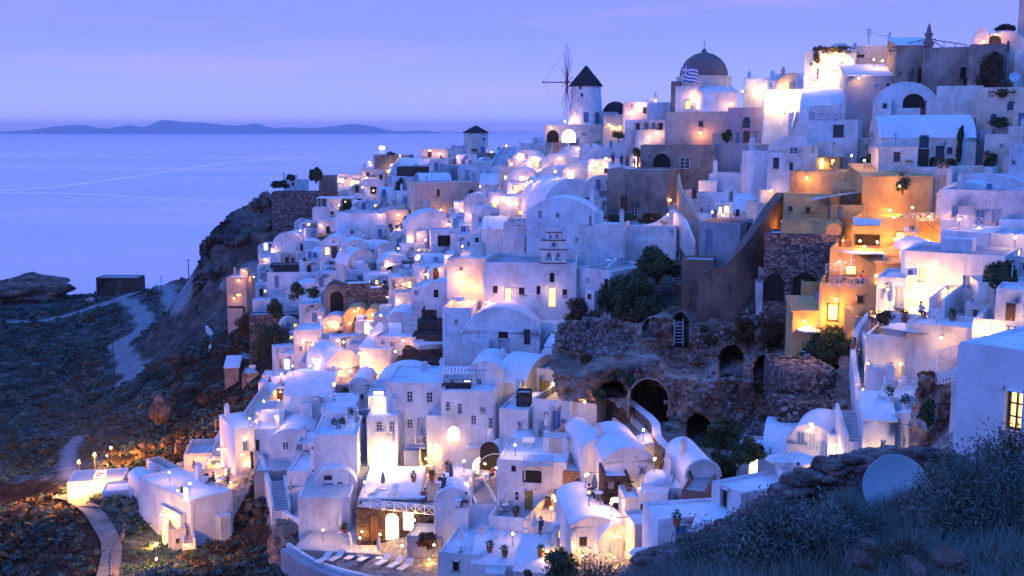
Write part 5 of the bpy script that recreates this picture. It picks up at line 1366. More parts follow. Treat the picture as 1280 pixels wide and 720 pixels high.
# ------------------------------------------------------------------ small houses, porches and walls wherever bare slope would show inside the town
FILL = []
def fill_pass(step, rnd):
    bpy.context.view_layer.update()
    dg = bpy.context.evaluated_depsgraph_get()
    spots_ = []
    y = 190
    while y < 700:
        x = 330
        while x < 1275:
            px, py = x + rnd.uniform(-3, 3), y + rnd.uniform(-3, 3)
            if inpoly(np.array([px]), np.array([py]), town_px)[0] and not inpoly(np.array([px]), np.array([py]), [(684, 396), (835, 300), (880, 300), (870, 370), (960, 372), (1040, 395), (1080, 430), (1076, 520), (1000, 530), (930, 600), (850, 612), (770, 530), (684, 505)])[0]:
                d = ray(px, py).normalized(); ok, loc, nn, i, ob, mt = scene.ray_cast(dg, d * 58, d, distance=700)
                if ok and ob.name.startswith('hillside'): spots_.append((px, py, loc))
            x += step
        y += step
    rnd.shuffle(spots_)
    for px, py, loc in spots_:
        if loc.y < 62 or len(FILL) > 120: continue
        m_ = F / fwd(loc)                                # pixels per metre
        if any((loc - q).length < 4.6 for q in FILL): continue
        if px < 420 and py > 560: continue
        if 425 < px < 640 and py > 585: continue
        if 1040 < px and 420 < py: continue
        FILL.append(loc); w_ = rnd.uniform(3.2, 5.4) * m_; h_ = rnd.uniform(2.0, 3.3) * m_; d_ = rnd.uniform(3, 5)
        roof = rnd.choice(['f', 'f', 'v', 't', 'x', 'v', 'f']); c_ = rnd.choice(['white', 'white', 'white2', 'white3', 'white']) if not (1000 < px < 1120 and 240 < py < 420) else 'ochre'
        ops = []; yy = py + h_ * .22; base = yy
        if roof != 't' or rnd.random() < .5:
            ops.append('%s %g %g %g %g' % (rnd.choice('dbpgm' if rnd.random() < .4 else 'dbpg'), px - w_ * rnd.uniform(.05, .28), base - 1.0 * m_, .95 * m_, 1.95 * m_))
            ops.append('%s %g %g %g %g' % (rnd.choice('nwwL'), px + w_ * rnd.uniform(.15, .3), base - 1.3 * m_, .7 * m_, .8 * m_))
        kindw = {'f': 'flat roofed cube', 'v': 'round roofed cell', 't': 'walled terrace', 'x': 'low barrel roofed cell'}[roof]
        lb = ' '.join(('small %s tucked by the ' % kindw + nearest(loc)).split()[:16])
        H(px, base, w_, h_, rnd.choice((-24, -14, -8, -4, 6, 12, 20)), d_, roof, c_, ';'.join(ops), lb, rise=rnd.uniform(.25, .5), foot=3)
def nearest(p, skip=()):
    best = min(HOUSES, key=lambda q: ((q[1] - p).length, q[0].name))
    return best[0]['label'].split(' at the right edge')[0]
_R = random.Random(21)
fill_pass(7, _R); n1 = len(FILL); fill_pass(6, _R)
print('FILL', n1, len(FILL))
_used = {}
for q in HOUSES:                                         # no two labels alike
    t = q[0]['label']; k = _used.get(t, 0); _used[t] = k + 1
    if k: q[0]['label'] = ' '.join(([['', 'lower', 'upper', 'outer', 'inner', 'other'][min(k, 5)]] + t.split())[:16])
bpy.context.view_layer.update(); DG = bpy.context.evaluated_depsgraph_get()
# ================================================================== rock faces built as eroded banks with real hollows
def bank(name, x0, x1, y0, y1, knots, arches, label, mat='bankrock', step=2.0, seed=0, amp=1.0, mask=None, cat='rock bank', edge=None):
    """a rock face: knots give (photo y, metres away) down the face, arches give (x, foot y, width, height, metres deep)"""
    nx = int((x1 - x0) / step) + 1; ny = int((y1 - y0) / step) + 1
    ky = [k[0] for k in knots]; kd = [k[1] for k in knots]; V = []; keep = {}
    for j in range(ny):
        for i in range(nx):
            px = x0 + i * step; py = y0 + j * step
            q = Vector((px * .022, py * .022, seed)); wob = 14 * noise.noise(q * .8) + 7 * noise.noise(q * 2.2)
            Y = float(np.interp(py + wob, ky, kd)) + (edge(px, py) if edge else 0)
            Y -= amp * (1.6 * noise.fractal(q * 1.6, .9, 2.1, 5) + .5 * abs(noise.noise(q * 7)))
            for (ax, ay, aw, ah, ad) in arches:
                r = aw / 2; rim = .06 * aw * noise.noise(Vector((px * .09, py * .09, seed)))
                inside = abs(px - ax) < r + rim and ay - ah + r < py < ay or math.hypot(px - ax, (py - (ay - ah + r)) * 1.0) < r + rim and py <= ay - ah + r + 1
                if inside: Y += ad
            p = P(px, py, Y); V.append(p)
            keep[(i, j)] = mask is None or bool(inpoly(np.array([px + 4 * noise.noise(q * 9)]), np.array([py + 4 * noise.noise(q * 8)]), mask)[0])
    mb = MB(); c = V[len(V) // 2].copy(); mb.v = [tuple(v - c) for v in V]
    for j in range(ny - 1):
        for i in range(nx - 1):
            if keep[(i, j)] and keep[(i + 1, j + 1)]: mb.f.append((j * nx + i, j * nx + nx + i, j * nx + nx + i + 1, j * nx + i + 1)); mb.m.append(0)
    o = mb.build(name, mat, None, weld=False, smooth=True); o.location = c; tag(o, label, cat); return o
def _br():
    m, n, l, b = nt('bank_rock'); mp = coords(n, l); mp2 = coords(n, l, 'Object', (1, 1, 2.6)); a = noi(n, l, mp2, .16, 8, .68); f = noi(n, l, mp, 1.5, 8, .72)
    v = n.new('ShaderNodeTexVoronoi'); v.inputs['Scale'].default_value = 1.5; l.new(mp2.outputs[0], v.inputs['Vector'])
    r = ramp(n, [(.32, (.07, .055, .05)), (.44, (.20, .125, .095)), (.54, (.34, .23, .18)), (.66, (.46, .40, .36))]); l.new(a.outputs[0], r.inputs[0])
    r3 = ramp(n, [(.3, (.35,) * 3), (.68, (1.35,) * 3)]); l.new(f.outputs[0], r3.inputs[0])
    r4 = ramp(n, [(.0, (.75,) * 3), (.5, (1.1,) * 3)]); l.new(v.outputs['Distance'], r4.inputs[0])
    c1 = mixc(n, l, 1.0, r.outputs[0], r3.outputs[0], 'MULTIPLY'); l.new(mixc(n, l, 1.0, c1, r4.outputs[0], 'MULTIPLY'), b.inputs['Base Color'])
    b.inputs['Roughness'].default_value = .95; q = bump(n, l, f.outputs[0], b, .35, .9); bump(n, l, v.outputs['Distance'], b, .15, .7, q); return m
MAKERS['bankrock'] = _br
bank('rock_bank', 684, 1076, 380, 612,
     [(380, 132), (398, 127), (404, 121.5), (446, 119.5), (452, 115), (466, 110), (472, 107), (532, 105), (540, 101), (552, 97), (600, 91.5), (612, 90)],
     [(811, 527, 46, 52, 9), (766, 498, 34, 22, 6), (850, 436, 20, 44, 7), (914, 474, 30, 42, 8), (960, 488, 38, 44, 8), (873, 560, 28, 42, 7), (816, 424, 26, 26, 3)],
     'eroded brown rock bank full of dark arched cave mouths', seed=3, mask=[(700, 404), (740, 396), (790, 402), (830, 384), (872, 378), (960, 372), (1040, 402), (1072, 432), (1070, 508), (1010, 520), (945, 530), (930, 560), (906, 590), (860, 600), (826, 560), (800, 524), (764, 502), (700, 500), (684, 450)])
# crown of the cave arch
mb = MB(); arc = [P(811 + 25.5 * math.cos(t), 500 - 27 * math.sin(t), 104.0) for t in [PI * k / 16 for k in range(17)]]; c = arc[0].copy()
mb.tube([P(836.5, 524, 104) - c] + [p - c for p in arc] + [P(785.5, 524, 104) - c], .11, 6); o = mb.build('arch_rim', 'tan', None, smooth=True); o.location = c; tag(o, 'pale plaster rim round the biggest cave mouth', 'arch')
mb = MB(); c = P(848, 432, 119.5)
for x in (-.5, .5): mb.bar((x, 0, 0), (x, .3, 2.9), .07)
for k in range(1, 8): mb.bar((-.5, .04 * k, k * .36), (.5, .04 * k, k * .36), .05)
o = mb.build('ladder', 'palewood', None, weld=False); o.location = c; tag(o, 'pale ladder leaning in the tall ruin doorway', 'ladder')
bank('crag', 1128, 1212, 458, 580, [(458, 84), (464, 78), (520, 76.5), (566, 76), (580, 75)], [], 'brown volcanic crag under the pink railed terrace', seed=9, step=1.6, amp=.9,
     mask=[(1150, 466), (1166, 472), (1205, 492), (1212, 520), (1212, 572), (1134, 572), (1136, 530), (1142, 500)], edge=lambda px, py: ((px - 1176) / 40) ** 2 * 3)
bank('gully_rock', 322, 392, 640, 735, [(640, 112), (660, 107), (735, 100)], [], 'pale eroded gully rock left of the pool deck', seed=12, step=2, amp=1.1, mask=[(345, 645), (385, 655), (392, 735), (322, 735), (330, 690)], edge=lambda px, py: ((px - 360) / 30) ** 2 * 2)
bank('buttress', 1038, 1078, 440, 510, [(440, 101), (510, 94)], [], 'grey leaning rock buttress beside the curving stairway', seed=15, step=1.6, amp=.6, mask=[(1048, 446), (1070, 440), (1078, 508), (1040, 508)])

MAKERS['cliffrock'] = rocky((.03, .032, .035), (.10, .09, .085), (.24, .21, .19), .12, 1.2)
bank('cliff', 222, 350, 232, 396, [(232, 326), (262, 316), (285, 309), (300, 305), (340, 300), (388, 291), (396, 289)], [], 'rugged dark rock cliff dropping from the old fort', mat='cliffrock', step=1.5, seed=22, amp=4.2,
     mask=[(334, 236), (348, 252), (346, 330), (330, 394), (236, 394), (240, 372), (240, 350), (247, 334), (250, 302), (268, 286), (284, 268), (306, 256)])
MAKERS['hedgeground'] = rocky((.02, .02, .02), (.05, .04, .035), (.1, .08, .07), .8, .2)
# ================================================================== landmarks
def windmill():
    Y = 222; c = P(732, 158, Y); s = fwd(c) / F
    e = empty('windmill', c); tag(e, 'large white windmill with dark pointed roof and bare red spokes', 'windmill')
    r0, r1, h = 21.5 * s, 18.5 * s, 50 * s
    mb = MB(); mb.lathe([(r0, -3), (r0, 0), (r0 * .97, h * .3), (r1 * 1.02, h * .8), (r1, h)], 32); mb.build('tower', 'white', e, smooth=True)
    mb = MB(); mb.lathe([(r1 * 1.14, h - .15), (r1 * 1.14, h), (r1 * .8, h + 1.3), (r1 * .45, h + 2.5), (r1 * .12, h + 3.7), (.02, h + 4.0)], 32); mb.lathe([(.001, h - .15), (r1 * 1.14, h - .15)], 32)
    mb.build('roof', 'cone', e, smooth=True)
    for (px, py, w_, h_, nm) in ((724, 111, 3, 4, 'window'), (726, 120, 3, 4, 'window'), (731, 147, 6, 12, 'door'), (745, 148, 6, 14, 'door')):
        x = (px - 732) * s; z = (158 - py) * s; rr = r0 * (1 - .14 * z / h); x = max(-rr * .9, min(rr * .9, x)); y = -math.sqrt(rr * rr - x * x)
        a = math.atan2(y, x) + PI / 2; mb = MB(); mb.box(-w_ * s / 2, w_ * s / 2, -.12, .5, -h_ * s / 2, h_ * s / 2); o = mb.build(nm, 'brownwood', e); o.location = (x, y, z); o.rotation_euler = (0, 0, a)
        mb = MB(); mb.box(-w_ * s / 2 + .1, w_ * s / 2 - .1, -.15, -.125, -h_ * s / 2 + .1, h_ * s / 2 - .1); q = mb.build('panel', 'bluewood' if nm == 'door' else 'glass', o)
    hub = Vector(((708 - 732) * s, -1.0, (158 - 104) * s)); ax = Vector((-1, -.1, 0)).normalized(); side = ax.cross(Vector((0, 0, 1)))
    mb = MB(); mb.bar(hub - ax * 5.5, hub + ax * 5.0, .22); mb.tube([hub - ax * .25, hub + ax * .35], .45, 10); mb.build('axle', 'redmetal', e, weld=False)
    tips = []; Rr = 46 * s
    for k in range(12):
        t = 2 * PI * k / 12 + .09; q = hub + (side * math.sin(t) + Vector((0, 0, 1)) * math.cos(t)) * Rr * (1 + .03 * math.sin(k * 5)); tips.append(q)
        mb = MB(); mb.tube([hub, hub + (q - hub) * .5, q], [.10, .08, .05], 6); mb.build('sail_spoke', 'redmetal', e)
    mb = MB()
    for k in range(12):
        mb.bar(tips[k], tips[(k + 1) % 12], .018); mb.bar(tips[k], hub + ax * 5.0, .014)
    mb.build('rigging', 'greymetal', e, weld=False)
windmill()
def small_mill():
    Y = 290; c = P(595, 195, Y); s = fwd(c) / F
    e = empty('windmill', c); tag(e, 'small white round windmill with low dark cone roof and no sails', 'windmill')
    r = 15.5 * s; h = 29 * s; mb = MB(); mb.lathe([(r * 1.02, -3), (r, 0), (r * .97, h)], 32); mb.build('tower', 'white3', e, smooth=True)
    mb = MB(); mb.lathe([(.001, h - .1), (r * 1.05, h - .1), (r * 1.05, h + .05), (r * .5, h + 1.1), (.05, h + 1.9)], 32); mb.build('roof', 'cone', e, smooth=True)
    for (x, z, w_, h_, m_) in ((1.9, 1.5, 1.2, 1.9, 'bluewood'), (-.3, 1.6, 1.6, .7, 'rust'), (2.2, 4.4, .5, .6, 'glass')):
        y = -math.sqrt(max(.1, r * r - x * x)); a = math.atan2(y, x) + PI / 2; mb = MB(); mb.box(-w_ / 2, w_ / 2, -.08, .5, -h_ / 2, h_ / 2); o = mb.build('door' if m_ == 'bluewood' else 'window', m_, e); o.location = (x, y, z); o.rotation_euler = (0, 0, a)
small_mill()
def add_dome():
    root, O, ang, W, d, Ht, _ = on_roof(dome); s = fwd(O) / F; cx, cyy = 0, d / 2
    mb = MB(); R0 = 34 * s; hd = 13 * s
    mb.lathe([(R0, Ht - .3), (R0, Ht + hd - .3), (R0 * 1.03, Ht + hd - .3), (R0 * 1.03, Ht + hd), (R0 * .93, Ht + hd)], 32, c=(cx, cyy, 0)); mb.build('drum', 'cream', root, smooth=False, bevel=.04)
    mb = MB(); Rd = 30.5 * s; mb.lathe([(Rd * math.cos(t), Ht + hd + Rd * .98 * math.sin(t)) for t in [PI / 2 * k / 14 for k in range(15)]], 36, c=(cx, cyy, 0)); mb.build('dome', 'dome', root, smooth=True)
    z = Ht + hd + Rd * .96; mb = MB(); mb.lathe([(.5, z), (.45, z + .4), (.2, z + .7), (.05, z + .9)], 12, c=(cx, cyy, 0)); mb.bar((0, cyy, z + .8), (0, cyy, z + 2.0), .08); mb.bar((-.35, cyy, z + 1.55), (.35, cyy, z + 1.55), .08); mb.build('cross', 'dome', root)
add_dome()
o = P(769, 152, 224); e = empty('domed_building', o); tag(e, 'dark domed roof on the skyline right of the windmill', 'building')
mb = MB(); s = fwd(o) / F; mb.lathe([(17 * s, -2), (17 * s, 6 * s)] + [(17 * s * math.cos(t), 6 * s + 19 * s * math.sin(t)) for t in [PI / 2 * k / 10 for k in range(1, 11)]], 28); mb.build('dome', 'cone', e, smooth=True)
mb = MB(); mb.box(7 * s, 11 * s, -3, -2, -1, 20 * s); mb.build('chimney', 'tan', e, bevel=.05)

def bell_gable():
    root, O, ang, W, d, Ht, _ = on_roof(church); s = fwd(O) / F; x0 = (676 - 662) * s; x1 = (707 - 662) * s; w_ = x1 - x0; zb = Ht - .1
    def T(u, v, t): return Vector((x0 + u, -.05 + t, zb + v))
    th = .7; tiers = [(0, w_, 0, 1.75, [(.55, w_ / 2 - .18), (w_ / 2 + .18, w_ - .55)], .35, 1.5), (.12, w_ - .12, 1.75, 2.9, [(w_ * .34, w_ * .66)], 1.95, 2.75), (w_ * .2, w_ * .8, 2.9, 3.9, [(w_ * .28, w_ * .46), (w_ * .54, w_ * .72)], 3.05, 3.75)]
    mb = MB()
    for (a, b, c, d_, hs, hb, ht) in tiers:
        hl = [(p, q, hb, ht, 1) for p, q in hs]
        holes_wall(mb, T, a, b, c, d_, hl, th); holes_wall(mb, lambda u, v, t: T(u, v, th), a, b, c, d_, hl, 0.0001)
        mb.face([T(a, c, 0), T(a, c, th), T(a, d_, th), T(a, d_, 0)]); mb.face([T(b, c, 0), T(b, d_, 0), T(b, d_, th), T(b, c, th)])
        mb.face([T(a, d_, 0), T(b, d_, 0), T(b, d_, th), T(a, d_, th)])
    arc = [(w_ / 2 + w_ * .3 * math.cos(PI * k / 10), 3.9 + .55 * math.sin(PI * k / 10)) for k in range(11)]
    mb.face([T(x, y, 0) for x, y in arc][::-1]); mb.face([T(x, y, th) for x, y in arc])
    for p, q in zip(arc, arc[1:]): mb.face([T(*p, 0), T(*q, 0), T(*q, th), T(*p, th)])
    bt = mb.build('bell_tower', 'white', root)
    cb = MB()
    for (z, a, b) in ((.02, -.06, w_ + .06), (1.72, -.08, w_ + .08), (2.87, .02, w_ - .02), (3.87, w_ * .17, w_ * .83)): p = T(a, z, -.09); q = T(b, z + .12, th + .09); cb.box(p.x, q.x, p.y, q.y, p.z, q.z)
    cb.build('cornice', 'redwood', bt, weld=False)
    for (u, z, r) in ((w_ * .31, 1.15, .2), (w_ * .69, 1.15, .2), (w_ * .5, 2.45, .22), (w_ * .37, 3.5, .13), (w_ * .63, 3.5, .13)):
        b = MB(); p = T(u, z, th / 2); b.lathe([(r, -.3), (r * .75, -.15), (r * .6, .05), (.05, .15), (.02, .3)], 12, c=(p.x, p.y, p.z)); b.build('bell', 'redmetal', bt, smooth=True)
bell_gable()
# flag on its pole
c = P(853, 110, 183); e = empty('flag', c); tag(e, 'blue and white striped flag with a white cross waving before the dome', 'flag'); s = fwd(c) / F
mb = MB(); mb.tube([(0, 0, -.3), (0, 0, 28 * s)], .05, 8); mb.build('flagpole', 'whitewood', e)
mb = MB(); fw_, fh_ = 20 * s, 19 * s
NXF, NYF = 27, 9
def fpt(u, v): return Vector((.08 + u * fw_ * .95, math.sin(u * 7) * .28 * (u + .2) + v * .1, 27 * s - fh_ * v - u * u * fh_ * .22 + math.sin(u * 9 + v) * .07))
for i in range(NXF):
    for j in range(NYF):
        u0, u1, v0, v1 = i / NXF, (i + 1) / NXF, j / NYF, (j + 1) / NYF
        canton = i < 10 and j < 5; m_ = (1 if (i in (4, 5) or j == 2) else 0) if canton else (j % 2)
        mb.face([fpt(u0, v0), fpt(u0, v1), fpt(u1, v1), fpt(u1, v0)], m_)
MAKERS['flagblue'] = paint((.05, .09, .38), .8); mb.build('cloth', ['flagblue', 'canvas'], e, weld=True, smooth=True)
# antenna, mast and iron pergola on the skyline
def skyl(label, name, cat, build, mat='greymetal'):
    mb = MB(); build(mb); ob = mb.build(name, mat, None, weld=False); tag(ob, label, cat); return ob
skyl('tall thin television antenna on the skyline hotel', 'antenna', 'antenna', lambda mb: [mb.bar(P(1086, 56, 168), P(1086, 35, 168), .1)] + [mb.bar(P(1086 - w_, y, 168), P(1086 + w_, y + 1, 168), .07) for w_, y in ((5, 37), (3, 40), (4, 43))])
skyl('dark flag mast between the skyline hotel and the iron pergola', 'mast', 'mast', lambda mb: [mb.bar(P(1112, 76, 164), P(1112, 40, 164), .12), mb.bar(P(1111, 44, 164), P(1115, 42, 164), .1)])
def perg(mb):
    Yp = 157; a = lambda x, y, dy=0: P(x, y, Yp + dy)
    for dy in (0, 4):
        mb.bar(a(1112, 60, dy), a(1152, 50, dy), .12); mb.bar(a(1152, 50, dy), a(1170, 49, dy), .1); mb.bar(a(1112, 63, dy), a(1160, 64, dy), .1); mb.bar(a(1167, 50, dy), a(1208, 56, dy), .12); mb.bar(a(1167, 52, dy), a(1180, 60, dy), .1)
        for x, y in ((1112, 60), (1125, 57), (1140, 53), (1180, 52), (1194, 54), (1208, 56)): mb.bar(a(x, y, dy), a(x, 70, dy), .08)
        mb.bar(a(1150, 51, dy), a(1140, 62, dy), .08)
    for x, y in ((1112, 60), (1125, 57), (1140, 53), (1152, 50), (1180, 52), (1194, 54), (1208, 56)): mb.bar(a(x, y), a(x, y, 4), .07)
skyl('rusty iron pergola frame on the skyline', 'pergola', 'pergola', perg, 'rust')
def bellf(mb):
    c = P(1160, 62, 156); mb.lathe([(.3, 0), (.75, .5), (.8, 1.0), (.5, 1.3), (.45, 1.9), (.7, 2.1), (.35, 2.3), (.25, 3.0), (.05, 3.6)], 10, c=c)
skyl('carved lantern finial standing on the iron pergola', 'finial', 'ornament', bellf, 'dome')
# power poles on the dark slope
for (x, y, h, lb) in ((236, 345, 22, 'wooden power pole at the foot of the cliff'), (202, 368, 24, 'wooden power pole beside the upper dirt road'), (143, 470, 56, 'tall wooden power pole in front of the road bend'), (355, 224, 9, 'short post on the old fort roof')):
    c = gp(x, y) if y != 224 else P(x, y, 303); s = fwd(c) / F; e = empty('power_pole', c); tag(e, lb, 'pole'); mb = MB(); mb.tube([(0, 0, -.5), (0, 0, h * s)], [.16, .10], 8); mb.build('pole', 'brownwood', e)
    mb = MB(); mb.bar((-.8, 0, h * s - .6), (.8, 0, h * s - .6), .1); mb.build('crossbar', 'brownwood', e)
for (x, y, w_, h_, lb, mt) in ((113, 377, 10, 5, 'white car parked beside the dirt road', 'whitewood'),):
    c = gp(x, y); s = fwd(c) / F; e = empty('parked_car', c, .1); tag(e, lb, 'car'); L, Hh = 4.2, 1.45
    mb = MB(); pr = [(-2.1, .35), (-2.1, .85), (-1.3, .95), (-.8, 1.4), (.7, 1.42), (1.4, .95), (2.1, .8), (2.1, .35)]
    mb.face([(x_, -.8, z_) for x_, z_ in pr][::-1]); mb.face([(x_, .8, z_) for x_, z_ in pr])
    for p, q in zip(pr, pr[1:] + pr[:1]): mb.face([(p[0], -.8, p[1]), (q[0], -.8, q[1]), (q[0], .8, q[1]), (p[0], .8, p[1])])
    mb.build('body', mt, e, bevel=.06); mb = MB(); mb.box(-1.0, 1.1, -.81, .81, .98, 1.3); mb.build('window', 'glass', e)
    for wx in (-1.3, 1.3):
        for wy in (-.8, .8): mb = MB(); mb.tube([(wx, wy - .1, .33), (wx, wy + .1, .33)], .33, 14); mb.build('wheel', 'darkhole', e)

# ================================================================== stairways
stairs(455, 606, 456, 522, 15, 26, 'long steep white stairway left of the seven window hotel', lift=.6, Y0=112, Y1=134, wallh=.25)
stairs(838, 268, 846, 236, 15, 12, 'orange lit stairs beside the weathered stone house', tread='tan', lift=.6)
stairs(868, 312, 846, 272, 12, 14, 'narrow stairs going down right of the oval garden', lift=.5, tread='roofg')
stairs(852, 362, 862, 316, 20, 14, 'grey stone stairs left of the big brown wall', mat='tan', tread='roofg', lift=.4)
stairs(526, 358, 524, 310, 12, 20, 'lamp lit stairway in the middle of the left cluster', tread='peach', lift=1.0)
stairs(1078, 492, 1080, 446, 14, 13, 'curving lamp lit stairway with white coping', tread='tan', lift=.5, Y0=93, Y1=101)
stairs(1072, 562, 1058, 520, 22, 10, 'left of the twin stairways with dark treads', tread='roofg', lift=.5, Y0=82, Y1=88)
stairs(1092, 556, 1090, 522, 20, 7, 'right of the twin stairways, wide and pale', tread='roofw', lift=.5, Y0=82, Y1=87)
stairs(628, 684, 628, 656, 13, 8, 'short lower stairs right of the scroll gable house', lift=.4, Y0=93, Y1=98)
stairs(608, 642, 590, 612, 22, 9, 'fan of steps between courtyard and patio', tread='roofg', lift=.6, Y0=99, Y1=107)
stairs(818, 574, 778, 542, 22, 12, 'lamp lit flight of steps along the rough lane wall', tread='tan', lift=.5, Y0=97, Y1=107)
stairs(306, 540, 350, 474, 16, 26, 'long glowing stairway climbing beside the dark slope', tread='cream', lift=.6, Y0=150, Y1=178, wallh=.8)
stairs(352, 644, 346, 606, 18, 12, 'curved stair from the paved yard down to the loungers', lift=.5, Y0=113, Y1=122)
stairs(622, 212, 636, 186, 16, 14, 'right hand ridge stairway with white sides', lift=.5, tread='grey', Y0=240, Y1=262)
stairs(588, 214, 596, 198, 10, 8, 'small blue shaded steps under the small windmill', lift=.5, tread='grey')
stairs(648, 208, 660, 182, 16, 12, 'white stairway climbing to the windmill', lift=.5)
stairs(236, 684, 232, 650, 10, 9, 'orange lit steps up to the cliff edge villa', tread='peach', lift=.4, Y0=114, Y1=122)
stairs(494, 222, 508, 196, 12, 8, 'floodlit ramp of wide white steps on the ridge', lift=.5, tread='white', Y0=270, Y1=296)
stairs(1126, 112, 1156, 74, 12, 16, 'steep outside stair against the brown skyline house', mat='tan', tread='peach', lift=1.5, Y0=155, Y1=162)
stairs(1170, 398, 1228, 352, 12, 18, 'long stair ramp with white wall behind the pink lit house', tread='roofg', lift=.8, Y0=93, Y1=104, wallh=.9)
stairs(996, 168, 1004, 130, 10, 14, 'steep stair among the floodlit steps below the skyline', lift=.6, Y0=164, Y1=172)
stairs(464, 470, 452, 448, 14, 8, 'orange lit steps above the pool terrace', tread='ochre', lift=.6, Y0=146, Y1=156)
stairs(420, 712, 470, 690, 14, 2, 'two low steps at the pool deck', lift=.2, Y0=99, Y1=101, side=False)
# terraced dark stone steps left of the round barn vault
for i, (x, y, w_) in enumerate(((552, 404, 50), (550, 420, 58), (546, 436, 62), (536, 454, 66), (528, 470, 72))):
    H(x, y, w_, 17, -6, 4.5, 'f', 'lava', '', ['topmost', 'second', 'third', 'fourth', 'lowest'][i] + ' of the dark stone garden terraces left of the round vault', name='terrace_wall', cat='wall', roofc='hedgeground', Y=[150, 146, 142, 138, 134][i], par=.05, foot=4)

# ================================================================== ruins in the hollow
def arch_cave(x, y, w_, h_, d, mat, label, Y, yaw=0, thick=9, ring=True):
    """a vaulted cave mouth: face wall with an arched opening and a dark interior"""
    H(x, y, w_, h_, yaw, d, 'v', mat, 'O %g %g %g %g' % (x, y - h_ * .38, w_ * .62, h_ * .74), label, name='cave_house', cat='cave house', Y=Y, roofc=mat, rise=.3, foot=5, bev=.2)
#H(912, 492, 66, 58, -10, 8, 'f', 'tanrock', 'o 912 458 30 42', 'roofless rock hall with a wide square opening', name='cave_house', cat='cave house', Y=113, roofc='tanrock', foot=5, bev=.25)
#H(822, 436, 40, 40, 14, 5, 'f', 'tanrock', 'o 817 420 20 16', 'broken brown ruin chamber left of the tall doorway', name='cave_house', cat='cave house', Y=123, roofc='tanrock', bev=.25)
#H(900, 430, 60, 46, -10, 8, 'f', 'rubble', '', 'crumbled rubble block right of the tall doorway', name='ruin', cat='ruin', Y=122, roofc='tanrock', bev=.3)
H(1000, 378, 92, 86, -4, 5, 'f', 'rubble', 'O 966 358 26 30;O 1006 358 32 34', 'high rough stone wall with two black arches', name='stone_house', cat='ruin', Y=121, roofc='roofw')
H(898, 342, 50, 64, -12, 8, 'f', 'grey', 'n 868 324 2 5;w 873 338 4 6;b 886 300 8 26', 'roofless blue grey ruin with one pale niche', name='ruin', cat='ruin', Y=133, roofc='brown')
H(872, 350, 40, 26, -4, 4, 'f', 'brown', '', 'low brown wall block before the blue grey ruin', name='ruin', cat='ruin', Y=129)
H(1018, 492, 60, 26, 20, 8, 'F', 'rubble', '', 'triangular rubble terrace with a white edge line', name='stone_terrace', cat='terrace', Y=99, roofc='rubble')
H(1006, 520, 66, 16, 6, 5, 'f', 'lava', '', 'low ragged stone wall with grass top above the lit vault house', name='terrace_wall', cat='wall', Y=94, roofc='tanrock')
#H(1060, 500, 34, 70, 20, 5, 's', 'grey', '', 'grey leaning rock buttress beside the curving stairway', name='buttress', cat='wall', Y=95, back=1.5)
H(740, 440, 90, 18, -4, 4, 'f', 'lava', '', 'long low dry stone terrace under the rubble heap', name='terrace_wall', cat='wall', Y=122, roofc='tanrock')
wall([(872, 376), (905, 372), (925, 352), (945, 326), (960, 302), (975, 272)], [34, 40, 44, 46, 44, 30], 1.0, 'brown', 'great curving brown retaining wall climbing to the ochre complex', 'brown', Ys=[127, 126, 126, 128, 131, 134], depth=5, sub=5, name='retaining_wall')
wall([(640, 388), (680, 388), (706, 380), (735, 362), (752, 350), (770, 330)], [10, 12, 12, 12, 10, 8], .5, 'white2', 'curved white parapet below the church', None, Ys=[138, 137, 136, 137, 138, 140], depth=4, name='parapet_wall')
wall([(700, 494), (740, 496), (775, 508), (800, 530), (818, 552), (822, 572), (840, 588), (868, 590)], [12, 13, 14, 18, 24, 26, 26, 22], .7, 'lanewall', 'long rough stone lane wall with white top winding round the caves', 'white', Ys=[114, 113, 110, 106, 101, 97, 93, 92], depth=3.5)
wall([(1086, 402), (1072, 424), (1066, 446), (1068, 470), (1072, 492)], [12, 14, 14, 14, 12], .5, 'white2', 'curved white parapet left of the curving stairway', None, Ys=[104, 101, 98, 95, 93], depth=5, name='parapet_wall')
wall([(326, 575), (333, 600), (345, 632), (360, 652), (384, 662), (398, 672)], [10, 10, 11, 11, 12, 12], .5, 'white', 'curved white parapet along the paved yard above the dark gully', None, Ys=[130, 124, 117, 112, 108, 106], depth=3, name='parapet_wall')
wall([(360, 686), (392, 706), (440, 722), (500, 734)], [8, 8, 8, 8], .4, 'white2', 'curved outer rim of the pool deck', None, Ys=[101, 98, 95, 93], depth=3.5, name='pool_rim')
wall([(752, 284), (790, 288), (820, 284), (842, 268)], [6, 6, 7, 7], .4, 'white', 'curved white rim of the oval garden', None, Ys=[150, 149, 149, 151], depth=3, name='garden_wall')
wall([(843, 272), (856, 286), (862, 300), (868, 312)], [10, 12, 12, 10], .4, 'white', 'white side wall of the narrow stairs by the oval garden', None, Ys=[148, 145, 143, 141], depth=3, name='parapet_wall')
wall([(848, 226), (852, 246), (862, 262), (876, 286)], [8, 10, 10, 8], .4, 'peach', 'orange lit curving wall right of the lit stairs', None, Ys=[160, 156, 152, 147], depth=3, name='parapet_wall')
wall([(762, 208), (790, 216), (812, 224), (830, 238)], [6, 6, 6, 6], .6, 'white', 'white sloping coping above the weathered stone house', None, Ys=[172, 168, 165, 162], depth=3, name='parapet_wall')
wall([(100, 636), (122, 636), (150, 640), (156, 664), (142, 690), (140, 722)], [4, 4, 4, 4, 4, 4], .4, 'lanewall', 'low dry stone wall beside the footpath', None, depth=1.5)
wall([(0, 394), (30, 393), (62, 392)], [3, 3, 3], .5, 'rubble', 'thin stone field wall at the left edge', None, depth=1)
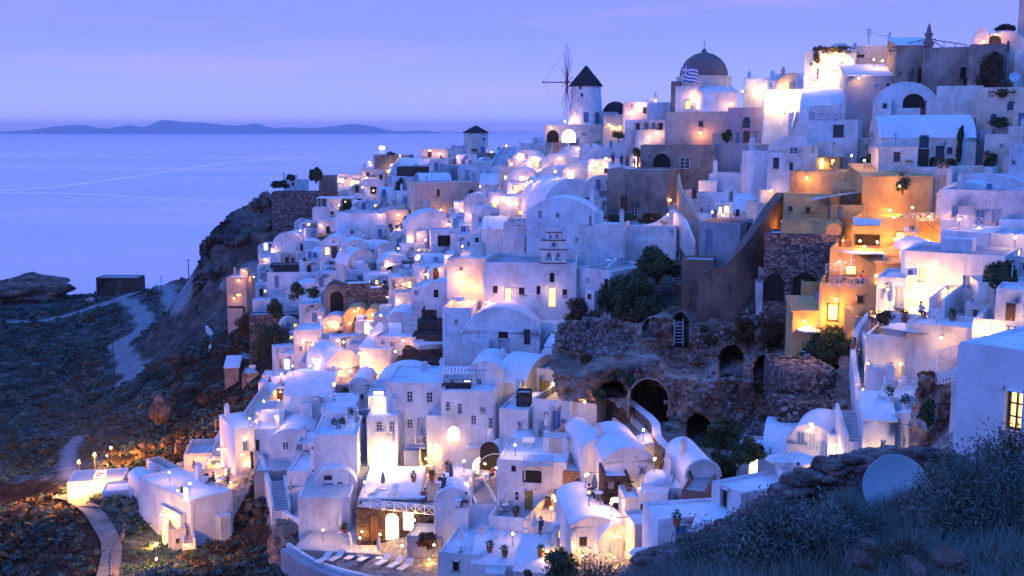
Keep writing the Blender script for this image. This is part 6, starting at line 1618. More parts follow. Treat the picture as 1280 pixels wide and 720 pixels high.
wall([(258, 412), (266, 424), (262, 440)], [5, 6, 5], .6, 'white3', 'pale broken wall strip on the scrub slope', None, depth=1.5)
wall([(285, 398), (310, 402), (340, 404), (362, 400)], [12, 12, 12, 12], .8, 'rubble', 'dark terrace wall holding the left edge of the town', None, depth=5, name='retaining_wall')
wall([(356, 690), (390, 712), (440, 730)], [6, 6, 6], 1, 'grey', 'grey blue foundation wall under the pool deck', None, Ys=[100, 97, 94], depth=6, name='retaining_wall')
wall([(1142, 402), (1146, 420), (1190, 432), (1232, 440)], [10, 10, 12, 12], .4, 'white3', 'long low white wall under the dining patio', None, Ys=[93, 91, 89, 87], depth=3, name='parapet_wall')
H(940, 348, 56, 70, -6, 6, 'f', 'brown', '', 'tall brown plaster wall behind the great curving wall', name='plaster_wall', cat='wall', Y=136)
# rocks
def rock(px, py, wpx, hpx, dep, mat, label, Y, seed=0, name='rock', tilt=0):
    c = P(px, py, Y); s = fwd(c) / F; e = bmesh.new(); bmesh.ops.create_icosphere(e, subdivisions=5, radius=1)
    for v in e.verts:
        p = v.co.copy(); q = p + Vector((seed * 3.1, 0, 0))
        k = 1 + .34 * noise.fractal(q * 1.1, .9, 2.1, 3) + .10 * noise.fractal(q * 4, .8, 2.1, 4)
        ck = noise.cell(q * 2.2) * .07
        v.co = Vector((p.x * wpx * s / 2, p.y * dep / 2, p.z * hpx * s / 2)) * (k + ck)
    me = bpy.data.meshes.new(name); e.to_mesh(me); e.free(); me.materials.append(M(mat)); me.polygons.foreach_set('use_smooth', [True] * len(me.polygons))
    o = bpy.data.objects.new(name, me); COL.objects.link(o); o.location = c + Vector((0, dep * .3, hpx * s * .42)); o.rotation_euler = (0, R(tilt), 0); tag(o, label, 'rock'); return o
rock(12, 386, 110, 40, 30, 'tanrock', 'rounded rocky knoll on the shore at the left edge', 430, 9)
rock(196, 528, 26, 30, 6, 'tanrock', 'pale boulder standing out of the scrub', 190, 11)
rock(232, 492, 18, 12, 6, 'tanrock', 'small grey boulder in the scrub', 215, 12)
rock(214, 456, 22, 14, 6, 'tanrock', 'flat grey boulder near the gravel ground', 248, 13)

# ================================================================== green things, each one
shrub(822, 352, 62, 44, 'big round dark tree left of the brown wall', Y=133, dens=1.6, name='tree', cat='tree', leaf=.2)
shrub(790, 392, 70, 56, 'broad dark green shrub below the big round tree', Y=131, dens=1.6, leaf=.18)
shrub(806, 404, 50, 40, 'deep green shrub above the broken ruin chamber', Y=128, dens=1.4)
shrub(762, 390, 40, 40, 'dark shrub beside the curved white parapet', Y=134)
shrub(790, 414, 36, 30, 'olive shrub at the edge of the rubble heap', Y=126, mat='bushdry')
shrub(724, 402, 40, 30, 'dry olive bush at the top of the rubble heap', Y=134, mat='bushdry')
shrub(776, 444, 24, 22, 'small green bush beside the rubble heap', Y=124)
shrub(726, 500, 60, 44, 'spiky palm like clump under the rubble heap', Y=116, mat='bushdry', dens=1.2)
shrub(694, 440, 16, 26, 'narrow bush beside the white stair wall', Y=131)
shrub(1040, 452, 70, 52, 'large dark bush above the stone arches hollow', Y=108, dens=1.6)
shrub(1004, 448, 34, 26, 'green bush left of the large dark bush', Y=110)
shrub(1024, 420, 30, 20, 'low bush under the ochre parasol terrace', Y=110)
shrub(1250, 380, 46, 60, 'tall round dark hedge tree at the top of the stair ramp', Y=93, dens=1.8, name='tree', cat='tree')
shrub(906, 558, 60, 38, 'dark shrub mass left of the lit vault house', Y=97, dens=1.5)
shrub(936, 576, 46, 32, 'green shrub above the flat roofed house', Y=90, dens=1.3)
shrub(902, 590, 44, 28, 'low shrub behind the narrow vault tower', Y=92)
shrub(960, 432, 40, 36, 'grey green bush below the brown retaining wall', Y=119, mat='bushdry')
shrub(985, 470, 36, 24, 'thin bush in the hollow', Y=110, mat='bushdry')
shrub(928, 420, 44, 26, 'dry bush on the crumbled rubble block', Y=121, mat='bushdry')
shrub(1160, 530, 24, 34, 'dark bush growing on the crag', Y=75)
shrub(347, 396, 26, 24, 'grey green bush against the long white parapet', Y=218)
shrub(338, 442, 60, 40, 'large dark shrub left of the shuttered house', Y=205, dens=1.4)
shrub(312, 420, 50, 30, 'brown scrub bush under the terrace wall', Y=222, mat='bushdry', dens=1.3)
shrub(395, 228, 20, 20, 'round dark tree on the old fort', Y=300, name='tree', cat='tree', leaf=.3)
shrub(489, 200, 14, 10, 'round dark tree on the ridge ruin', Y=306, name='tree', cat='tree', leaf=.3)
shrub(364, 226, 14, 8, 'low dark bush on the fort roof', Y=306, leaf=.3)
shrub(350, 234, 22, 10, 'dark brush at the cliff edge of the fort', Y=312, leaf=.3)
shrub(434, 270, 18, 24, 'dark shrub right of the white pergola', Y=262)
shrub(450, 286, 30, 20, 'dark shrub band below the stepped terrace', Y=255)
shrub(500, 248, 16, 26, 'green climbing plant on the ridge lane', Y=262)
shrub(470, 276, 34, 14, 'dry hedge along the ridge lane', Y=258, mat='bushdry')
shrub(493, 398, 22, 30, 'lamp lit dark tree in the restaurant garden', Y=186, name='tree', cat='tree')
shrub(482, 384, 28, 30, 'bare branched tree glowing yellow in the garden', Y=190, mat='bushdry', name='tree', cat='tree')
shrub(458, 432, 22, 22, 'climbing plant beside the yellow arches', Y=182)
shrub(424, 432, 20, 20, 'orange lit shrub with lanterns', Y=186, mat='bushdry')
shrub(1238, 104, 34, 40, 'dark ivy hanging on the beige skyline block', Y=147, mat='bushdry', dens=1.4, name='ivy')
shrub(1250, 124, 46, 22, 'dark ivy fringe above the blue arched windows', Y=139, mat='bushdry', name='ivy')
shrub(1256, 42, 28, 12, 'red brown bush on the top right skyline', Y=153, mat='bushdry')
shrub(1026, 78, 18, 22, 'dark ivy on the left shoulder of the skyline hotel', Y=170, mat='bushdry', name='ivy')
shrub(1120, 86, 24, 14, 'dark tree behind the skyline hotel', Y=170)
shrub(1199, 200, 10, 44, 'climbing vine right of the brown arched door', Y=134.5, mat='bush', name='vine')
shrub(1190, 212, 16, 14, 'potted shrubs under the brown window', Y=134)
shrub(1165, 210, 10, 14, 'small plant beside the brown arched door', Y=134)
shrub(1128, 240, 20, 24, 'wiry plant lit by the round lamp', Y=128)
shrub(1238, 208, 18, 18, 'dark planter shrub before the narrow blue grey house', Y=133)
shrub(1250, 158, 30, 12, 'row of pot plants under the blue arched window', Y=137)
shrub(1086, 203, 8, 10, 'tiny bush left of the big vault', Y=137)
shrub(1180, 320, 14, 14, 'dark bush beside the bluish vault', Y=106)
shrub(1098, 446, 30, 26, 'flowering planter bush on the plant terrace', Y=96, mat='flower', dens=1.2)
shrub(1106, 402, 26, 16, 'red flowering bush before the white cube', Y=96, mat='flower')
shrub(1086, 448, 14, 22, 'lamp lit hedge on the curving stairway', Y=99)
shrub(1157, 472, 26, 10, 'dry plants beside the grey double door', Y=87, mat='bushdry')
shrub(695, 198, 12, 5, 'row of dark pot plants below the windmill', Y=214)
shrub(797, 198, 18, 16, 'small palm above the evening visitors', Y=182, name='palm')
shrub(772, 172, 18, 8, 'plants by the windmill house porch', Y=196)
shrub(907, 176, 12, 12, 'potted tree beside the mauve house', Y=170)
shrub(910, 176, 10, 14, 'second potted tree beside the mauve house', Y=169)
shrub(775, 276, 50, 10, 'weedy shrubs inside the oval garden', Y=151, dens=1.2)
shrub(815, 278, 40, 12, 'taller weeds at the right end of the oval garden', Y=151, mat='bushdry')
shrub(700, 722, 50, 34, 'dark shrub at the bottom right of the white vault roof', Y=80, dens=1.6)
shrub(660, 726, 14, 14, 'small green bush by the pale roof', Y=84)
shrub(432, 500, 14, 16, 'round clipped tree on the pool terrace', Y=137)
shrub(450, 522, 12, 14, 'dark olive tree at the top of the long stairway', Y=133)
shrub(402, 606, 20, 12, 'fan palm in the gully beside the yard', Y=115, name='palm')
shrub(776, 690, 18, 14, 'bush at the foot of the mosaic path', Y=82)
shrub(842, 662, 24, 22, 'plants before the rusty doorway', Y=80)
shrub(798, 664, 14, 22, 'hedge between mosaic path and round dome house', Y=82)
shrub(535, 684, 26, 20, 'bright red flower bush beside the lava stone house', Y=97, mat='flower', dens=1.2)
shrub(268, 600, 14, 14, 'planter tree on the lit roof terrace', Y=137)
shrub(290, 602, 16, 18, 'dark tree over the dining tables', Y=137)
shrub(372, 372, 24, 20, 'blue green creeper by the blue door', Y=212)
shrub(392, 372, 18, 14, 'creeper on the low wide vault', Y=206)
shrub(462, 274, 14, 10, 'ridge lane bush by the lit cream house', Y=256)
# ================================================================== lattice railings
def rail(x0, y0, x1, y1, root=None, h=.95, mat='whitewood', label=None, Y0=None, Y1=None, pitch=1.0):
    a = P(x0, y0, Y0) if Y0 else cast(x0, y0)[0]; b = P(x1, y1, Y1) if Y1 else cast(x1, y1)[0]
    return lattice(a, b, h, mat, None, label=label, pitch=pitch)
bpy.context.view_layer.update(); DG = bpy.context.evaluated_depsgraph_get()
rail(1170, 482, 1226, 470, label='long white lattice railing on the near edge of the pink terrace', Y0=74, Y1=62)
rail(1170, 455, 1226, 440, label='white lattice railing at the back of the pink terrace', Y0=82, Y1=80)
rail(1170, 482, 1170, 455, label='short side railing of the pink terrace', Y0=74, Y1=82)
rail(1112, 486, 1150, 492, label='white lattice railing of the blue furniture patio', Y0=88, Y1=84)
rail(1032, 342, 1068, 336, label='white railing of the ochre dining terrace', Y0=111.5, Y1=111.5, mat='whitewood')
rail(1036, 358, 1088, 360, label='lower white railing on the ochre house', Y0=107.6, Y1=107.6)
rail(1128, 278, 1178, 276, label='white balustrade on the glowing ochre house', Y0=117.8, Y1=117.8, h=.9)
rail(510, 556, 536, 556, label='white lattice balcony railing on the seven window hotel', Y0=116.6, Y1=116.6, pitch=.8)
rail(585, 555, 616, 555, label='white lattice balcony railing on the three storey house', Y0=113.6, Y1=113.6, pitch=.8)
rail(448, 634, 478, 638, label='white lattice railing left on the blazing deck', Y0=102.2, Y1=101.6)
rail(480, 638, 506, 641, label='white lattice railing in the middle of the blazing deck', Y0=101.4, Y1=101)
rail(508, 641, 542, 645, label='white lattice railing right on the blazing deck', Y0=100.8, Y1=100.2)
rail(399, 543, 446, 544, label='white railing with round pattern on the lava stone balcony', Y0=119.2, Y1=118.6)
rail(758, 332, 786, 332, label='dark blue lattice railing of the church side balcony', Y0=142, Y1=142, mat='bluewood')
rail(869, 254, 888, 254, label='dark balcony railing on the white house by the lit stairs', Y0=154.5, Y1=154.5, mat='bluewood')
rail(792, 162, 830, 162, label='dark railing of the terrace with coloured figures', Y0=187.5, Y1=187.5, mat='darkhole')
rail(986, 158, 1006, 158, label='blue railing at the foot of the floodlit steps', Y0=166, Y1=166, mat='bluewood')
rail(1016, 151, 1054, 151, label='blue railing on the white terrace house', Y0=149.8, Y1=149.8, mat='bluewood')
rail(980, 145, 990, 130, label='sloping blue stair railing below the skyline', Y0=168, Y1=170, mat='bluewood')
rail(640, 283, 656, 283, label='blue gate railing left of the twin window house', Y0=158, Y1=158, mat='bluewood')
rail(1196, 280, 1228, 285, label='white railing before the stepped parapet house', Y0=110, Y1=108)
rail(1250, 292, 1280, 292, label='white railing at the right edge terrace', Y0=107.6, Y1=107.6)
rail(417, 510, 445, 512, label='white railing of the wicker chair terrace', Y0=133, Y1=132)
for (x, y, w_, Yb, lb) in ((523, 556, 30, 117.6, 'small white balcony slab on the seven window hotel'), (600, 556, 34, 114.6, 'small white balcony slab on the three storey house'), (772, 333, 30, 143.3, 'blue painted balcony slab beside the church')):
    c = P(x, y, Yb); s = fwd(c) / F; mb = MB(); mb.box(-w_ * s / 2, w_ * s / 2, -1.0, 1.2, -.18, 0); ob = mb.build('balcony', 'white', None, bevel=.03); ob.location = c; tag(ob, lb, 'balcony')
# pergolas and awnings
def pergola(px0, px1, py, Y, dep, hpx, slats, mat, label, top=None):
    a = P(px0, py, Y); b = P(px1, py, Y); s = fwd(a) / F; h = hpx * s; e = empty('pergola', a); tag(e, label, 'pergola'); w_ = (b - a).x
    for x in (0, w_):
        for y in (0, dep): mb = MB(); mb.bar((x, y, 0), (x, y, h), .12); mb.build('post', mat, e)
    mb = MB(); mb.box(-.2, w_ + .2, -.25, dep + .2, h, h + .14) if not slats else None
    if slats:
        mb.bar((0, 0, h), (w_, 0, h), .12); mb.bar((0, dep, h), (w_, dep, h), .12)
        for k in range(slats + 1): mb.bar((w_ * k / slats, -.3, h + .1), (w_ * k / slats, dep + .2, h + .1), .22, .06)
    mb.build('roof', top or mat, e, weld=False); return e
pergola(397, 441, 264, 258, 5, 16, 0, 'whitewood', 'flat white pergola roof on thin posts above the cliff')
pergola(553, 592, 482, 118, 3.2, 15, 9, 'whitewood', 'white plank pergola on the top terrace of the three storey house')
pergola(656, 690, 600, 98.5, 3, 18, 7, 'palewood', 'slatted pergola over the balcony niche of the wide apartment')
pergola(578, 604, 366, 140, 4, 14, 0, 'white', 'pale awning slab over the lit terrace left of the church', 'canvas')
pergola(1064, 1104, 332, 111, 4, 14, 0, 'whitewood', 'white awning over the ochre dining terrace', 'canvas')
pergola(461, 482, 512, 119.6, 3, 17, 8, 'whitewood', 'white plank roof over the glowing loggia')
def sail(pts_, label, mat='canvas'):
    c = sum((Vector(p) for p in pts_), Vector()) / len(pts_); mb = MB(); mb.face([tuple(Vector(p) - c) for p in pts_]); mb.face([tuple(Vector(p) - c + Vector((0, 0, .05))) for p in pts_][::-1]); o = mb.build('awning', mat, None, weld=False); o.location = c; tag(o, label, 'awning')
sail([P(1012, 251, 124), P(1078, 240, 127), P(1070, 241, 131), P(1022, 246, 130)], 'thin grey sail awning over the recessed ochre porch')
sail([P(1066, 272, 118), P(1102, 275, 117), P(1100, 282, 113.5), P(1068, 282, 114)], 'pale flat awning on the glowing ochre house')
sail([P(1100, 410, 92), P(1128, 404, 93), P(1168, 418, 89), P(1140, 416, 88)], 'folded white shade cloth on the long low wall')
# ================================================================== dishes, poles, furniture
def dish(px, py, Y, r, label, yaw=0, tilt=25, mat='dishmetal', mast=True, mh=1.0):
    c = P(px, py, Y); e = empty('satellite_dish', c, R(yaw)); tag(e, label, 'satellite dish')
    mb = MB(); pr = [(r * k / 10, .30 * r * (k / 10) ** 2) for k in range(11)]; mb.lathe([(.001, 0)] + pr[1:] + [(r * 1.015, .305 * r), (r * 1.015, .28 * r)] + [(q, z - .03) for q, z in pr[::-1]][1:], 48)
    o = mb.build('reflector', mat, e, smooth=True); o.rotation_euler = (R(90 - tilt), 0, 0); o.location = (0, .1, 0)
    mb = MB(); mb.bar((0, -.06, -r * .93), (0, -r * 1.0, -r * .35), .035); mb.tube([(0, -r * 1.0, -r * .4), (0, -r * .93, -r * .30)], .05, 8); mb.build('feed_arm', 'greymetal', e)
    mb = MB(); mb.tube([(0, .35, -r * .2), (0, .35, -r - mh)], .045, 8); mb.bar((0, .1, 0), (0, .35, -.05), .08); mb.build('mast', 'greymetal', e)
    return e
dish(1118, 609, 20.2, .60, 'big pale blue satellite dish in the foreground grass', -6, 12, mh=1.6)
dish(1137, 511, 82, .95, 'blue satellite dish on the white roof beside the crag', -20, 20)
dish(1174, 396, 90, .36, 'small white satellite dish under the stair ramp', 10, 20, mh=.4)
dish(1268, 97, 145, .65, 'white satellite dish among the ivy', -10, 20)
dish(1065, 246, 130.5, .55, 'white satellite dish on the ochre vault', 0, 20)
dish(578, 282, 208, .8, 'white satellite dish on the broad vault roof', -30, 30)
def pole(px, py, Y, hpx, label, mat='whitewood', r=.04):
    c = P(px, py, Y); s = fwd(c) / F; mb = MB(); mb.tube([(0, 0, 0), (0, 0, hpx * s)], r, 8); o = mb.build('mast', mat, None); o.location = c; tag(o, label, 'mast')
pole(735, 356, 134, 38, 'thin white flagpole before the church side wing')
pole(1145, 470, 86, 36, 'thin white pole before the grey double door'); pole(1050, 352, 110, 30, 'pale mast on the ochre dining terrace')
pole(1144, 300, 117, 40, 'grey mast on the glowing ochre house', 'greymetal'); pole(457, 340, 184, 14, 'thin mast on the low white vault', 'greymetal')
pole(610, 312, 150, 60, 'tall thin antenna pole left of the twin window house', 'greymetal', .03); pole(1264, 358, 92, 30, 'white post at the foreground right terrace')
# street lamp by the pool
c = gp(418, 506); c = P(418, 503, 132.5); e = empty('street_lamp', c); tag(e, 'black lamp post standing on the pool terrace', 'street lamp'); s = fwd(c) / F
mb = MB(); mb.lathe([(.12, 0), (.1, .2), (.04, .3), (.035, 2.0), (.12, 2.1)], 10); mb.build('post', 'greymetal', e); mb = MB(); mb.lathe([(.1, 2.1), (.15, 2.4), (.04, 2.5)], 8); mb.build('lantern', 'lampglass', e)
# air conditioners
for (x, y, Y, lb) in ((751, 313, 145.5, 'air conditioner on the long white wall by the balcony'), (594, 449, 132, 'air conditioner left of the round vault door'), (1139, 340, 97, 'air conditioner on the pink lit house'), (861, 250, 155.5, 'air conditioner beside the white house door')):
    c = P(x, y, Y); mb = MB(); mb.box(-.45, .45, -.2, .15, -.3, .3); o = empty('air_conditioner', c); tag(o, lb, 'air conditioner'); mb.build('casing', 'whitewood', o, bevel=.03); mb = MB(); mb.lathe([(.22, 0), (.2, .02), (.02, .03)], 14); q = mb.build('fan_grille', 'greymetal', o); q.rotation_euler = (R(90), 0, 0); q.location = (-.12, -.2, 0)

shrub(1040, 66, 60, 8, 'dark ivy fringe along the roof of the skyline hotel', Y=167.5, mat='bushdry', name='ivy')
shrub(1020, 84, 16, 26, 'dark ivy on the sloping shoulder left of the skyline hotel', Y=169, mat='bushdry', name='ivy')
# ================================================================== parasols, people, tables
bpy.context.view_layer.update(); DG = bpy.context.evaluated_depsgraph_get()
parasol_open(976, 584, 30, 40, 'canvas', 'white parasol over the seated guest below the lit vault house')
parasol_open(816, 674, 26, 38, 'canvas', 'white parasol at the foot of the round dome house')
parasol_open(1010, 404, 24, 30, 'canvas', 'small white parasol on the ochre slope terrace')
parasol_open(393, 282, 14, 20, 'straw', 'left straw parasol on the lit terrace above the inn')
parasol_open(402, 286, 14, 20, 'straw', 'right straw parasol on the lit terrace above the inn')
parasol_open(1136, 186, 10, 12, 'straw', 'small straw parasol before the big vault house')
parasol_open(466, 520, 8, 16, 'canvas', 'tiny white parasol by the glowing loggia') if False else None
for (x, y, h, mt, lb) in ((479, 612, 24, 'bluecloth', 'closed blue parasol on the blazing deck'), (564, 605, 28, 'bluecloth', 'closed blue grey parasol in the brick courtyard'), (716, 504, 30, 'canvas', 'closed white parasol on the sun terrace'),
    (437, 690, 26, 'canvas', 'left closed white parasol on the pool deck'), (474, 698, 30, 'canvas', 'right closed white parasol on the pool deck'), (426, 634, 22, 'canvas', 'closed white parasol in the blue courtyard'),
    (634, 634, 20, 'canvas', 'closed white parasol on the patio below the balcony niche'), (668, 656, 28, 'canvas', 'closed white parasol by the lane tables'), (576, 684, 26, 'canvas', 'closed parasol before the brown framed windows'),
    (694, 662, 22, 'canvas', 'closed parasol beside the lit lane wall'), (743, 620, 22, 'bluecloth', 'closed blue parasol on the orange dining terrace'), (351, 468, 22, 'straw', 'closed straw parasol at the head of the glowing stairway'),
    (270, 540, 16, 'straw', 'closed straw parasol on the terrace corner'), (220, 572, 12, 'straw', 'closed straw parasol at the villa corner'), (243, 586, 20, 'straw', 'lamp lit closed parasol on the small terrace'),
    (1112, 386, 34, 'canvas', 'tall closed white parasol before the white cube'), (683, 530, 16, 'canvas', 'closed parasol on the apartment terrace'), (524, 550, 18, 'canvas', 'closed parasol on the hotel balcony')):
    parasol_closed(x, y, h, mt, lb)
person(997, 590, 'sit', 'redcloth', 'navy', 'person in a reddish top sitting under the white parasol', 150)
VG = 'evening visitors standing at the viewpoint'
for (x, y, t_, l_, lb, rz) in ((766, 206, 'darkcloth', 'navy', 'person in dark clothes standing at the left end of the viewpoint', 20), (777, 208, 'navy', 'navy', 'person in navy standing second from the left at the viewpoint', -30),
    (784, 209, 'redcloth', 'darkcloth', 'person in a red top standing at the viewpoint', 10), (793, 210, 'shirt', 'navy', 'person in a pale shirt standing at the viewpoint', 60), (797, 211, 'redcloth', 'navy', 'person in dark red leaning beside the orange lamp', -60)):
    person(x, y, 'stand', t_, l_, lb, rz, VG, loc=P(x, y, 169.5), s=1.08)
for (x, y, rz, lb) in ((372, 640, 0, 'left white sun lounger on the small yard by the gully'), (383, 640, 0, 'right white sun lounger on the small yard by the gully')): put('lounger', x, y, rz + 10, lb, 'sun loungers on the small yard')
LG = 'sun loungers along the pool deck'
for k, (x, y) in enumerate(((404, 690), (420, 692), (440, 697), (456, 701), (478, 706), (494, 709), (506, 712))):
    put('lounger', x, y, -30, ['first', 'second', 'third', 'fourth', 'fifth', 'sixth', 'seventh'][k] + ' sun lounger from the left on the pool deck', LG, loc=P(x, y + 2, 98.5 - .25 * k) if False else None)
for (x, y, lb) in ((466, 616, 'left lounger on the blazing deck'), (492, 618, 'right lounger on the blazing deck')): put('lounger', x, y, -10, 'blue ' + lb if False else lb + ' beside the closed blue parasol', 'loungers on the blazing deck')
for (x, y, lb) in ((446, 288, 'left dark lounger on the big white terrace'), (451, 288, 'right dark lounger on the big white terrace')): put('lounger', x, y, -40, lb + ' above the inn', 'loungers on the big white terrace')
spots = [(549, 612, 'in the brick courtyard'), (573, 618, 'beside the blue grey parasol'), (527, 630, 'at the front of the brick courtyard'), (537, 582, 'near the wall lantern'), (632, 640, 'on the patio under the balcony niche'), (668, 664, 'on the lane corner patio'),
         (704, 592, 'on the pink terrace'), (748, 626, 'on the orange dining terrace'), (1157, 398, 'on the patio of the pink lit house'), (986, 592, 'under the white parasol'), (404, 500, 'on the pool terrace'), (1006, 404, 'on the ochre slope terrace'),
         (1082, 344, 'on the ochre dining terrace'), (1100, 346, 'right on the ochre dining terrace'), (258, 604, 'left on the orange lit roof terrace'), (276, 606, 'right on the orange lit roof terrace'), (1136, 284, 'on the balustrade terrace'), (608, 588, 'inside the white grotto arch'),
         (722, 508, 'on the sun terrace'), (402, 326, 'before the vaulted inn'), (418, 500, 'beside the black lamp post'), (576, 690, 'before the brown framed windows'), (690, 664, 'by the lit lane wall'), (1120, 484, 'on the blue furniture patio'), (490, 186, 'near the ridge lane')]
for (x, y, lb) in spots[:-1]:
    loc, _ = drop(x, y); put('table', x, y, 0, 'small round white table ' + lb, 'small tables on the terraces', loc=loc)
    a0 = random.uniform(0, 6)
    for k, sd in enumerate(('first', 'second')):
        a = a0 + k * 2.6; q = loc + Vector((math.cos(a) * .75, math.sin(a) * .75, 0))
        put('dark_chair' if 'ochre' in lb or 'orange' in lb or 'courtyard' in lb else 'chair', 0, 0, math.degrees(a) - 90, sd + ' chair at the table ' + lb, 'chairs at the small tables', loc=q)
for (x, y, k, lb) in ((612, 690, 'pot', 'dark pot plant beside the brown framed window'), (631, 696, 'pot', 'round dark pot plant on the low white house'), (676, 696, 'pot', 'round dark pot plant on the white roof edge'), (645, 646, 'pot', 'small tree in a pot on the patio'), (686, 636, 'flower_pot', 'flower pot between two apartment doors'),
    (1112, 500, 'white_pot', 'left plant pot on the white cube roof'), (1120, 500, 'white_pot', 'middle plant pot on the white cube roof'), (1128, 499, 'white_pot', 'right plant pot on the white cube roof'), (1235, 182, 'flower_pot', 'long planter on the pale cube house'),
    (1168, 208, 'pot', 'terracotta pot beside the arched door'), (1176, 208, 'flower_pot', 'flower pot under the brown window'), (1184, 209, 'pot', 'second pot under the brown window'), (418, 521, 'white_pot', 'left round planter on the lava balcony'), (428, 522, 'white_pot', 'middle round planter on the lava balcony'), (440, 523, 'white_pot', 'right round planter on the lava balcony'),
    (560, 590, 'flower_pot', 'flower pot at the lava stone pier'), (517, 602, 'pot', 'pot plant in the courtyard corner'), (540, 600, 'flower_pot', 'flower pot by the courtyard table'), (430, 642, 'pot', 'plant at the courtyard stairs'), (1130, 396, 'flower_pot', 'flower pot at the grey door'), (1066, 436, 'pot', 'pot on the curving stairway'), (592, 568, 'flower_pot', 'flower pot under the three storey house'),
    (786, 614, 'pot', 'pot beside the mosaic path'), (1012, 582, 'pot', 'pot beside the blue vault doors'), (846, 650, 'pot', 'pot beside the rusty doorway'), (700, 508, 'pot', 'pot beside the yellow doors'), (1190, 398, 'pot', 'pot beside the lit glass door'), (414, 322, 'pot', 'pot by the inn door'), (380, 326, 'pot', 'pot by the narrow arched window')):
    put(k, x, y, random.uniform(0, 360), lb, 'potted plants on terraces and steps', s=1.25)

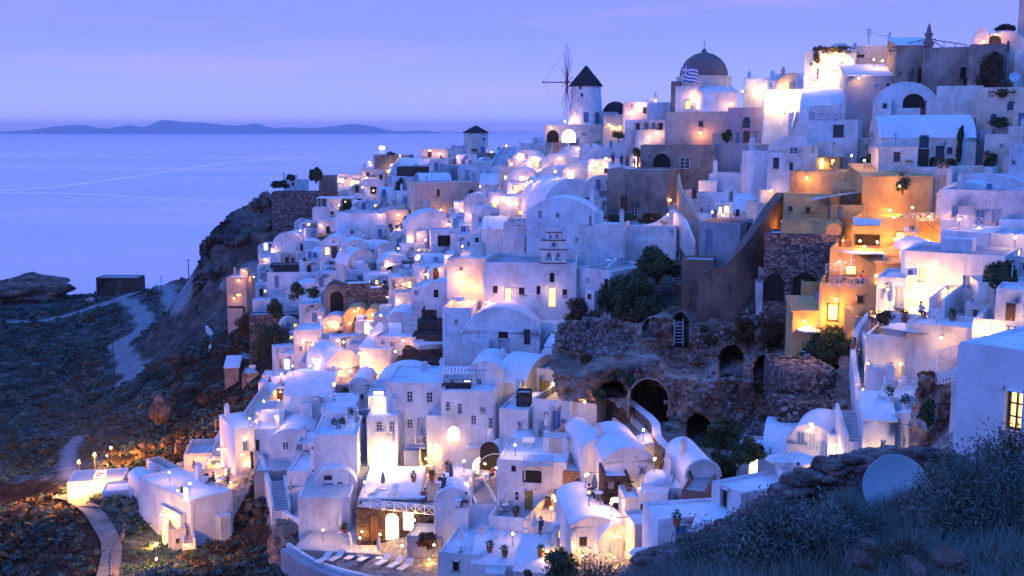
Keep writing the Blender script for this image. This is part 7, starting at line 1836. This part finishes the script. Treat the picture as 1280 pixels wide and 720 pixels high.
# ================================================================== lamps (set where a glow lies; fixtures for hidden sources are added)
OR = (1, .38, .05); YE = (1, .45, .045); WH = (1, .6, .18)
LM = [  # x, y, power, colour
 (480, 566, 5, WH), (474, 498, 1.6, WH), (484, 596, 3, WH), (546, 560, 1.6, YE), (567, 545, .8, YE), (550, 588, 1.6, YE), (580, 590, 1.6, YE), (585, 600, 1.2, YE), (534, 570, 1.4, YE), (608, 576, 1, YE), (600, 596, .8, YE),
 (455, 660, 1.1, YE), (477, 663, 1.2, YE), (518, 664, 1.4, WH), (542, 676, .8, YE), (492, 640, 1.4, WH), (503, 696, 1.0, YE), (540, 694, .9, YE), (404, 676, 1.0, YE), (450, 686, .9, YE), (456, 616, 1.2, YE),
 (691, 492, 1.6, WH), (655, 484, .8, WH), (738, 500, .6, YE), (641, 682, .6, YE), (644, 570, .9, WH), (718, 576, .9, OR), (732, 610, 1.0, OR), (748, 592, 1.0, YE), (736, 632, .8, YE), (689, 650, 1.6, YE), (694, 640, 1.2, YE), (688, 684, .8, YE), (620, 598, .6, YE),
 (764, 646, 1.2, YE), (780, 624, 1.4, YE), (786, 648, .7, YE), (766, 664, 1.2, YE), (762, 690, .7, YE), (804, 552, 1.4, YE), (820, 572, .9, YE), (818, 590, 1.0, YE), (797, 606, .6, YE), (726, 688, .6, YE), (716, 676, .7, YE),
 (1046, 560, 2.4, WH), (1020, 584, .9, WH), (1084, 560, 1.4, WH), (1080, 484, 1.8, YE), (1074, 440, 1.4, YE), (1088, 452, 1.0, YE), (1012, 534, .4, YE), (1097, 582, .5, WH),
 (1140, 362, 4.5, YE), (1162, 358, 2.2, YE), (1186, 362, 2, YE), (1152, 384, 1.2, YE), (1098, 388, .9, YE), (1112, 360, 1.0, YE), (1228, 404, 2.2, YE), (1240, 408, 1.2, YE), (1228, 442, 1.2, YE), (1268, 312, 1.6, YE), (1264, 400, .8, YE), (1180, 420, .6, YE),
 (1096, 316, 2.4, OR), (1054, 300, 1.6, YE), (1118, 271, 2.4, YE), (1140, 272, 1.2, YE), (1162, 300, 1.2, OR), (1120, 298, 1.6, OR), (1076, 300, 1.2, OR), (1080, 322, 1.6, OR), (1040, 389, 1.6, YE), (1046, 372, .7, OR), (1004, 400, 1.4, OR), (1094, 343, 1.2, OR), (1050, 326, .8, OR),
 (1010, 222, 1.6, OR), (1022, 202, 1.6, YE), (1038, 204, 1.4, YE), (1080, 212, 1.2, YE), (1064, 206, 1.0, YE), (1128, 232, 1.6, OR), (1158, 270, .8, OR), (1198, 288, .9, OR), (1227, 284, 1.2, OR), (1110, 262, .8, OR), (962, 238, .7, YE), (968, 276, 1.0, OR),
 (890, 276, 1.6, YE), (904, 268, .6, WH), (846, 250, 1.6, YE), (843, 268, .8, YE), (800, 203, 1.2, OR), (748, 204, 2.0, YE), (756, 198, 2.0, YE), (742, 212, .8, YE), (756, 204, .9, YE), (822, 166, .8, OR), (812, 172, .6, YE),
 (875, 121, 1.6, YE), (912, 130, 1.6, OR), (876, 166, 1.6, OR), (928, 122, 4, WH), (950, 112, 4, WH), (968, 128, 6, WH), (984, 118, 5, WH), (996, 128, 4, WH), (1010, 112, 3, WH), (976, 108, 3, WH), (1050, 66, 2.5, WH), (1030, 84, 3.5, WH), (1048, 96, 3, WH), (1072, 98, 1.6, YE), (1092, 84, 1.2, YE), (1112, 76, 1.0, YE), (800, 130, 1.6, OR), (790, 140, 1.2, OR), (820, 126, 1.0, OR),
 (711, 172, 1.0, YE), (720, 148, 1.6, YE), (712, 152, 1.2, YE), (690, 160, .7, YE), (770, 168, 1.2, YE), (768, 160, 1.0, YE), (762, 156, .7, YE), (1246, 44, 1.0, OR), (1230, 52, .7, OR),
 (652, 196, 1.6, YE), (668, 196, 1.4, YE), (664, 208, 1.4, YE), (676, 212, 1.2, YE), (712, 214, 1.2, YE), (694, 224, 1.0, YE), (656, 222, 1.2, YE), (644, 240, 1.2, YE), (660, 228, 1.4, YE), (654, 254, 1.0, YE), (630, 246, 1.2, YE), (620, 260, 1.2, OR), (640, 252, .8, YE), (700, 198, .7, YE), (724, 186, .6, YE), (640, 205, .9, YE),
 (572, 254, 1.2, OR), (550, 262, .8, YE), (578, 262, .9, YE), (588, 268, .8, YE), (499, 286, 1.4, OR), (522, 292, 1.2, OR), (498, 268, 1.2, OR), (476, 268, .8, OR), (426, 224, 2.0, YE), (444, 226, 1.6, YE), (458, 222, 1.4, YE), (490, 206, 1.6, YE), (500, 200, 1.6, YE), (538, 188, .9, OR), (550, 192, .7, YE), (572, 196, .9, OR), (628, 182, 1.2, YE), (610, 190, .6, YE), (484, 218, .9, YE), (462, 208, 1.0, YE),
 (424, 262, 1.2, OR), (432, 258, .9, OR), (388, 280, 1.2, OR), (380, 288, 1.2, OR), (402, 282, .8, OR), (458, 234, .8, OR), (466, 238, .7, OR), (486, 214, 1.0, YE),
 (342, 312, 1.0, YE), (332, 324, .8, YE), (524, 328, 1.4, OR), (530, 342, 1.0, YE), (524, 312, .9, OR), (504, 354, .7, YE), (484, 340, .7, OR), (486, 356, .7, YE), (498, 318, .8, OR), (548, 336, .7, YE), (538, 300, 1.2, YE), (520, 300, 1.0, YE), (578, 318, .9, OR),
 (582, 352, 2.4, OR), (596, 356, 1.6, OR), (574, 340, 1.0, OR), (612, 376, 1.0, OR), (580, 376, 1.2, OR), (690, 360, .35, OR), (635, 362, .7, OR),
 (448, 394, 1.6, OR), (466, 392, 1.6, OR), (438, 402, 1.4, OR), (418, 416, 1.2, OR), (428, 426, 1.2, OR), (422, 436, 1.0, YE), (464, 400, 1.2, YE), (464, 420, .9, OR), (484, 380, 1.2, OR), (498, 374, .8, YE), (406, 396, .9, OR), (412, 402, .9, OR), (452, 440, 1.4, OR), (466, 456, 1.6, OR), (474, 462, 1.2, OR), (494, 450, .9, OR), (506, 424, .6, OR), (438, 474, 1.6, YE), (424, 456, .8, OR), (392, 430, .9, OR), (380, 424, .7, OR), (400, 448, .7, OR), (396, 456, .6, OR), (444, 388, .8, YE), (476, 404, .8, OR),
 (348, 488, 1.4, OR), (340, 500, 1.2, YE), (330, 512, 1.2, YE), (322, 524, 1.2, YE), (312, 534, 1.2, YE), (366, 468, 1.2, OR), (352, 476, 1.0, OR), (346, 518, .8, YE), (304, 546, .9, YE),
 (244, 572, 1.6, OR), (262, 580, 1.2, OR), (276, 572, 1.2, YE), (282, 560, 1.0, YE), (292, 586, 1.2, OR), (300, 566, .8, OR), (272, 592, 1.0, OR), (290, 600, .8, OR), (212, 602, 1.0, OR), (232, 610, 1.2, OR), (238, 616, .9, YE), (310, 592, .7, OR),
 (212, 640, 4, YE), (206, 676, 6, YE), (224, 660, 2.0, YE), (196, 712, 5, YE), (228, 678, .8, OR), (104, 606, 10, YE), (124, 604, 10, YE), (90, 612, 6, YE), (132, 600, 6, YE), (118, 596, 14, OR), (134, 578, 9, OR), (100, 628, 7, OR), (72, 630, 1.2, OR),
 (306, 338, 1.2, OR), (312, 346, 1.0, OR), (300, 350, .8, OR), (294, 372, .8, OR),
 (560, 280, .9, OR), (600, 240, .9, OR), (608, 252, .8, OR), (1128, 452, .6, YE), (560, 320, .7, YE), (664, 236, .8, YE),
]
for (x, y, pw, cc) in LM: lamp(x, y, pw * (2.4 if 1000 < x < 1170 and 240 < y < 410 and cc is not WH else 1), col=cc)

def flood(px, py, z, pw, label, cc=OR, Y=None):
    c = P(px, py, Y) if Y else gp(px, py); e = empty('floodlight', c); tag(e, label, 'lamp'); mb = MB(); mb.tube([(0, 0, -.2), (0, 0, z)], .05, 8); mb.box(-.2, .2, -.12, .12, z, z + .25); mb.build('mast', 'greymetal', e)
    b2 = MB(); b2.lathe([(.001, z + .27), (.12, z + .3), (.14, z + .4), (.08, z + .5), (.001, z + .52)], 12); b2.build('bulb', 'bulb', e, smooth=True)
    ld = bpy.data.lights.new('lamp_light', 'POINT'); ld.energy = pw; ld.color = cc; ld.shadow_soft_size = .25; lo = bpy.data.objects.new('lamp_light', ld); COL.objects.link(lo); lo.location = c + Vector((0, 0, z + .8))
flood(120, 602, 3.6, 15000, 'tall floodlight behind the cliff bar')
flood(100, 608, 3.2, 11000, 'left floodlight of the cliff bar')
flood(140, 586, 3.0, 8000, 'orange floodlight in the scrub above the cliff bar')
flood(208, 668, 2.0, 3500, 'floodlight among bushes below the villa', YE)
flood(196, 706, 1.8, 2600, 'lowest floodlight in the bushes by the path', YE)
flood(852, 256, 1.6, 500, 'added lamp post at the turn of the lit stairs', YE, 158)  # added to light the curving wall beside the stairs

# guests, aerials, tanks and cables
for k, i in enumerate((0, 1, 2, 5, 7, 8, 12, 13, 14, 15, 17)):
    x, y, lb = spots[i]; loc, _ = drop(x, y); a = random.uniform(0, 6.28); q = loc + Vector((math.cos(a) * .8, math.sin(a) * .8, 0))
    person(0, 0, 'sit' if k % 3 else 'stand', ('darkcloth', 'shirt', 'redcloth', 'navy')[k % 4], ('navy', 'darkcloth')[k % 2], 'guest ' + ('seated' if k % 3 else 'standing') + ' at the small table ' + lb, math.degrees(a) - 90, 'guests at the terrace tables', loc=q)
rr_ = random.Random(9); nA = 0
for q in HOUSES:
    root, O, ang, W, d, Ht, roof = q
    if O.y < 60 or root.name.split('.')[0] != 'house' or roof not in 'fFt' or W < 3.2: continue
    t = rr_.random()
    if t < .16:
        p = H_pt(root, rr_.uniform(-W * .35, W * .35), d * rr_.uniform(.4, .9), Ht - .3); h = rr_.uniform(1.6, 2.8); mb = MB(); mb.bar((0, 0, 0), (0, 0, h), .05)
        for j in range(4): mb.bar((-.45 + .06 * j, 0, h - .08 - .16 * j), (.45 - .06 * j, 0, h - .08 - .16 * j), .025)
        mb.bar((0, -.5, h - .3), (0, .4, h - .3), .03); o = mb.build('antenna', 'greymetal', None, weld=False); o.location = p; o.rotation_euler = (0, 0, rr_.uniform(0, 3)); tag(o, ' '.join(('aerial on the ' + root['label']).split()[:16]), 'antenna', 'roof aerials')
    elif t < .26:
        p = H_pt(root, rr_.uniform(-W * .3, W * .3), d * rr_.uniform(.5, .8), Ht - .25); e = empty('water_tank', p, ang); tag(e, ' '.join(('water tank on the ' + root['label']).split()[:16]), 'water tank', 'roof water tanks')
        mb = MB(); mb.tube([(-.6, 0, .75), (.6, 0, .75)], .32, 14); mb.build('tank', 'whitewood', e, smooth=False); mb = MB()
        for sx in (-.45, .45):
            mb.bar((sx, -.25, 0), (sx, -.25, .5), .04); mb.bar((sx, .25, 0), (sx, .25, .5), .04)
        mb.build('stand', 'greymetal', e, weld=False)
    elif t < .34:
        p = H_pt(root, rr_.uniform(-W * .3, W * .3), d * .5, Ht - .25); mb = MB(); mb.tube([(0, 0, 0), (0, 0, .7)], .03, 6); mb.lathe([(.001, 0), (.2, .03), (.36, .1), (.37, .1), (.2, .01), (.001, -.02)], 16, c=(0, 0, .8)); o = mb.build('satellite_dish', 'whitewood', None, weld=False); o.location = p; o.rotation_euler = (R(18), 0, rr_.uniform(-1, 1)); tag(o, ' '.join(('little dish on the ' + root['label']).split()[:16]), 'satellite dish', 'small roof dishes')
def cable(a, b, sag, label):
    pts_ = [a.lerp(b, k / 10) - Vector((0, 0, sag * 4 * (k / 10) * (1 - k / 10))) for k in range(11)]; mb = MB(); mb.tube([p - a for p in pts_], .025, 4, cap=False); o = mb.build('cable', 'darkhole', None, weld=False); o.location = a; tag(o, label, 'cable')
cable(P(202, 345, 418), P(236, 325, 400), 2, 'power cable from the road pole to the cliff pole')
cable(P(732, 318, 133.9), P(612, 254, 149.9), 1, 'cable from the church flagpole to the tall antenna pole')
cable(P(1112, 44, 164), P(1086, 38, 168), .3, 'cable between the skyline mast and the aerial')
cable(P(1144, 264, 117), P(1264, 330, 92), 1, 'long cable from the ochre mast to the right edge post')

for k in range(26):
    px, py = random.uniform(700, 1065), random.uniform(398, 590); loc, nn, r = cast(px, py)
    if r is None or r.name.split('.')[0] != 'rock_bank' or nn.z < .25: continue
    b_ = shrub(px, py, random.uniform(12, 28), random.uniform(9, 17), 'small bush growing on the eroded rock bank', dens=.6, mat=random.choice(('bush', 'bushdry')), Y=loc.y + .3); b_['group'] = 'bushes on the rock bank'; b_['keep'] = 1
_seen = set(); _adj = ['further', 'nearer', 'plain', 'narrow', 'low', 'outer', 'inner', 'other', 'back', 'side']
for o in scene.objects:
    if o.parent is None and 'label' in o and 'keep' not in o:
        t = o['label']; k = 0
        while o['label'] in _seen and k < len(_adj): o['label'] = ' '.join((_adj[k] + ' ' + t).split()[:16]); k += 1
        _seen.add(o['label'])
for o in scene.objects:
    if 'keep' in o: del o['keep']
# ================================================================== ground cover nobody could count
def scatter_mesh(name, mat, templates, insts, label, cat, kind='stuff'):
    """insts: (x, y, z, scale, sz, rot, template) -> one object"""
    V = []; Fc = []; off = 0
    if not insts: return
    for k, tv in enumerate(templates):
        I = np.array([q for q in insts if q[6] == k], float)
        if len(I) == 0: continue
        nv = len(tv); c, s_ = np.cos(I[:, 5])[:, None], np.sin(I[:, 5])[:, None]
        x = (tv[None, :, 0] * c - tv[None, :, 1] * s_) * I[:, 3:4] + I[:, 0:1]
        y = (tv[None, :, 0] * s_ + tv[None, :, 1] * c) * I[:, 3:4] + I[:, 1:2]
        z = tv[None, :, 2] * I[:, 4:5] + I[:, 2:3]
        V.append(np.stack([x, y, z], -1).reshape(-1, 3))
        Fc.append(np.arange(off, off + nv * len(I)).reshape(-1, 4)); off += nv * len(I)
    V = np.concatenate(V); Fc = np.concatenate(Fc)
    me = bpy.data.meshes.new(name); me.vertices.add(len(V)); me.vertices.foreach_set('co', V.astype(np.float32).ravel())
    me.loops.add(len(Fc) * 4); me.polygons.add(len(Fc)); me.loops.foreach_set('vertex_index', Fc.ravel().astype(np.int32))
    me.polygons.foreach_set('loop_start', np.arange(0, len(Fc) * 4, 4, dtype=np.int32)); me.update(calc_edges=True)
    me.materials.append(M(mat)); o = bpy.data.objects.new(name, me); COL.objects.link(o); tag(o, label, cat, None, kind); return o
def bush_t(n, sz, flat=.75, seed=1):
    r = random.Random(seed); out = []
    for _ in range(n):
        t = r.uniform(0, 2 * PI); ph = r.uniform(0.05, PI / 2); rr = r.uniform(.55, 1.0) * (1 + .25 * math.sin(3 * t + seed))
        c = Vector((math.cos(t) * math.cos(ph), math.sin(t) * math.cos(ph), math.sin(ph) * flat)) * rr
        a = Vector((r.gauss(0, 1), r.gauss(0, 1), r.gauss(0, 1))).normalized(); b = a.cross(c).normalized(); s = sz * r.uniform(.6, 1.4)
        out += [c - a * s, c + b * s * .6, c + a * s, c - b * s * .6]
    return np.array([tuple(p) for p in out])
def tuft_t(n, h, spread, w_, seed=1, bend=.5):
    r = random.Random(seed); out = []
    for _ in range(n):
        t = r.uniform(0, 2 * PI); d = Vector((math.cos(t), math.sin(t), 0)); b0 = d * r.uniform(0, .12) + Vector((r.uniform(-.05, .05), r.uniform(-.05, .05), -.05))
        hh = h * r.uniform(.55, 1.1); sp = spread * r.uniform(.2, 1); ps = []
        for k in range(4): q = k / 3; ps.append(b0 + d * sp * (q ** (1 + bend)) + Vector((0, 0, hh * (q - .18 * q * q))))
        sd = Vector((-d.y, d.x, 0)).normalized() if r.random() < .5 else Vector((1, 0, 0)); ws = [w_, w_ * .8, w_ * .5, w_ * .1]
        for k in range(3): out += [ps[k] - sd * ws[k], ps[k] + sd * ws[k], ps[k + 1] + sd * ws[k + 1], ps[k + 1] - sd * ws[k + 1]]
    return np.array([tuple(p) for p in out])
R2 = random.Random(5)
MAKERS['scrubleaf'] = leafy((.018, .045, .045), (.055, .105, .095), (.12, .18, .155), .09)
MAKERS['scrubdry'] = leafy((.045, .03, .02), (.11, .07, .045), (.20, .14, .09), .08)
bt = [bush_t(34, .30, .75, k) for k in range(4)]
ins = {0: [], 1: []}; tries = 0
cand = np.nonzero((wild > .5) & far & (ppx > -60) & (ppx < 1300) & (ppy > 200) & (ppy < 800) & (~cliffm))[0]
rg = np.random.default_rng(3); wgt = gyf[cand] ** 1.0; wgt /= wgt.sum()
for i in rg.choice(cand, 15000, replace=False, p=wgt):
    x, y, z = verts[i]
    if rd[i] < 5.5 or pd[i] < 1.8 or dd[i] < 9 or pd2[i] < 3: continue
    if ruin[i] and R2.random() < .72: continue
    dn = noise.noise(Vector((x, y, 0)) * .035) + .5 * noise.noise(Vector((x, y, 5)) * .12)
    if R2.random() > .62 + dn * 1.1: continue
    x += R2.uniform(-1, 1); y += R2.uniform(-1, 1); z = hz_at(x, y)
    s = R2.uniform(.45, 1.5) * (1.3 if y > 250 else 1.0) * (.55 if ruin[i] else 1) * (.6 if y < 120 else 1)
    if R2.random() < .07 and y > 120 and not ruin[i]: s *= 1.9
    dry = (col[i, 2] > .5 and R2.random() < .45) or R2.random() < .1
    ins[1 if dry else 0].append((x, y, z - .1, s, s * R2.uniform(.6, 1.1), R2.uniform(0, 6.28), R2.randrange(4)))
scatter_mesh('scrub', 'scrubleaf', bt, ins[0], 'dark green scrub covering the slopes', 'scrub')
scatter_mesh('dry_scrub', 'scrubdry', bt, ins[1], 'brown dry scrub on the lower slopes', 'scrub')
# rubble on the heap: loose stones
def stone_t(seed):
    b = bmesh.new(); bmesh.ops.create_cube(b, size=2); bmesh.ops.subdivide_edges(b, edges=b.edges, cuts=1, use_grid_fill=True); r = random.Random(seed); out = []
    for v in b.verts: n_ = v.co.normalized(); v.co = (v.co * .45 + n_ * .6) * (1 + .25 * noise.noise(v.co * .9 + Vector((seed * 5, 0, 0)))); v.co.z *= .65
    for f in b.faces: out += [v.co.copy() for v in f.verts]
    b.free(); return np.array([tuple(p) for p in out])
st_t = [stone_t(k) for k in range(6)]
MAKERS['loosestone'] = leafy((.04, .03, .03), (.16, .12, .11), (.42, .38, .37), 1.8)
def stones_in(poly, n, s0, s1, label, name='rubble_heap', Yof=None):
    I = []; xs_ = [p[0] for p in poly]; ys_ = [p[1] for p in poly]; k = 0
    while len(I) < n and k < n * 6:
        k += 1; px, py = R2.uniform(min(xs_), max(xs_)), R2.uniform(min(ys_), max(ys_))
        if not inpoly(np.array([px]), np.array([py]), poly)[0]: continue
        loc, nn, r = cast(px, py)
        if r is not None and r.get('category') not in ('ruin', 'terrace', 'rock bank', 'wall'): continue
        s = R2.uniform(s0, s1) * R2.uniform(.6, 1); I.append((loc.x, loc.y, loc.z + s * .2, s, s, R2.uniform(0, 6), R2.randrange(6)))
    scatter_mesh(name, 'loosestone', st_t, I, label, 'rubble')
stones_in([(690, 412), (724, 388), (768, 400), (790, 420), (776, 448), (740, 442), (696, 434)], 1500, .14, .36, 'heap of broken stones spilling below the church')
stones_in([(978, 456), (1020, 442), (1044, 456), (1040, 480), (1000, 486), (975, 472)], 420, .14, .32, 'loose stones on the triangular terrace')
stones_in([(820, 400), (1000, 380), (1040, 420), (1050, 500), (960, 560), (860, 540), (780, 480)], 700, .12, .4, 'scattered fallen stones among the ruins')

# ================================================================== the near spur: grass, dry stone wall, big bushes
def npt(px, py): return hit(px, py, 3.5)
MAKERS['grassblade'] = leafy((.05, .09, .08), (.12, .17, .15), (.21, .27, .24), 1.1)
MAKERS['grassdry'] = leafy((.07, .05, .035), (.14, .11, .07), (.2, .17, .12), 1.3)
tt = [tuft_t(46, .52, .34, .0055, k, .6) for k in range(5)]
gi = []; gd = []
near = np.nonzero((gyf < 27) & (ppx > 600) & (ppx < 1330) & (ppy > 570) & (ppy < 780))[0]
wts = 1 / (gyf[near] + 3); wts = gyf[near] ** .6; wts /= wts.sum()
for i in rg.choice(near, min(len(near) - 1, 2600), replace=False, p=wts):
    x, y, z = verts[i]; x += R2.uniform(-.1, .1); y += R2.uniform(-.1, .1)
    if y < 4.5: continue
    dn = noise.noise(Vector((x, y, 0)) * .45)
    if R2.random() > .8 + dn: continue
    s = R2.uniform(.6, 1.25) * (1 + .4 * dn) * min(1.0, .35 + y / 16)
    (gd if R2.random() < .16 + (.25 if ppx[i] < 860 else 0) else gi).append((x, y, z, s, s, R2.uniform(0, 6.28), R2.randrange(5)))
scatter_mesh('grass', 'grassblade', tt, gi, 'long grey green grass tufts in the foreground', 'grass')
scatter_mesh('dry_grass', 'grassdry', tt, gd, 'dry brown grass between the green tufts', 'grass')
bs = [bush_t(60, .10, .8, k + 20) for k in range(3)]; hi = []
for i in rg.choice(near, 1500, replace=False, p=wts):
    x, y, z = verts[i]
    if y < 4.5: continue
    if noise.noise(Vector((x, y, 7)) * .35) < -.05: continue
    s = R2.uniform(.10, .26); hi.append((x, y, z, s, s * .9, R2.uniform(0, 6), R2.randrange(3)))
scatter_mesh('heather', 'bush', bs, hi, 'low dark heathery plants under the grass', 'heather')
def big_bush(px, py, Y, wpx, hpx, n, leaf, mat, label, name='bush', twigs=60):
    c = P(px, py, Y); z0 = hz_at(c.x, c.y); s = fwd(c) / F; W_ = wpx * s / 2; H_ = hpx * s; e = empty(name, (c.x, c.y, z0 - .05)); tag(e, label, 'bush')
    r = random.Random(int(px)); tw = MB(); lf = MB(); H_ += max(0, c.z - z0)
    for k in range(twigs):
        a = r.uniform(0, 2 * PI); q = math.sqrt(r.random()); tip = Vector((W_ * q * math.cos(a), W_ * .7 * q * math.sin(a), H_ * (1 - .55 * q * q) * r.uniform(.75, 1.12)))
        md = tip * .5 + Vector((r.uniform(-.1, .1), r.uniform(-.1, .1), H_ * .06)); tw.tube([(0, 0, 0), md, tip], [.018, .010, .003], 4, cap=False)
        for j in range(int(n / twigs)):
            f = r.uniform(.25, 1.0) ** .7; p = (md * 2 * f if f < .5 else md + (tip - md) * (f - .5) * 2) + Vector((r.gauss(0, 1), r.gauss(0, 1), r.gauss(0, 1))) * (.05 + .05 * W_)
            d = Vector((r.gauss(0, 1), r.gauss(0, 1), r.gauss(.6, 1))).normalized(); sd = d.cross(Vector((r.gauss(0, 1), r.gauss(0, 1), .1))).normalized(); l_ = leaf * r.uniform(.6, 1.5)
            lf.face([p, p + d * l_ * .5 + sd * l_ * .16, p + d * l_, p + d * l_ * .5 - sd * l_ * .16])
    tw.build('twigs', 'bark', e, weld=False); lf.build('foliage', mat, e, weld=False)
big_bush(1225, 730, 13, 210, 150, 14000, .055, 'grassblade', 'large feathery bush before the blue house', twigs=160)
big_bush(1176, 680, 17, 100, 90, 5000, .05, 'bush', 'wispy dark bush overlapping the satellite dish', twigs=110)
big_bush(1266, 650, 20, 110, 80, 4500, .055, 'bushdry', 'brown twiggy bush at the right edge under the blue house', twigs=90)
big_bush(1125, 745, 10.5, 110, 70, 3500, .035, 'bushdry', 'low rusty bush at the foot of the satellite dish', twigs=80)
big_bush(985, 745, 12.5, 200, 125, 12000, .06, 'grassblade', 'big silvery lavender bush in the middle of the grass', twigs=200)
big_bush(1055, 700, 16, 120, 80, 6500, .05, 'grassblade', 'silvery bush left of the satellite dish', twigs=110)
big_bush(895, 745, 14, 140, 82, 6500, .05, 'grassblade', 'silvery bush at the left end of the grass', twigs=110)
big_bush(740, 730, 17, 110, 40, 2500, .05, 'bushdry', 'low dry bush at the bottom edge', twigs=70)
big_bush(1185, 600, 24, 60, 34, 1800, .06, 'bush', 'dark bush at the end of the dry stone wall', twigs=60)
# dry stone wall on the crest
def dry_wall(base, Ys, hpx, label):
    W_ = [P(x, y, Y) for (x, y), Y in zip(base, Ys)]; mb = MB(); r = random.Random(4); e = None
    segs = []; 
    for i in range(len(W_) - 1): segs.append((W_[i], W_[i + 1], hpx[i] * fwd(W_[i]) / F, hpx[i + 1] * fwd(W_[i + 1]) / F))
    temp = [stone_t(40 + k) for k in range(8)]; V = []
    for a, b, h0, h1 in segs:
        L = (b - a).length; d = (b - a).normalized(); nn = Vector((-d.y, d.x, 0)).normalized(); u = 0.0
        rows = 8
        for rw in range(-1, rows):
            u = r.uniform(0, .2)
            while u < L:
                h = h0 + (h1 - h0) * u / L; s = r.uniform(.10, .22); 
                for sd in (-1, 0, 1):
                    z = h * (rw + .5) / rows; top = rw == rows - 1
                    p = a + d * (u + r.uniform(-.05, .05)) + nn * (sd * .2 + r.uniform(-.04, .04)) + Vector((0, 0, z + r.uniform(-.04, .04) + (.04 if top else 0)))
                    t = temp[r.randrange(8)]; an = r.uniform(0, 6); c, q = math.cos(an), math.sin(an); sx = s * r.uniform(.8, 1.25); szz = h / rows * r.uniform(.75, 1.1)
                    V.append(np.stack([(t[:, 0] * c - t[:, 1] * q) * sx + p.x, (t[:, 0] * q + t[:, 1] * c) * sx + p.y, t[:, 2] * szz * 1.35 + p.z], -1))
                u += s * 1.5
    V = np.concatenate(V); Fc = np.arange(len(V)).reshape(-1, 4); me = bpy.data.meshes.new('dry_stone_wall'); me.from_pydata(V.tolist(), [], Fc.tolist()); bm = bmesh.new(); bm.from_mesh(me); bmesh.ops.remove_doubles(bm, verts=bm.verts, dist=.0003); bm.to_mesh(me); bm.free()
    me.materials.append(M('wallstone')); me.polygons.foreach_set('use_smooth', [True] * len(me.polygons)); o = bpy.data.objects.new('dry_stone_wall', me); COL.objects.link(o); tag(o, label, 'wall')
MAKERS['wallstone'] = leafy((.045, .03, .03), (.13, .085, .08), (.26, .22, .21), 2.2)
def _ws():
    m, n, l, b = nt('wall_stone'); mp = coords(n, l); a = noi(n, l, mp, 1.7, 5, .6); f = noi(n, l, mp, 14, 6, .7)
    r = ramp(n, [(.38, (.05, .03, .028)), (.52, (.14, .09, .08)), (.68, (.30, .25, .23))]); l.new(a.outputs[0], r.inputs[0]); r3 = ramp(n, [(.3, (.5,) * 3), (.7, (1.3,) * 3)]); l.new(f.outputs[0], r3.inputs[0])
    l.new(mixc(n, l, 1.0, r.outputs[0], r3.outputs[0], 'MULTIPLY'), b.inputs['Base Color']); b.inputs['Roughness'].default_value = .9; bump(n, l, f.outputs[0], b, .03, .8); return m
MAKERS['wallstone'] = _ws
dry_wall([(806, 728), (850, 714), (905, 690), (950, 664), (990, 638), (1040, 614), (1100, 604), (1150, 600), (1192, 600)], [21.5, 22.5, 23.2, 23.6, 24, 24.4, 24.8, 25, 25.2], [26, 30, 30, 32, 38, 40, 38, 36, 32], 'dry stone wall of dark boulders along the foreground crest')
for k, (x, y, Y, w_) in enumerate(((1085, 712, 9, 24), (1195, 716, 8.2, 40), (1262, 708, 9.5, 30), (1150, 718, 8, 18), (1090, 690, 11, 18))):
    rock(x, y, w_, w_ * .6, .35, 'tanrock', ['flat pale stone under the rusty bush', 'broad pale stone at the bottom right', 'pale stone by the right edge of the grass', 'small stone at the bottom edge', 'little stone behind the rusty bush'][k], Y, 30 + k)
# shoreline rocks, tourist boat and lit boat far out
c = seaP(478, 186); e = empty('boat', (c.x, c.y, SEA)); tag(e, 'brightly lit small white cruise boat far out on the sea', 'boat'); s = fwd(Vector((c.x, c.y, SEA))) / F; L = 11 * s
mb = MB(); hp = [(-.5, 0), (-.5, .10), (.42, .10), (.56, .14), (.44, 0)]
for sd in (-1, 1): mb.face([(x * L, sd * L * .1 * (1 if x < .5 else .1), z * L + .2) for x, z in hp])
for p, q in zip(hp, hp[1:] + hp[:1]): mb.face([(p[0] * L, -L * .1 * (1 if p[0] < .5 else .1), p[1] * L + .2), (q[0] * L, -L * .1 * (1 if q[0] < .5 else .1), q[1] * L + .2), (q[0] * L, L * .1 * (1 if q[0] < .5 else .1), q[1] * L + .2), (p[0] * L, L * .1 * (1 if p[0] < .5 else .1), p[1] * L + .2)])
mb.build('hull', 'whitewood', e); mb = MB(); mb.box(-.4 * L, .3 * L, -.08 * L, .08 * L, .1 * L, .2 * L); mb.box(-.3 * L, .15 * L, -.07 * L, .07 * L, .2 * L, .29 * L); mb.build('cabin', 'boatlit', e)
